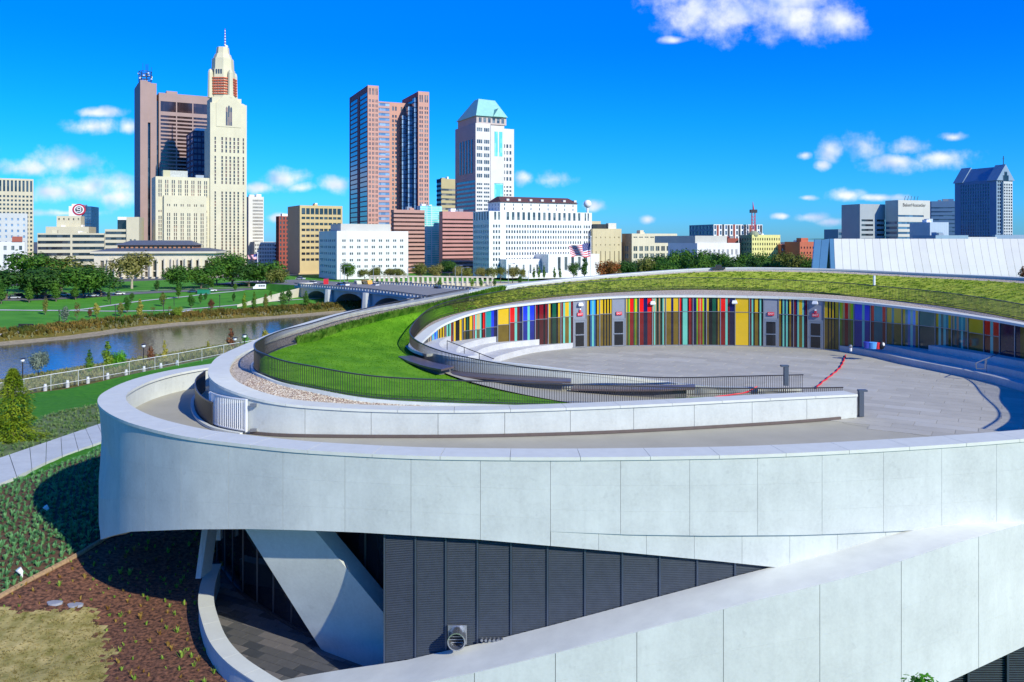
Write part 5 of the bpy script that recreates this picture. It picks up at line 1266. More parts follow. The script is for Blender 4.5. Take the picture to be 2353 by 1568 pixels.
# -- pink granite twin wing tower
pink = bm('pink_granite', (.56,.30,.23)); 
B = Bld('office_tower', 'tall pink granite office tower with two raised wings and dark glass sides', 845, 600, R(24)); f = B.f
wa, wb, wc = f.a(870), f.a(955, 22), f.a(986); zt = f.Z(196); zt2 = f.Z(210, f.a(961))
gs = (clus(3,2,.72,.62,.03), floors(.005,.93,36,.62)+[(.95,.985)], GL['mid'])
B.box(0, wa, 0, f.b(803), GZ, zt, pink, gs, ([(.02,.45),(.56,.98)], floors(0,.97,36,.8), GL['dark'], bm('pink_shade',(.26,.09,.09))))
zm = f.Z(234, f.a(900), 22)
B.box(wa+.01, wb+8, 22, 44, GZ, zm, pink, (clus(6,2,.66,.6,.03), floors(.005,.93,34,.6)+[(.95,.975)], GL['mid']))
for k in range(4): B.box(wa+.02, wa+2.2+2.2*k, 22-5*(k+1), 21.98-5*k, GZ, lerp(zt-12, zm, .2*(3-k)+.2), bm('pink_band',(.46,.28,.26)), ([(.0,1)], floors(0,1,34,.55), GL['sky']))
a1 = f.a(961)
for k in range(3): B.box(a1-2.0-3.0*k, a1-.01, 3+6*k, 8.9+6*k, GZ, zt2-4-6*k, bm('navy_glass', (.012,.03,.085)), ([(.0,1)], floors(0,1,34,.9), GL['sky']), ([(.0,1)], floors(0,1,34,.9), GL['blue']))
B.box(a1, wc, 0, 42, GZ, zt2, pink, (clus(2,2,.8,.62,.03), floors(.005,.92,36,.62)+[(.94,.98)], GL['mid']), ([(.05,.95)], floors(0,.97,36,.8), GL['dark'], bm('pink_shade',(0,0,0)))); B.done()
# -- brick office and glass between
ltb = bm('light_brick', (.46,.26,.21))
B = simple('office_building', 'pinkish brick office building with ribbon windows in front of the pink tower', 905, 555, 482, 976, 898, ltb, ([(.0,1)], floors(0,.97,15,.40), GL['brown']), ([(0,1)], floors(0,.97,15,.5), GL['dark'])); B.done()
B = simple('office_building', 'pale turquoise glass building in front of the pink tower', 966, 575, 473, 1016, 958, bm('aqua_panel', (.55,.72,.76)), ([(.0,.28),(.31,.50),(.53,1)], even(30,.8), GL['teal']), None); B.done()
B = simple('office_building', 'broad pink brick office building with stepped sides left of the white courthouse', 1017, 560, 486, 1096, 1009, bm('rose_brick', (.50,.25,.22)), ([(0,1)], floors(0,.9,14,.42), GL['brown']), None); B.done()
# -- small beige tower
B = simple('office_tower', 'small beige tower with dark sides between the pink tower and the green roofed tower', 1014, 780, 411, 1050, 1003, bm('olive_panel', (.45,.38,.20)), ([(.0,1)], floors(0,.9,16,.45), GL['warm']), ([(0,1)], floors(0,.97,18,.5), GL['blue'], bm('navy_glass',(0,0,0)))); B.done()
# -- green roofed tower (octagonal)
whp = bm('white_granite', (.68,.64,.60)); 
B = Bld('office_tower', 'tall white granite tower with chamfered corners and a green copper hipped roof', 1093, 620, R(26)); f = B.f
wr = f.a(1158); wl = f.b(1046); zt = f.Z(283); wz = ([(.06,.26),(.30,.50)], None, None)
fl = floors(.03,.60,20,.45); flc = floors(.62,.90,6,.55)
a_m = f.a(1127)
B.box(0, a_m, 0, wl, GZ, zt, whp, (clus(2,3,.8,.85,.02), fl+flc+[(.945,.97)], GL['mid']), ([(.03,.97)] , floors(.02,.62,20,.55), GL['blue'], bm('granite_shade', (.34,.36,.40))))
for i in range(5):
    xx = wl*(.2+.14*i); mb = MB(); M = B.M(0, xx, zt*.68, 'L'); mb.box(0,2.2,-.3,.5,0,zt*.22,M); mb.build('slot_window', GL['dark'], B.t)
a_c = a_m
# chamfered lit corner, turned face
B.box(a_m+.01, wr, .0, wl, GZ, zt-1, whp, ([(.30,.92)], [(.20,.60)], GL['teal']), None)
B.face('F', a_m+.01, -.46, wr-a_m, GZ, zt-1, [(.26,.92)], [(.02,.60)], whp, GL['teal'], .45)
mb = MB(); M = B.M(a_m, -.5, 0, 'F')
for x0 in (.28,.62): mb.box((wr-a_m)*x0, (wr-a_m)*(x0+.24), -.1, .3, f.Z(357), f.Z(300), M)
mb.build('window', GL['teal'], B.t)
B.box(wr, f.a(1181, 6), 6, wl-4, GZ, zt-2, whp, (clus(1,3,.7,.6), fl+flc, GL['mid']))
B.box(1.5, wr+3, 2, wl-2, zt, f.Z(265), bm('tower_attic', (.50,.42,.38)), (even(6,.6,.05), [(.2,.8)], GL['mid']))
cop = mat('green_copper', (.30,.58,.50), .55, .08, .3)
zt3 = f.Z(265); top = f.Z(229, 10, wl/2); c = [f.P(.5,.5,zt3), f.P(wr+3.5,.5,zt3), f.P(wr+3.5,wl-.5,zt3), f.P(.5,wl-.5,zt3)]; t4 = [f.P(wr*.42,wl*.42,top), f.P(wr*.42+14,wl*.42,top-.5), f.P(wr*.42+14,wl*.62,top-.5), f.P(wr*.42,wl*.62,top)]
mb = MB(); mb.hexa(c, t4); mb.build('hipped_roof', cop, B.t)
mb = MB(); g = [f.P(wr*.62,-.2,zt3), f.P(wr*.98,-.2,zt3), f.P(wr*.8,-.2,zt3+6.5)]; g2 = [f.P(wr*.62,8,zt3), f.P(wr*.98,8,zt3), f.P(wr*.8,10,zt3+6.5)]; mb.q(*g); mb.q(g[0],g2[0],g2[2],g[2]); mb.q(g[1],g[2],g2[2],g2[1]); mb.build('dormer', cop, B.t); B.done()
# -- supreme court
B = Bld('courthouse', 'large white marble courthouse with rows of windows and a dark hipped roof', 1124, 490, R(28)); f = B.f
wr = f.a(1360); wl = f.b(1087); zt = f.Z(485); mar = bm('marble', (.71,.71,.69))
fl9 = [(.17+.0805*i, .17+.0805*i+.042) for i in range(8)]
xsC = [(.035,.05),(.06,.075),(.085,.10)] + [x for k in range(15) for x in ((.155+.0498*k,.155+.0498*k+.014),(.179+.0498*k,.179+.0498*k+.014))] + [(.915,.93),(.94,.955),(.965,.98)]
B.box(0, wr, 0, wl, GZ, f.Z(508), mar, (xsC, [((.10+.098*i), (.10+.098*i+.052)) for i in range(9)], GL['mid']), (even(8,.45), [((.10+.098*i), (.10+.098*i+.052)) for i in range(9)], GL['mid']))
z8 = f.Z(508)
B.box(0, wr, 0, wl, z8+.01, zt, mar, ([(.045,.065),(.08,.10)]+[(.160+.0498*k,.160+.0498*k+.024) for k in range(15)]+[(.925,.94),(.955,.97)], [(.12,.93)], GL['mid']), (even(6,.4), [(.12,.93)], GL['dark']))
B.box(wr*.115, wr*.865, 2, wl-4, zt, f.Z(463), mar, (even(9,.12), [(.15,.42),(.6,.82)], GL['mid']), (even(4,.2), [(.15,.42),(.6,.82)], GL['mid']))
zr = f.Z(463)
mb = MB(); c = [f.P(wr*.11,1,zr), f.P(wr*.87,1,zr), f.P(wr*.87,wl-3,zr), f.P(wr*.11,wl-3,zr)]; t4 = [f.P(wr*.15,wl*.4,zr+3.6), f.P(wr*.83,wl*.4,zr+3.6), f.P(wr*.83,wl*.5,zr+3.6), f.P(wr*.15,wl*.5,zr+3.6)]; mb.hexa(c,t4); mb.build('roof', mat('brown_slate', (.13,.06,.05), .6, .1, .5), B.t)
for k in range(7):
    mb = MB(); M = B.M(wr*(.18+.11*k), 2.6, zr+.8, 'F'); mb.box(0,1.8,0,3,0,1.2,M); mb.build('roof_vent', w1, B.t)
B.box(wr*.10, wr*.42, -8, 0, GZ, f.Z(596), mar, (even(5,.25), [(.2,.7)], GL['mid'])); B.box(wr*.43, wr*.93, -16, 0, GZ, f.Z(585), mar, ([(.18+.13*k,.18+.13*k+.055) for k in range(5)], [(.30,.88)], GL['mid'])); 
for k in range(5): B.box(wr*(.16+.012*k), wr*(.9-.012*k), -17.5-.8*k, -16.02-.8*k, GZ, GZ+3-.5*k, mar, name='step')
B.done()
# -- water tower
p = pz(1350, 469, 560); t = thing('water_tower', 'white ball shaped water tower rising behind the white courthouse', 'water tower', (p.x, p.y, GZ)); mb = MB(); mb.ball(p, 2.7, 20); mb.build('tank', white_paint, t, True); mb = MB(); mb.rod((p.x,p.y,GZ), p, 1.2, 10, .7); mb.build('stem', white_paint, t)
# -- tan blocks right
tan = bm('tan_stone', (.60,.50,.30)); 
B = simple('office_building', 'tan stone office block with tall narrow window slits right of the white courthouse', 1362, 520, 526, 1428, None, tan, ([(.10+.16*k,.10+.16*k+.03) for k in range(5)]+[(.88,.93)], [(.02,.52),(.64,.67),(.80,.83)], bm('tan_slit',(.34,.28,.17))), phi=R(14)); f = B.f
B.box(1, f.a(1410), 3, 12, B.zt, B.zt+3, GL['brown'], name='roof_plant'); B.box(-2, f.a(1388), 6, 16, B.zt, f.Z(508), tan, name='penthouse'); B.box(f.a(1400), f.a(1418), 1.5, 6, B.zt, B.zt+3.6, creamw, name='roof_plant'); B.done()
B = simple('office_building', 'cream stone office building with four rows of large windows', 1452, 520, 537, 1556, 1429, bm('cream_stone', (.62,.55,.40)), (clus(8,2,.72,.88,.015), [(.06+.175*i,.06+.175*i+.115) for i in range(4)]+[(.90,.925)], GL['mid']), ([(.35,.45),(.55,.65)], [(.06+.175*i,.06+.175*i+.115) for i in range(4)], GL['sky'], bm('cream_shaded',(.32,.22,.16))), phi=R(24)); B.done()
B = simple('office_building', 'low white office building with a grey penthouse behind the tree line', 1602, 430, 559, 1700, 1535, wh, (clus(9,2,.5,.6,.03), [(.35,.50),(.70,.84)], GL['dark']), (clus(5,2,.5,.6,.03), [(.70,.84)], GL['dark'])); f = B.f
B.box(0, f.a(1675), 1.5, 34, B.zt, f.Z(542), bm('penthouse_grey', (0,0,0)), name='penthouse'); B.done()
B = Bld('apartment_building', 'modern black and white checkered apartment block behind the red crane', 1640, 640, R(14)); f = B.f; wr = f.a(1752); wl = f.b(1584); zt = f.Z(516); blk = bm('black_panel', (.05,.05,.06))
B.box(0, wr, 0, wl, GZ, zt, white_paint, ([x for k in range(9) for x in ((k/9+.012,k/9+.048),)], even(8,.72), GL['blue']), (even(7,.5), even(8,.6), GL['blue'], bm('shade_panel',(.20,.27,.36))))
for k in range(9):
    M = B.M(wr*(k/9+.062), -.25, zt-14, 'F'); mb = MB(); mb.box(0,wr*.038,-.02,.4,0 if k % 2 else 5,14 if k % 2 else 13.5,M); mb.build('dark_bay', blk if k % 3 else brick, B.t)
B.done()
mast = mat('crane_red', (.55,.04,.08), .5, 0); p = f.P(f.a(1722), -6, 0); t = thing('tower_crane', 'red lattice tower crane mast rising over the checkered apartment block', 'crane', (p.x, p.y, GZ)); mb = MB(); zt_ = f.Z(490, f.a(1722)); zz0 = f.Z(548, f.a(1722))
for sx, sy in ((-1,-1),(1,-1),(1,1),(-1,1)): mb.rod((p.x+sx*1.2,p.y+sy*1.2,GZ),(p.x+sx*1.2,p.y+sy*1.2,zt_), .22, 4)
z_ = zz0 - 6
while z_ < zt_ - 2:
    for (a, b_) in (((-1,-1),(1,-1)),((1,-1),(1,1)),((1,1),(-1,1)),((-1,1),(-1,-1))): mb.rod((p.x+a[0]*1.2,p.y+a[1]*1.2,z_),(p.x+b_[0]*1.2,p.y+b_[1]*1.2,z_+2.4), .13, 4)
    z_ += 2.4
mb.build('mast', mast, t); mb = MB(); mb.box(-2.6,2.6,-1.5,1.5,0,2.5, Matrix.Translation((p.x,p.y,zt_))); mb.build('slewing_unit', blk, t); mb = MB(); mb.rod((p.x,p.y,zt_+2.4),(p.x-.5,p.y,f.Z(465,f.a(1722))), .7, 5, .15); mb.build('jib', mast, t)
ye = bm('yellow_render', (.72,.66,.26)); B = simple('apartment_building', 'pale yellow apartment building with small square windows near the crane', 1728, 560, 540, 1793, 1698, ye, (even(12,.45), floors(.05,.95,7,.5), GL['dark']), (even(5,.45), floors(.05,.95,7,.5), GL['dark'], bm('green_render', (.30,.33,.20))), phi=R(14))
mb = MB(); q = B.f.P(3,3,B.zt); mb.ball(q, 3.6, 12, .8); mb.build('round_gable', bm('green_render',(0,0,0)), B.t); B.done()
B = simple('house', 'narrow red brick house front between the white office and the yellow apartments', 1672, 570, 548, 1697, None, brick, (even(4,.4), floors(.1,.9,5,.5), GL['dark']), phi=R(12)); B.done()
rb = bm('orange_brick', (.50,.13,.07)); B = simple('brick_building', 'orange red brick building with white balconies left of the curved white hall', 1795, 560, 562, 1836, None, rb, (even(6,.4), floors(.1,.9,5,.5), white_paint), phi=R(10)); B.done()
B = simple('brick_building', 'orange brick building with a raised centre beside the curved white hall', 1838, 540, 556, 1872, None, rb, (even(5,.4), floors(.1,.9,5,.4), GL['dark']), phi=R(10)); B.box(2,7,2,8,B.zt,B.zt+2.5,rb,name='raised_centre'); B.done()
# -- blue-grey low, law firm block, round block, gabled tower
B = simple('office_building', 'low blue grey glass building left of the office block with lettering', 1926, 640, 527, 1978, None, bm('blue_grey', (.14,.22,.32)), (even(6,.8), floors(0,.95,7,.5), GL['blue']), phi=R(10)); B.done()
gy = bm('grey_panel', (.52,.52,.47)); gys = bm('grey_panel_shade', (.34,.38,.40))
B = Bld('office_building', 'grey office block with black lettering and ribbon windows below the gabled tower', 2064, 540, R(20)); f = B.f; wr = f.a(2137); wl = f.b(2034); zt = f.Z(460)
rb_ = [(.02+.122*i,.02+.122*i+.055) for i in range(7)] + [(.77+.012,.77+.040)]
B.box(0, wr, 0, wl, GZ, zt, gy, ([(.0,.80)], [(.34+.0675*i,.34+.0675*i+.030) for i in range(6)]+[(.775,.80)], GL['blue']), ([(.0,.99)], [(.34+.0675*i,.34+.0675*i+.034) for i in range(6)], GL['blue']))
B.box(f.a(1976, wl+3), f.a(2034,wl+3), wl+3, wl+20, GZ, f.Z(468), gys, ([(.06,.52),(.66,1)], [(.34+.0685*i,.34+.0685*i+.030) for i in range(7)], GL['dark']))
text_obj('BakerHostetler', 3.15, B.M(wr*.50, -.02, f.Z(472,wr*.5), 'F') @ Matrix.Rotation(R(90),4,'X'), mat('sign_black', (.01,.012,.02), .5, 0), 'sign_lettering', B.t, .05)
for k in range(5): q = f.P(wr*(.3+.1*k), 3, zt); mb = MB(); mb.rod(q, q+Vector((.8,0,3)), .15, 4); mb.build('roof_mast', blk, B.t)
B.done()
B = simple('office_building', 'blue glass office block behind the lettered block and the gabled tower', 2140, 640, 463, 2205, None, bm('steel_blue', (.07,.15,.29)), ([(0,1)], floors(0,.93,16,.35), GL['blue']), phi=R(-14)); B.done()
B = simple('office_building', 'small round fronted white building with blue glass under the gabled tower', 2137, 500, 511, 2180, None, bm('round_white', (.42,.52,.60)), ([(.02,.26)]+[(.36+.11*k,.36+.11*k+.085) for k in range(6)], [(.02,.72)], GL['blue']), phi=R(8)); B.done()
B = Bld('office_tower', 'dark blue gabled office tower with a thin antenna at the right edge', 2302, 520, R(66)); f = B.f
# at the right edge the long shaded side faces the camera
B = None; bpy.data.objects.remove(bpy.data.objects['office_tower.%03d' % max(int(o.name[-3:]) for o in bpy.data.objects if o.name.startswith('office_tower.'))])
B = Bld('office_tower', 'dark blue gabled office tower with a thin antenna at the right edge', 2290, 560, R(20)); f = B.f
wr = f.a(2327); wl = f.b(2194); zt = f.Z(413); nv = bm('navy_stone', (.13,.21,.38)); ltst = bm('light_stone', (.50,.54,.54)); mid_ = bm('blue_stone', (.22,.32,.42))  # left side uses a darker blue stone, its shade put into the colour
B.box(0, wr, 0, wl, GZ, zt, mid_, ([(.06,.14),(.18,.26),(.88,.96)], even(26,.7), GL['dark']), ([x for x in even(12,.62,.14)], floors(0,.97,26,.72), GL['blue'], nv))
B.box(wr*.30, wr*.86, -1.6, -.01, GZ, f.Z(417), ltst, (even(4,.62), floors(.02,.98,30,.62), GL['dark']))
pk = f.Z(382, wr*.5); mb = MB(); A = [f.P(0,0,zt), f.P(wr,0,zt), f.P(wr*.5,0,pk)]; C = [f.P(0,wl,zt), f.P(wr,wl,zt), f.P(wr*.5,wl,pk)]; mb.q(*A); mb.q(*C[::-1]); mb.build('gable', mid_, B.t)
mb = MB(); mb.q(A[0],A[2],C[2],C[0]); mb.q(A[1],C[1],C[2],A[2]); mb.build('roof', mat('blue_slate', (.12,.22,.36), .4, .1, .3), B.t)
for b0 in (-.8, wl-7): 
    mb = MB(); A = [f.P(-.8,b0,zt-.5), f.P(wr+.8,b0,zt-.5), f.P(wr*.5,b0,pk+1.2)]; C = [f.P(-.8,b0+8,zt-.5), f.P(wr+.8,b0+8,zt-.5), f.P(wr*.5,b0+8,pk+1.2)]; mb.q(*A); mb.q(A[0],A[2],C[2],C[0]); mb.q(A[1],C[1],C[2],A[2]); mb.q(*C[::-1]); mb.build('gable_end', mid_, B.t)
for k in range(4): mb = MB(); M = B.M(wr*(.33+.09*k), -.9, zt-1, 'F'); mb.box(0,1.0,-.1,.2,0,6.5 if k in (1,2) else 4,M); mb.build('window', GL['dark'], B.t)
mb = MB(); q = f.P(wr*.5,1,pk); mb.rod(q, up(q,7), .25, 5); mb.rod(up(q,5)-Vector((1,0,0)), up(q,5)+Vector((1,0,0)), .15, 4); mb.build('antenna', blk, B.t)
B.box(-6, wr+10, -4, -1.7, GZ, f.Z(540), mid_, (even(14,.6), [(.3,.9)], GL['dark'])); B.done()
B = simple('warehouse', 'low blue grey sheds with pale roofs in front of the gabled tower', 2150, 440, 541, 2225, None, bm('shed_blue', (.25,.38,.48)), (even(4,.5), [(.6,.7)], white_paint), phi=R(8)); 
B.box(B.f.a(2230), B.f.a(2300), 3, 12, GZ, B.f.Z(545), bm('shed_white', (.6,.62,.6)), name='shed'); B.box(B.f.a(2300), B.f.a(2380), 3, 12, GZ, B.f.Z(549), bm('shed_tan', (.4,.33,.22)), name='shed'); B.done()
# -- curved white panelled hall
p0, p1 = pz(1900, 552, 175), pz(2700, 552, 150)
hall = thing('exhibition_hall', 'long curved white panelled hall beyond the roof at the right', 'building', (75, 170, 10)); hm = mat('hall_panel', (.76,.74,.66), .4, .04, .3); hm2 = mat('hall_panel_b', (.70,.68,.61), .4, .04, .3); hs_ = mat('hall_end_blue', (.09,.22,.36), .35, .05, .5)
uh = [1872,1888,1906,1916] + [1916 + 17.6*i for i in range(1, 44)]
def hp(u, t, z):                                                        # t 0 top .. 1 base: bulging section
    lean = (8 + min(26, (u-1916)*.12))*t**1.2 if u > 1906 else -14*t
    b_ = 2.2*math.sin(min(1,t*1.1)*math.pi*.8); zz_ = z - 5*t - b_
    vtop = 549 if u > 1890 else 551; H = -.02 + (14.0)*t
    H = (vtop-HZ)*z/F + 14*t
    return W((u + lean - CX)*zz_/F, zz_, H)
for i in range(len(uh)-1):
    a, b_ = uh[i], uh[i+1]; za, zb = 175-(a-1900)*.02, 175-(b_-1900)*.02
    mb = MB(); n = 8; A = [hp(a+.35, k/n, za) for k in range(n+1)]; C = [hp(b_-.35, k/n, zb) for k in range(n+1)]; bk = Vector((.05,.6,0))
    mb.sweep(A, C, [q+bk for q in C], [q+bk for q in A]); mb.build('wall_panel', hs_ if i < 3 else random.choice((hm,hm,hm2)), hall)
mb = MB(); mb.strip([W((u-CX)*(174-(u-1900)*.02)/F+.6, 176-(u-1900)*.02, (550-HZ)*175/F+.2) for u in uh], [W((u-CX)*(174-(u-1900)*.02)/F+.6, 178, 20) for u in uh]); mb.build('inner_wall', mat('hall_inner', (.25,.27,.3), .6, 0), hall)
mb = MB(); mb.strip([W((u-CX)*(175-(u-1900)*.02)/F, 175-(u-1900)*.02, (549-HZ)*175/F) for u in uh], [W((u-CX)*(175-(u-1900)*.02)/F+6, 200, (549-HZ)*175/F+.1) for u in uh]); mb.build('roof', hm, hall)
# -- city hall
B = Bld('city_hall', 'long limestone civic building with columns and a dark hipped roof behind the park trees', 216, 478, R(8)); f = B.f; wr = f.a(492); lst = bm('civic_limestone', (.64,.57,.44)); zt = f.Z(583)
B.box(0, wr, 0, 30, GZ, zt, lst, (even(13,.42,.03), [(.06,.28),(.32,.72)], GL['warm']), None, d=1.2)
a0, a1 = wr*.28, wr*.80
for k in range(14):
    mb = MB(); q = f.P(lerp(wr*.12, wr*.88, k/13), -.9, GZ+1); mb.rod(q, up(q,(zt-GZ)*.72), .85, 8, .72); mb.build('column', lst, B.t)
B.box(-1.5, wr+1.5, -2, 32, zt, zt+1.2, lst, name='cornice')
dk = mat('civic_roof', (.10,.115,.15), .6, .1, .3); mb = MB(); c = [f.P(-1.5,-2,zt+1.2), f.P(wr+1.5,-2,zt+1.2), f.P(wr+1.5,32,zt+1.2), f.P(-1.5,32,zt+1.2)]; t4 = [f.P(wr*.12,6,zt+3), f.P(wr*.88,6,zt+3), f.P(wr*.88,26,zt+3), f.P(wr*.12,26,zt+3)]; mb.hexa(c,t4); mb.build('lower_roof', dk, B.t)
orr = bm('clerestory', (.48,.22,.12)); B.box(wr*.16, wr*.80, 7, 26, zt+1.3, zt+4.8, orr, (even(16,.45), [(.2,.8)], GL['dark']))
mb = MB(); zc = zt+4.8; c = [f.P(wr*.14,5.5,zc), f.P(wr*.82,5.5,zc), f.P(wr*.82,27,zc), f.P(wr*.14,27,zc)]; t4 = [f.P(wr*.24,15,zc+2.8), f.P(wr*.74,15,zc+2.8), f.P(wr*.74,18,zc+2.8), f.P(wr*.24,18,zc+2.8)]; mb.hexa(c,t4); mb.build('upper_roof', dk, B.t); B.done()

# ------------------------------------------------------------------ bridge
bc = mat('bridge_concrete', (.42,.44,.44), .8, .12, .3)
b0, b1 = Vector((-92, 362)), Vector((-22, 270)); bd = (b1-b0).normalized(); bn = Vector((-bd.y, bd.x)); 
if bn.y < 0: bn = -bn
BL = (b1-b0).length; bw = 34; DH = 20.4
br = thing('bridge', 'concrete arch road bridge over the river with a balustrade', 'bridge', W(b0.x, b0.y, 27))
def bp(s_, w_, H): q = b0 + bd*s_ + bn*w_; return W(q.x, q.y, H)
spans = [(3, 29), (32, 62), (65, 95), (98, 122)]
mb = MB()
def deckH(s_): return DH - .9*math.sin(math.pi*min(1,max(0,s_/130)))
xs_ = [s_*1.0 for s_ in range(-6, 136)]
def arch(s_):
    for a, b_ in spans:
        if a < s_ < b_: t = (s_-(a+b_)/2)/((b_-a)/2); return 28.6 - (28.6-(deckH(s_)+1.4))*math.sqrt(max(0,1-t*t))**.9
    return 28.6
for sd in (0, bw):
    for a, b_ in zip(xs_, xs_[1:]):
        mb.q(bp(a,sd,deckH(a)), bp(b_,sd,deckH(b_)), bp(b_,sd,arch(b_)), bp(a,sd,arch(a)))
for a, b_ in zip(xs_, xs_[1:]): mb.q(bp(a,0,arch(a)), bp(b_,0,arch(b_)), bp(b_,bw,arch(b_)), bp(a,bw,arch(a)))
mb.build('arches', bc, br)
mb = MB(); mb.sweep([bp(s_,-1.0,deckH(s_)-.25) for s_ in xs_],[bp(s_,-1.0,deckH(s_)+.55) for s_ in xs_],[bp(s_,bw+1,deckH(s_)+.55) for s_ in xs_],[bp(s_,bw+1,deckH(s_)-.25) for s_ in xs_]); mb.build('deck', bc, br)
mb = MB(); mb.strip([bp(s_,1.8,deckH(s_)-.27) for s_ in xs_],[bp(s_,bw-1.8,deckH(s_)-.27) for s_ in xs_]); mb.build('roadway', mat('bridge_asphalt', (.24,.235,.22), .85, .1, .3), br)
for a, b_ in spans:
    c_ = (b_ + 1.5); mb = MB(); q = bp(c_, 0, 28.8); mb.rod(bp(c_,-1.4,28.8), bp(c_,-1.4,deckH(c_)+.3), 2.2, 8, 1.6); mb.build('pier', bc, br)
mb = MB(); mb.box(-.28,.28,-.3,.3,0,1.0); bme = mb.mesh('baluster_post', bc)
dkb = mat('balustrade_dark', (.10,.10,.11), .6, 0)
for sd in (-.7, bw+.7):
    mb = MB(); mb.sweep([bp(s_,sd-.22,deckH(s_)-1.35) for s_ in xs_],[bp(s_,sd-.22,deckH(s_)-1.05) for s_ in xs_],[bp(s_,sd+.22,deckH(s_)-1.05) for s_ in xs_],[bp(s_,sd+.22,deckH(s_)-1.35) for s_ in xs_]); mb.build('handrail', dkb, br)
    for k in range(56): place('baluster_post', bme, br, bp(k*2.4-2, sd, deckH(k*2.4-2)-.25), math.atan2(bd.y, bd.x))
mb = MB(); q = pz(703, 690, 364); mb.rod((q.x,q.y,CAMZ-27), (q.x,q.y,CAMZ-19.2), 3.0, 14); mb.rod((q.x,q.y,CAMZ-19.2), (q.x,q.y,CAMZ-18.8), 3.2, 14); mb.build('end_pylon', mat('pylon_stone', (.60,.55,.43), .8, .08, .5), br)
mb = MB(); mb.q(pz(470,662,395), pz(700,652,370), pz(700,697,366), pz(600,705,330), pz(560,712,325)); 
rw = Curve([far_pt(545,706), far_pt(620,694), pz(700,690,366)], 8); A = [Vector((p.x,p.y,CAMZ-lerp(24.6,20.6,i/(len(rw.p)-1)))) for i, p in enumerate(rw.p)]
mb = MB(); mb.sweep(A, [Vector((p.x,p.y,CAMZ-27)) for p in A], [Vector((p.x+.3,p.y+1,CAMZ-27)) for p in A], [p+Vector((.3,1,0)) for p in A]); tag(mb.build('retaining_wall', mat('pylon_stone',(0,0,0))), 'cream retaining wall rising to the bridge end', 'wall')
# approach road and the far quay
def flat_poly(pts, H, m, name): mb = MB(); mb.q(*[W(x, z, H) for x, z in pts]); o = mb.build(name, m); o['kind'] = 'structure'; return o
A1 = b0 + bn*(-1) - bd*4; A2 = b0 + bn*(bw+1) - bd*4
ap = mat('approach_asphalt', (.20,.20,.20), .85, .12, .2)
mb = MB(); 
for t0, t1 in ((0,.5),(.5,1)):
    f0 = lambda t, s_: bp(-3.5 - t*95, (1.8, bw-1.8)[s_] + (t*8 if s_ else 0), lerp(deckH(0)-.27, GH-.3, t))
    mb.q(f0(t0,0), f0(t1,0), f0(t1,1), f0(t0,1))
o = mb.build('approach_road', ap); o['kind'] = 'structure'
mb = MB(); N_ = 12; g_ = lambda t, s_, dn: up(bp(-3.5 - t*95, (1.0, bw-1.0)[s_] + ((1 if s_ else -1)*((t*8 if s_ else 0) + dn*.6)), lerp(deckH(0)-.27, GH-.3, t)), -.06 - dn)
T_ = [i/N_ for i in range(N_+1)]
mb.sweep([g_(t,0,0) for t in T_], [g_(t,0,4.5) for t in T_], [g_(t,1,4.5) for t in T_], [g_(t,1,0) for t in T_]); o = mb.build('embankment', parkgrass); o['kind'] = 'structure'
qy = [pz(690,640,455), pz(1380,640,430)]
mb = MB(); mb.hexa([W(-60,360,28), W(45,338,28), W(60,440,28), W(-75,440,28)], [W(-60,360,22), W(45,338,22), W(60,440,22), W(-75,440,22)]); o = mb.build('quay', mat('quay_stone', (.55,.50,.36), .8, .1, .3)); o['kind'] = 'structure'
mb = MB(); mb.q(W(-150,418,22.32), W(90,400,22.32), W(90,428,22.32), W(-150,440,22.32)); o = mb.build('street', ap); o['kind'] = 'structure'
# ------------------------------------------------------------------ vegetation
def crown_mesh(name, blobs, n, leaf, seed, m, flat=.0, droop=0):
    rnd = random.Random(seed); mb = MB(); tot = sum(b[3]**2 for b in blobs)
    for (x, y, z, r) in blobs:
        k = int(n * r*r / tot)
        for _ in range(k):
            d = Vector((rnd.gauss(0,1), rnd.gauss(0,1), rnd.gauss(0,1))).normalized(); rr = r*(rnd.random()**.35)
            lump = 1 + .28*mnoise.noise(d*2.4 + Vector((seed, x*3, z*3)))
            p = Vector((x, y, z)) + d*rr*lump
            nrm = (d*1.1 + Vector((rnd.uniform(-.7,.7), rnd.uniform(-.7,.7), rnd.uniform(-.2,1.0)))).normalized()
            a = nrm.orthogonal().normalized(); b_ = nrm.cross(a); t = rnd.random()*6.28
            a, b_ = a*math.cos(t)+b_*math.sin(t), b_*math.cos(t)-a*math.sin(t); s_ = leaf*rnd.uniform(.6,1.3)
            mb.q(p-a*s_, p-b_*s_*.6, p+a*s_, p+b_*s_*.6)
    return mb.mesh(name, m)
LM = {'green': leafmat('leaf_green', (.035,.125,.012), (.12,.25,.025), .25), 'dark': leafmat('leaf_dark', (.022,.085,.012), (.07,.16,.022), .25), 'olive': leafmat('leaf_olive', (.10,.13,.018), (.24,.25,.05), .25),
      'tan': leafmat('leaf_tan', (.18,.18,.035), (.33,.30,.09), .3), 'lime': leafmat('leaf_lime', (.12,.24,.012), (.27,.38,.035), .5), 'yellow': leafmat('leaf_yellow', (.26,.27,.03), (.45,.40,.07), .5), 'rust': leafmat('leaf_rust', (.12,.045,.02), (.26,.11,.04), .4),
      'orange': leafmat('leaf_orange', (.09,.09,.015), (.45,.10,.02), .35), 'silver': leafmat('leaf_silver', (.13,.18,.12), (.26,.32,.24), .5), 'cypress': leafmat('leaf_cypress', (.12,.21,.008), (.34,.42,.03), .9), 'bright': leafmat('leaf_bright', (.05,.22,.01), (.13,.40,.02), .8)}
bark = mat('bark', (.14,.11,.08), .9, .2, 3); barkp = mat('bark_pale', (.42,.36,.27), .85, .2, 1)
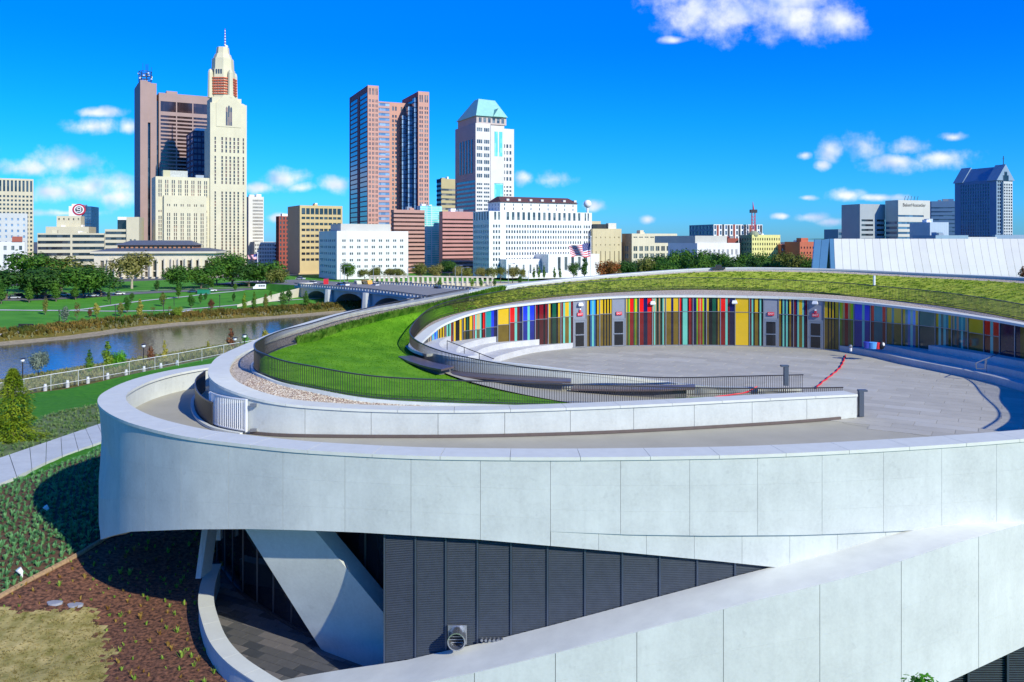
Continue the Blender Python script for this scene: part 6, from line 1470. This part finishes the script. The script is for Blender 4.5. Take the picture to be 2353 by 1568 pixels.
def rb(seed, k, spread=.58, r=(.36,.54), z=(.36,1.2)):
    rnd = random.Random(seed); return [(0,0,.95,.55)] + [(rnd.uniform(-spread,spread), rnd.uniform(-spread,spread), rnd.uniform(*z), rnd.uniform(*r)) for _ in range(k)]
# unit crown: base at 0, top about 1.7, half width about 1
CR = {'broad': [crown_mesh('crown', rb(i, 11), 3000, .062, i, LM['green']) for i in range(4)],
      'young': [crown_mesh('crown', [(0,0,.42,.42),(0,0,.95,.5),(.1,.05,1.35,.33),(-.25,.1,.8,.35),(.28,-.1,.85,.33)], 700, .085, 20+i, LM['green']) for i in range(3)],
      'tall': [crown_mesh('crown', [(0,0,.45,.38),(.08,0,.9,.42),(-.08,.05,1.35,.36),(.02,0,1.85,.25),(0,0,2.2,.14)], 900, .08, 30+i, LM['green']) for i in range(3)],
      'sparse': [crown_mesh('crown', rb(40+i, 6, .5, (.2,.34), (.4,1.5)), 260, .07, 40+i, LM['green']) for i in range(2)]}
KH = {'broad': 1.72, 'young': 1.68, 'tall': 2.35, 'sparse': 1.75}
def trunk_mb(h, r, reach, seed, limbs=5):
    rnd = random.Random(seed); mb = MB(); mb.rod((0,0,-1.2), (0,0,h), r, 7, r*.7); mb.rod((0,0,h), (rnd.uniform(-.1,.1)*reach,0,h+reach*.7), r*.7, 6, r*.15)
    for i in range(limbs):
        a = 6.28*i/limbs + rnd.uniform(-.4,.4); z = h*rnd.uniform(.75,1.0); e = Vector((math.cos(a)*reach*.55, math.sin(a)*reach*.55, z+reach*rnd.uniform(.45,.8))); m_ = Vector((e.x*.45, e.y*.45, z+reach*.28)); mb.rod((0,0,z), m_, r*.5, 5, r*.34); mb.rod(m_, e, r*.34, 5, r*.08)
    return mb
TR = [trunk_mb(1, .07, 1.0, i).mesh('trunk', bark) for i in range(3)]
tcount = [0]
def tree(kind, colr, p, height, half, label, group=None, trunk=.15, cat='tree', name=None, barkm=None):
    i = tcount[0]; tcount[0] += 1
    t = thing(name or {'broad': 'broadleaf_tree', 'young': 'young_tree', 'tall': 'slender_tree', 'sparse': 'young_tree'}[kind], label, cat, p, 0, group)
    th = height*trunk; me = CR[kind][i % len(CR[kind])]; c = place('crown', me, t, (p[0],p[1],p[2]+th*.8), i*1.3, (half, half, (height-th*.8)/KH[kind]))
    c.material_slots[0].link = 'OBJECT'; c.material_slots[0].material = LM[colr]
    tr = place('trunk', TR[i % 3], t, p, i*2.1, (max(half*.9, 2.2*th*.3), max(half*.9, 2.2*th*.3), th)); 
    if barkm: tr.material_slots[0].link = 'OBJECT'; tr.material_slots[0].material = barkm
    return t
G1 = 'old broadleaf trees along the park road'
def ftree(kind, colr, u, vb, vt_, w, label, group=None, z=None, **k):
    if group == G1: w *= 1.22
    w = w*{'broad': 1.0, 'young': 1.45, 'tall': 1.75, 'sparse': 1.25}[kind]
    p = far_pt(u, vb) if z is None else pz(u, vb, z); sc = p.y/F
    return tree(kind, colr, p, (vb-vt_)*sc, w/2*sc, label, group, **k)
G1 = 'old broadleaf trees along the park road'
for a in [('broad','dark',14,690,610,112,'dark green old tree at the left edge, its crown touching the frame'),('broad','green',84,672,566,112,'bright green old tree, topmost crown of the left group'),('broad','olive',140,670,574,126,'olive brown old tree behind the left group, in front of the parking garage'),
    ('broad','dark',104,688,606,104,'dark old tree in the middle of the left group above the parked cars'),('broad','green',166,686,604,104,'mid green old tree at the right of the left group'),('broad','dark',232,682,602,78,'low spreading dark tree left of the pale plane tree'),
    ('broad','green',412,666,601,72,'round bright green tree in front of the civic building, left of its neighbours'),('broad','green',462,664,603,78,'round green tree in front of the right end of the civic building'),('broad','olive',498,656,584,58,'olive tree with its top at the foot of the cream tower'),
    ('broad','green',534,658,571,84,'tallest green tree below the cream art deco tower'),('broad','dark',572,660,592,78,'dark green tree right of the tallest one by the cream tower'),('broad','green',612,660,594,80,'broad green tree left of the narrow brick block'),('broad','olive',640,664,612,44,'small olive tree at the right end of the park row')]: ftree(*a, group=G1)
ftree('broad','tan',303,664,571,104,'large pale leaved plane tree with a light trunk in front of the civic building', trunk=.32, barkm=barkp)
def q1(x, y): return (x*.293, 367.6 + y*.293)
yt = [('tall','green',10,1130,940,95,'slender green tree at the far left edge beside the parked cars'),('tall','green',228,1120,955,95,'slender green tree just left of the dark blue pickup'),('tall','green',440,1112,945,95,'slender green tree just right of the dark blue pickup'),('tall','green',594,1098,950,85,'slender green tree left of the tall cream lamp post'),('tall','green',655,1070,915,85,'slender green tree beside the tall cream lamp post'),
 ('young','olive',355,1215,1080,62,'young olive tree beside the upper path, leftmost in the park'),('young','silver',508,1285,1145,85,'grey green young tree on the lower lawn left of the bench'),('sparse','rust',603,1258,1095,70,'thin brown nearly bare young tree on the lower lawn'),('young','yellow',757,1232,1118,70,'yellow green young tree beside the forking path'),('young','rust',705,1238,1165,50,'small brown young tree on the lower lawn'),
 ('young','dark',852,1112,1015,38,'narrow dark young tree above the path fork'),('young','olive',946,1228,1112,72,'olive young tree left of the thick green one on the lawn'),('young','green',998,1202,1065,84,'thick green young tree in the middle of the lawn'),('tall','yellow',1097,1248,1088,72,'yellow green slender tree with a rusty top by the lower path'),('young','dark',1032,1110,1040,60,'dark young tree above the thick green one'),
 ('young','dark',1230,1032,942,62,'dark young tree right of the plane tree by the road'),('young','olive',1277,1150,1035,68,'olive young tree above the middle of the lawn'),('broad','lime',1394,1243,1140,86,'round yellow green shrubby tree on the river side of the lower path'),('young','green',1500,1165,1050,72,'round green young tree in the middle right of the lawn'),('tall','green',1400,1090,925,70,'slender green tree in front of the road by the civic building'),
 ('young','dark',1572,1130,1040,42,'small dark young tree right of the round green one'),('young','rust',1656,1180,1090,74,'rusty young tree near the lower path at the right'),('tall','green',1662,1012,918,60,'slender green tree at the road edge near the white car'),('young','green',1846,1030,965,44,'little green tree on the lawn left of the white van'),('young','dark',1612,1100,1040,50,'dark shrub like tree beside the green box'),
 ('young','dark',1833,1118,1038,36,'narrow dark tree on the slope left of the retaining wall'),('tall','lime',1917,1192,1042,58,'lime green slender tree at the foot of the retaining wall'),('tall','green',1994,1182,1028,58,'green slender tree right of the lime green one by the retaining wall'),('tall','olive',2080,1172,1050,48,'olive slender tree in the middle of the retaining wall'),('young','green',2120,1112,1022,42,'small green tree on top of the retaining wall'),
 ('sparse','rust',1195,1200,1140,48,'thin bare brown sapling in the middle of the lawn'),('sparse','rust',1330,1190,1140,40,'tiny bare sapling right of the middle of the lawn')]
for kd, c_, x, yb, ytp, w_, lb in yt:
    u, vb = q1(x, yb); ftree(kd, c_, u, vb, q1(x, ytp)[1], w_*.293, lb, group='young trees planted on the park lawn')
for u, vb, vt_, w_, kd, c_, lb in ((651,706,668,26,'young','green','leafy green young tree halfway along the foot of the retaining wall'),(664,697,662,22,'young','dark','dark green young tree against the bright retaining wall'),(703,708,668,22,'tall','green','green slender tree right below the round bridge pylon'),(611,708,675,16,'tall','olive','small olive tree left of the leafy one by the retaining wall')):
    ftree(kd, c_, u, vb, vt_, w_, lb, group='young trees planted on the park lawn')
# street trees
G2 = 'street trees in front of the courthouse and white office'
wd = ['first','second','third','fourth','fifth','sixth','seventh','eighth','ninth','tenth','eleventh','twelfth','thirteenth','fourteenth','fifteenth','sixteenth','seventeenth']
row = [(838,614,34,'olive'),(864,611,38,'olive'),(893,614,36,'tan'),(918,613,34,'olive'),(966,598,52,'olive'),(1000,603,40,'tan'),(1052,608,34,'tan'),(1074,610,30,'olive'),(1103,609,30,'tan'),(1125,611,28,'olive'),(1150,610,30,'olive'),(1178,609,34,'tan'),(1196,613,26,'olive')]
for i, (u, vt_, w_, c_) in enumerate(row): ftree('broad', c_, u, 646, vt_, w_, '%s olive street tree from the left in the row before the white buildings' % wd[i], group=G2, z=418+ (i%3)*3, trunk=.25)
ftree('broad','green',798,640,599,46,'flat topped light green tree in front of the white office block', z=430)
ftree('broad','dark',1033,636,594,56,'large dark rounded tree behind the street trees left of the courthouse', z=450)
for i, (u, vt_) in enumerate(((1227,614),(1238.5,611),(1250,610),(1274,614),(1287,615))): ftree('tall','green',u,640,vt_,12,'%s clipped cone tree from the left before the courthouse steps' % wd[i], group='clipped cone trees by the courthouse', z=425, trunk=.05)
for i,(u, vt_, w_, c_) in enumerate(((868,642,16,'dark'),(912,640,12,'green'),(1001,650,12,'green'),(1010,641,16,'green'),(1043,655,12,'dark'),(1136,640,12,'dark'),(1195,633,18,'dark'),(1085,640,14,'lime'),(1106,642,12,'green'))): ftree('young', c_, u, vt_+22, vt_, w_, 'small low tree near the bridge end, %s from the left' % wd[i], group='small trees by the bridge end', z=392)
ftree('broad','dark',1318,640,598,30,'dark green and red tree left of the flag pole', z=120); ftree('tall','dark',1343,640,588,24,'dark tree directly behind the flag pole', z=124)
ftree('broad','orange',1400,650,593,66,'round tree with orange and red autumn leaves right of the flag pole', z=112)
ftree('broad','dark',1436,645,590,60,'dark green tree next to the orange autumn tree', z=125)
G3 = 'trees behind the roof rim'
mass = [(1478,585,70,'olive'),(1515,578,80,'dark'),(1552,564,84,'green'),(1590,560,86,'green'),(1628,568,80,'dark'),(1662,572,80,'green'),(1700,571,84,'green'),(1738,575,80,'dark'),(1770,573,76,'green'),(1806,571,78,'olive'),(1838,574,70,'olive'),(1866,586,56,'green'),(1530,592,70,'green'),(1610,588,80,'green'),(1690,590,80,'dark'),(1780,590,80,'green')]
for i, (u, vt_, w_, c_) in enumerate(mass): ftree('broad', c_, u, 655, vt_, w_, '%s dense green tree from the left behind the grass roof rim' % wd[i] if i < 12 else 'lower green tree in the front of the belt behind the roof, %s from the left' % wd[i-12], group=G3, z=205 + (i*37) % 50 if i < 12 else 190+i, trunk=.12)
ftree('young','rust',2352,655,611,26,'rust coloured small tree at the right edge behind the roof', z=84)
# riverside trees near the museum
def rt(kd, c_, u, vb, vt_, w_, z, lb, **k): ftree(kd, c_, u, vb, vt_, w_, lb, group='young trees on the river slope behind the fence', z=z, **k)
rt('broad','silver',88,868,800,56,118,'silvery green willow like tree on the river slope at the left',trunk=.15); rt('tall','green',205,862,803,28,112,'dark green young tree on the slope between two lamp posts',trunk=.1)
rt('tall','lime',247,860,783,34,116,'tall lime yellow young tree on the slope'); rt('broad','bright',270,862,800,42,118,'bright green bushy tree beside the lime yellow one',trunk=.15)
rt('young','rust',348,860,795,28,125,'reddish brown young tree right of the lamp post'); rt('tall','yellow',378,850,782,20,128,'thin yellow young tree on the slope'); rt('tall','yellow',478,828,784,18,132,'small yellow green tree near the middle of the fence')
rt('tall','rust',531,832,753,30,140,'tall reddish brown tree by the two lamp posts'); rt('young','bright',565,812,768,30,142,'green young tree behind the right lamp post'); rt('young','yellow',611,800,757,30,150,'yellow green tree peeking over the coping of the rim'); rt('young','lime',668,775,752,20,160,'small lime tree just showing over the rim')
rt('sparse','silver',165,868,836,30,112,'low grey green sapling on the slope')
# swamp cypress at the left edge
p = Vector((*gp(30,1012),0)); p = W(p.x, p.y, garden_H(p.x,p.y)); cy = thing('cypress_tree', 'feathery yellow green conifer on the lawn at the left edge', 'tree', p)
sc = p.y/F; rnd = random.Random(5); mb = MB(); Hc_ = 158*sc
for k in range(9000):
    t = rnd.random()**1.35; rr = (1-t)**.62*60*sc*(.85+.16*math.sin(11*t+2)); a = rnd.random()*6.28; q = rr*rnd.random()**.35; lump = 1+.6*mnoise.noise(Vector((math.cos(a)*2.5, math.sin(a)*2.5, t*9)))
    c = p + Vector((math.cos(a)*q*lump, math.sin(a)*q*lump, .25+t*Hc_ - q*.12)); d = Vector((math.cos(a), math.sin(a), rnd.uniform(-.7,.15))).normalized(); s_ = Vector((-d.y, d.x, rnd.uniform(-.5,.5))).normalized(); ln = rnd.uniform(.12,.30)
    mb.q(c-s_*.035, c+d*ln*.5-s_*.05, c+d*ln, c+s_*.06)
o = mb.build('crown', LM['cypress'], cy); mb = MB(); mb.rod(p-Vector((0,0,.3)), p+Vector((0,0,Hc_*.9)), .16, 8, .03); mb.build('trunk', bark, cy)
# brush along both banks
def brush(name, label, curve_fn, n, base, m, smin, smax):
    pts = [(curve_fn(), 0) for _ in range(n)]; return scatter(name, label, base, pts, m, 'brush', smin, smax)
bb = [tuft(12, 1.3, .9, .10) for _ in range(4)]
FC = Curve([W(x, z, 26) for x, z in FAR], 2)
def fb(d0, d1, lo=60, hi=470):
    L = random.uniform(lo, hi); p = FC.at(L); nn = FC.nrm(L); d = random.uniform(d0, d1); x, z = p.x - nn.x*d, p.y - nn.y*d; return W(x, z, far_H(x, z)+.1)
brush('brush', 'rusty brown and green brush along the far river bank', lambda: fb(6,17), 4200, bb, leafmat('brush_far', (.07,.11,.015), (.30,.19,.04), .12), .6, 1.5)
brush('brush', 'pale seed heads and reeds low on the far river bank', lambda: fb(4,10), 1500, bb, leafmat('brush_pale', (.20,.22,.06), (.42,.38,.20), .2), .4, .9)
def nb():
    x = random.uniform(3.5, 9.5); t = random.uniform(.03,.75); a = CREST.at(CREST.stn(x)); b = NCV.at(NCV.stn(x)); p = a.lerp(b, t); return up(p, .3*math.sin(t*3.14))
brush('brush', 'olive green and straw coloured brush on the slope behind the fence', nb, 5200, bb, leafmat('brush_near', (.10,.15,.03), (.36,.32,.13), .35), .35, .95)
# leafy tree top at the bottom right
p = pz(2118, 1600, 22.5); t = thing('young_tree', 'bright green leafy tree top rising into the bottom edge at the right', 'tree', (p.x,p.y,8)); 
c = place('crown', crown_mesh('crown', [(0,0,0,.5),(-.28,0,-.1,.3),(.28,.05,-.05,.3),(.05,0,.25,.3)], 700, .075, 77, LM['bright']), t, p + Vector((0,0,.0)), 0, (1.15,1.15,1.15)); mb = MB(); mb.rod((p.x,p.y,8), p, .06, 6, .02); mb.build('trunk', bark, t)

# ------------------------------------------------------------------ fence, bollards and lamps by the river
fp = [(-120,938),(-20,921),(55,907),(117,895),(180,884),(238,873),(297,862),(356,851),(410,841),(464,830),(514,820),(570,810),(640,798)]
fpt = [ph(u, v, 17.2) for u, v in fp]
rf = thing('fence', 'low silver mesh fence with a white top rail along the river bank', 'fence', fpt[5]); silver = mat('fence_silver', (.62,.64,.62), .4, 0, metal=.3)
mesh_m = bpy.data.materials.new('fence_mesh'); mesh_m.use_nodes = True; b_ = mesh_m.node_tree.nodes['Principled BSDF']; b_.inputs['Base Color'].default_value = (.45,.50,.46,1); b_.inputs['Alpha'].default_value = .12
for a, b_ in zip(fpt, fpt[1:]):
    mb = MB(); mb.rod(up(a,-.2), up(a,1.75), .035, 6); mb.build('post', silver, rf); mb = MB(); mb.rod(up(a,1.72), up(b_,1.72), .035, 6); mb.build('top_rail', white_paint, rf)
    mb = MB(); mb.rod(up(a,.45), up(b_,.45), .025, 6); mb.build('lower_rail', white_paint, rf)
    mb = MB(); mb.q(up(a,.05), up(b_,.05), up(b_,1.7), up(a,1.7)); mb.build('mesh_panel', mesh_m, rf)
for i, x in enumerate((178,355,530,690,845,990,1130,1262,1390)):
    y = (415,397,366,337,306,278,250,225,203)[i]; u, v = x*.293, (850+y/3.136)*.919; p = ph(u, v, 17.25); t = thing('bollard', '%s concrete bollard with a white cap from the left, inside the river fence' % wd[i], 'bollard', p, 0, 'bollards along the river fence')
    mb = MB(); mb.rod((0,0,-.2),(0,0,.5),.2,10); place('base', mb.mesh('base', conc_seat), t, p); mb = MB(); mb.rod((0,0,.505),(0,0,.72),.15,10); place('cap', mb.mesh('cap', white_paint), t, p)
globe = mat('lamp_globe', (.75,.78,.80), .15, 0)
for u, vb, vt_, z, lb in ((52,868,823,112,'globe lamp post on the river slope at the left'),(330,856,790,118,'globe lamp post on the river slope between the green and red trees'),(540,820,775,128,'globe lamp post by the rim, left of two'),(562,815,768,124,'globe lamp post by the rim, right of two')):
    p = pz(u, vb, z); h = (vb-vt_)*z/F; t = thing('lamp_post', lb, 'lamp', p, 0, 'globe lamps by the river'); mb = MB(); mb.rod(up(p,-1), up(p,h-.5), .07, 7); mb.rod(up(p,h-.12), up(p,h-.02), .38, 12, .2); mb.build('post', darkmetal, t); mb = MB(); mb.ball(up(p,h-.32), .27, 12); mb.build('globe', globe, t, True)
for u, vb, vt_, lb in ((136,741,716,'left of the grey green tree'),(265,734,704,'beside the olive young tree'),(376,721,693,'in the middle of the lawn'),(400,704,684,'above the middle of the lawn'),(505,707,681,'near the lime green tree'),(254,700,685,'by the upper path')):
    p = far_pt(u, vb); h = (vb-vt_)*p.y/F; t = thing('park_lamp', 'slim dark park lamp ' + lb, 'lamp', p, 0, 'slim park lamps'); mb = MB(); mb.rod(p, up(p,h), .12, 5); mb.build('post', darkmetal, t); mb = MB(); mb.rod(up(p,h), up(p,h+.5), .3, 6, .2); mb.build('head', darkmetal, t)
p = far_pt(203, 682); t = thing('lamp_post', 'tall cream lamp post by the road at the left', 'lamp', p); mb = MB(); mb.rod(p, up(p,(682-632)*p.y/F), .3, 6, .2); mb.build('post', lime, t); mb = MB(); mb.box(-.9,.9,-.5,.5,0,1.0, Matrix.Translation(up(p,(682-632)*p.y/F))); mb.build('head', lime, t)
for i, (u, vt_, z, hb) in enumerate(((858,612,372,664),(937,616,366,668),(1046,612,352,668),(1061,616,342,682),(1168,607,386,655),(1214,623,390,652),(791,614,400,655),(782,608,405,652))):
    p = pz(u, hb, z); h = (hb-vt_)*z/F; t = thing('street_lamp', 'tall thin grey street lamp on or near the bridge, %s of eight' % ('numbered' if 0 else ['third from the left','fourth from the left','fifth from the left','sixth from the left','seventh from the left','rightmost','second from the left','leftmost'][i]), 'lamp', p, 0, 'street lamps along the bridge')
    mb = MB(); mb.rod(p, up(p,h), .16, 5, .1); mb.build('pole', alu, t); mb = MB(); mb.rod(up(p,h), up(p,h)+Vector((2.2,0,.2)), .09, 4); mb.rod(up(p,h)+Vector((2.2,0,.2)), up(p,h)+Vector((3.2,0,.15)), .2, 5); mb.build('arm', alu, t)
# colonnade wall on the quay
qw = thing('pergola_wall', 'low cream colonnade wall on the quay before the courthouse', 'wall', W(0,395,22)); cs = bm('quay_cream', (.66,.60,.42))
Aq, Bq = pz(850,654,408), pz(1310,654,388)
mb = MB(); dq = (Bq-Aq); mb.hexa([Vector((Aq.x,Aq.y,GZ-1)), Vector((Bq.x,Bq.y,GZ-1)), Vector((Bq.x,Bq.y+.8,GZ-1)), Vector((Aq.x,Aq.y+.8,GZ-1))],[Vector((Aq.x,Aq.y,GZ+1.6)), Vector((Bq.x,Bq.y,GZ+1.6)), Vector((Bq.x,Bq.y+.8,GZ+1.6)), Vector((Aq.x,Aq.y+.8,GZ+1.6))]); mb.build('wall', cs, qw)
mb = MB(); mb.box(-.5,.5,0,1,0,4.4); pm_ = mb.mesh('pillar', lst)
for k in range(26): q = Aq.lerp(Bq, k/40); place('pillar', pm_, qw, (q.x,q.y-.3,GZ))
mb = MB(); q0, q1_ = Aq, Aq.lerp(Bq,25/40); mb.hexa([Vector((q0.x,q0.y-.4,GZ+4.4)),Vector((q1_.x,q1_.y-.4,GZ+4.4)),Vector((q1_.x,q1_.y+1,GZ+4.4)),Vector((q0.x,q0.y+1,GZ+4.4))],[Vector((q0.x,q0.y-.4,GZ+5)),Vector((q1_.x,q1_.y-.4,GZ+5)),Vector((q1_.x,q1_.y+1,GZ+5)),Vector((q0.x,q0.y+1,GZ+5))]); mb.build('beam', lst, qw)

# ------------------------------------------------------------------ vehicles
tyre = mat('tyre', (.02,.02,.02), .8, 0); vglass = mat('vehicle_glass', (.02,.03,.04), .08, 0, spec=.7)
def paint(n, c): return mat('paint_'+n, c, .25, 0, spec=.6)
lampm = mat('headlight', (.8,.8,.75), .2, 0)
def extr(prof, w, m_, name, par, w2=None):
    mb = MB(); w2 = w2 or w; A = [Vector((x,-w/2,z)) for x, z in prof]; B_ = [Vector((x,w/2,z)) for x, z in prof]; mb.q(*A[::-1]); mb.q(*B_); n = len(prof)
    for i in range(n): mb.q(A[i],A[(i+1)%n],B_[(i+1)%n],B_[i])
    return mb.build(name, m_, par)
def vehicle(kind, pm_, label, p, rot, name='parked_car', cat='car', group=None):
    t = thing(name, label, cat, (0,0,0), 0, group)
    if kind in ('car','suv','pickup'):
        h = {'car':1.42,'suv':1.75,'pickup':1.8}[kind]; L_ = {'car':4.6,'suv':4.9,'pickup':5.6}[kind]; b = .32; m_ = h*.58
        if kind == 'pickup': body = [(-L_/2,b),(L_/2,b),(L_/2,m_-.1),(L_/2-.2,m_),(-L_/2,m_)]; cab = [(-.9,m_+.004),(1.3,m_+.004),(.75,h),(-.7,h)]
        elif kind == 'suv': body = [(-L_/2,b),(L_/2,b),(L_/2,m_-.15),(L_/2-.3,m_-.02),(1.1,m_),(-L_/2,m_)]; cab = [(-L_/2+.08,m_+.004),(1.1,m_+.004),(.45,h),(-L_/2+.4,h)]
        else: body = [(-L_/2,b),(L_/2,b),(L_/2,m_-.2),(L_/2-.3,m_-.08),(1.2,m_),(-L_/2+.2,m_),(-L_/2,m_-.1)]; cab = [(-L_/2+.45,m_+.004),(1.15,m_+.004),(.35,h),(-1.2,h)]
        extr(body, 1.85, pm_, 'body', t); extr(cab, 1.62, vglass, 'window', t); extr([(cab[3][0],h+.003),(cab[2][0],h+.003),(cab[2][0]-.05,h+.06),(cab[3][0]+.05,h+.06)], 1.5, pm_, 'roof', t)
        wx = L_/2-.9
    else:
        L_, h = {'van':(5.9,2.5),'bus':(11,3.1),'schoolbus':(9.5,2.9)}[kind]
        nose = 1.3 if kind != 'bus' else .3
        extr([(-L_/2,.35),(L_/2,.35),(L_/2,1.35 if nose > 1 else h-.3),(L_/2-nose*.55,1.5 if nose > 1 else h),(L_/2-nose,h),(-L_/2,h)], 2.2, pm_, 'body', t)
        for k in range(int(L_-nose-1)): 
            mb = MB(); x = -L_/2+.5+k*1.02; mb.box(x,x+.85,-1.12,1.12,h*.55,h*.8); mb.build('window', vglass, t)
        wx = L_/2-1.4
    for sx in (-wx, wx):
        for sy in (-.88,.88): mb = MB(); mb.rod((sx,sy-.12,.33),(sx,sy+.12,.33),.34,12); mb.build('wheel', tyre, t)
    for sy in (-.6,.6): mb = MB(); mb.box(L_/2-.02,L_/2+.03,sy-.18,sy+.18,.65,.85); mb.build('headlight', lampm, t)
    t.location = p; t.rotation_euler = (0,0,rot)
    if group: t['group'] = group
    return t
wp, bk, nb_, sv, rd_, blu = paint('white',(.8,.8,.8)), paint('black',(.02,.02,.025)), paint('navy',(.02,.05,.14)), paint('silver',(.45,.48,.52)), paint('red',(.6,.02,.03)), paint('blue',(.03,.15,.4))
def lifted(p, d=.12): return up(p, d)
road_rot = R(18)
for x, y, kd, c_, lb in ((112,1092,'car',sv,'silver car half hidden at the left end of the parked row'),(160,1082,'suv',bk,'black car under the old trees at the left'),(338,1080,'pickup',nb_,'dark blue pickup truck between two slender trees'),(505,1068,'car',wp,'white car right of the dark blue pickup'),(728,1076,'car',sv,'pale silver car in front of the dark van on the road'),(778,1058,'suv',nb_,'dark blue van on the road left of the white sedan'),(935,1060,'car',wp,'white sedan on the road left of the plane tree trunk'),(1515,1044,'car',nb_,'dark blue car on the road below the round green trees'),(1660,1034,'car',wp,'white car on the road left of the white van')):
    u, v = q1(x, y); p = far_pt(u, v); vehicle(kd, c_, lb, lifted(p), road_rot, group='cars on the park road')
u, v = q1(2035,1018); vehicle('van', wp, 'white van driving along the park road', lifted(far_pt(u,v)), road_rot+3.14, 'delivery_van', 'van')
ba_ = math.atan2(bd.y, bd.x)
def on_deck(u, v):
    z = 20.3*F/(v-HZ); x = (u-CX)*z/F; return W(x, z, 20.15)
def c48(x, y): return ((480 + x/3.408)*.919, (660 + y/3.408)*.919)
for (x, y), kd, c_, lb, nm, ct, r_ in (((2085,232),'suv',nb_,'dark blue car crossing the bridge','parked_car','car',0),((770,186),'car',bk,'black car on the street left of the bridge pylon','parked_car','car',.2),((905,196),'car',bk,'dark car right behind the round bridge pylon','parked_car','car',.2),((1022,172),'suv',wp,'white car at the street corner behind the pylon','parked_car','car',.4),((1262,190),'car',blu,'blue and white car before the red bus lane','parked_car','car',0),((1305,192),'suv',wp,'white car facing the bridge beside the blue one','parked_car','car',0),((1560,194),'car',wp,'white car right of the yellow bus','parked_car','car',0),((925,135),'car',sv,'silver car at the crossing under the gold block','parked_car','car',.5)):
    u, v = c48(x, y); p = on_deck(u, v) if u > 760 else far_pt(u, v); p = p if p.y < 420 else Vector(((u-CX)*405/F, 405, CAMZ-(v-HZ)*405/F))
    vehicle(kd, c_, lb, p, ba_+r_+(3.14 if x > 1000 else 0), nm if 0 else 'car', ct, 'cars in the street and on the bridge')
u, v = c48(1143,186); vehicle('bus', rd_, 'red and white bus on the street behind the bridge', pz(u, v, 385), R(-78), 'bus', 'bus')
u, v = c48(1490,194); vehicle('schoolbus', paint('bus_yellow',(.70,.32,.02)), 'orange yellow school bus at the far side of the bridge', pz(u, v, 375), R(-58), 'school_bus', 'bus')
u, v = c48(1415,190); vehicle('van', paint('cream',(.6,.58,.45)), 'cream box van left of the yellow school bus', pz(u, v, 378), R(-65), 'box_van', 'van')
p = far_pt(*q1(1600,1052)); mb = MB(); mb.box(-2.6,2.6,-1,1,0,1.8, Matrix.Translation(p)); mb.box(-2.7,2.7,-1.1,1.1,1.8,1.95, Matrix.Translation(p)); tag(mb.build('utility_cabinet', paint('green',(.02,.22,.12))), 'green utility cabinet on the lawn by the road', 'cabinet')
# park bench on the lower lawn
p = far_pt(*q1(198,1322)); t = thing('park_bench', 'dark park bench on the lower lawn at the left beside the path', 'bench', p)
mb = MB(); mb.box(-2.2,2.2,-.4,.4,.5,.65, Matrix.Translation(p)); mb.build('seat', darkmetal, t); mb = MB(); mb.box(-2.2,2.2,.3,.45,.651,1.3, Matrix.Translation(p)); mb.build('backrest', darkmetal, t)
for sx in (-1.9,1.9): mb = MB(); mb.box(sx-.1,sx+.1,-.35,.35,0,.499, Matrix.Translation(p)); mb.build('leg', darkmetal, t)
# ------------------------------------------------------------------ flags
def flag(name_label, pole_u, v_top, v_bot, z, wpx, hpx, droop, fl_off, pole_label, seed=0, simple_=False):
    s_ = z/F; base = pz(pole_u, v_bot, z); h = (v_bot-v_top)*s_
    pole = thing('flagpole', pole_label, 'flagpole', base); mb = MB(); mb.rod(up(base,-8), up(base,h), .055*(z/100), 8, .04*(z/100)); mb.build('pole', white_paint, pole); mb = MB(); mb.ball(up(base,h+.05), .09*(z/100), 8); mb.build('finial', white_paint, pole)
    t = thing('flag', name_label, 'flag', up(base, h-fl_off*s_)); w_, hh = wpx*s_, hpx*s_; red_, whi, blu_ = mat('flag_red',(.62,.02,.05),.8,0), mat('flag_white',(.8,.8,.8),.8,0), mat('flag_blue',(.02,.03,.18),.8,0)
    def P(x, y):                                                       # x 0 hoist..1 fly, y 0 top..1 bottom
        X = -x*w_*(1-.12*y) ; Z = -y*hh*(1-.30*x) - droop*s_*x*(.75+.25*x) + .05*hh*math.sin(x*9+y*2); Y = .10*w_*math.sin(x*8+y*1.5)
        return up(base, h-fl_off*s_) + Vector((X, Y, Z))
    nx_ = 14
    for k in range(13):
        mb = MB(); x0 = 0 if k > 6 else .40; n_ = nx_
        for i in range(n_):
            a, b_ = lerp(x0,1,i/n_), lerp(x0,1,(i+1)/n_); mb.q(P(a,k/13),P(b_,k/13),P(b_,(k+1)/13),P(a,(k+1)/13))
        mb.build('stripe', red_ if k % 2 == 0 else whi, t, True)
    mb = MB()
    for i in range(8):
        for j in range(4): mb.q(P(.4*i/8,7/13*j/4),P(.4*(i+1)/8,7/13*j/4),P(.4*(i+1)/8,7/13*(j+1)/4),P(.4*i/8,7/13*(j+1)/4))
    mb.build('canton', blu_, t, True)
    mb = MB()
    for r_ in range(9):
        for c_ in range(6 if r_ % 2 == 0 else 5):
            x = .4*(c_*2+1+(r_%2))/12; y = 7/13*(r_+1)/10; q = P(x, y) + Vector((0,-.02*z/100,0)); rr = .028*w_/1.6*.9
            pts = [q + Vector((rr*(1 if m % 2 == 0 else .4)*math.sin(m*.6283), 0, rr*(1 if m % 2 == 0 else .4)*math.cos(m*.6283))) for m in range(10)]; mb.q(*pts)
    if not simple_: mb.build('stars', whi, t)
flag('large American flag flying from the pole behind the roof', 1357.6, 545, 634, 96, 50, 32, 8, 14, 'white flagpole behind the grass roof rim carrying the large flag')
flag('small American flag above the park trees below the cream tower', 592, 582, 640, 430, 24, 12, 3, 2, 'thin flagpole in the park trees below the cream tower', simple_=True)
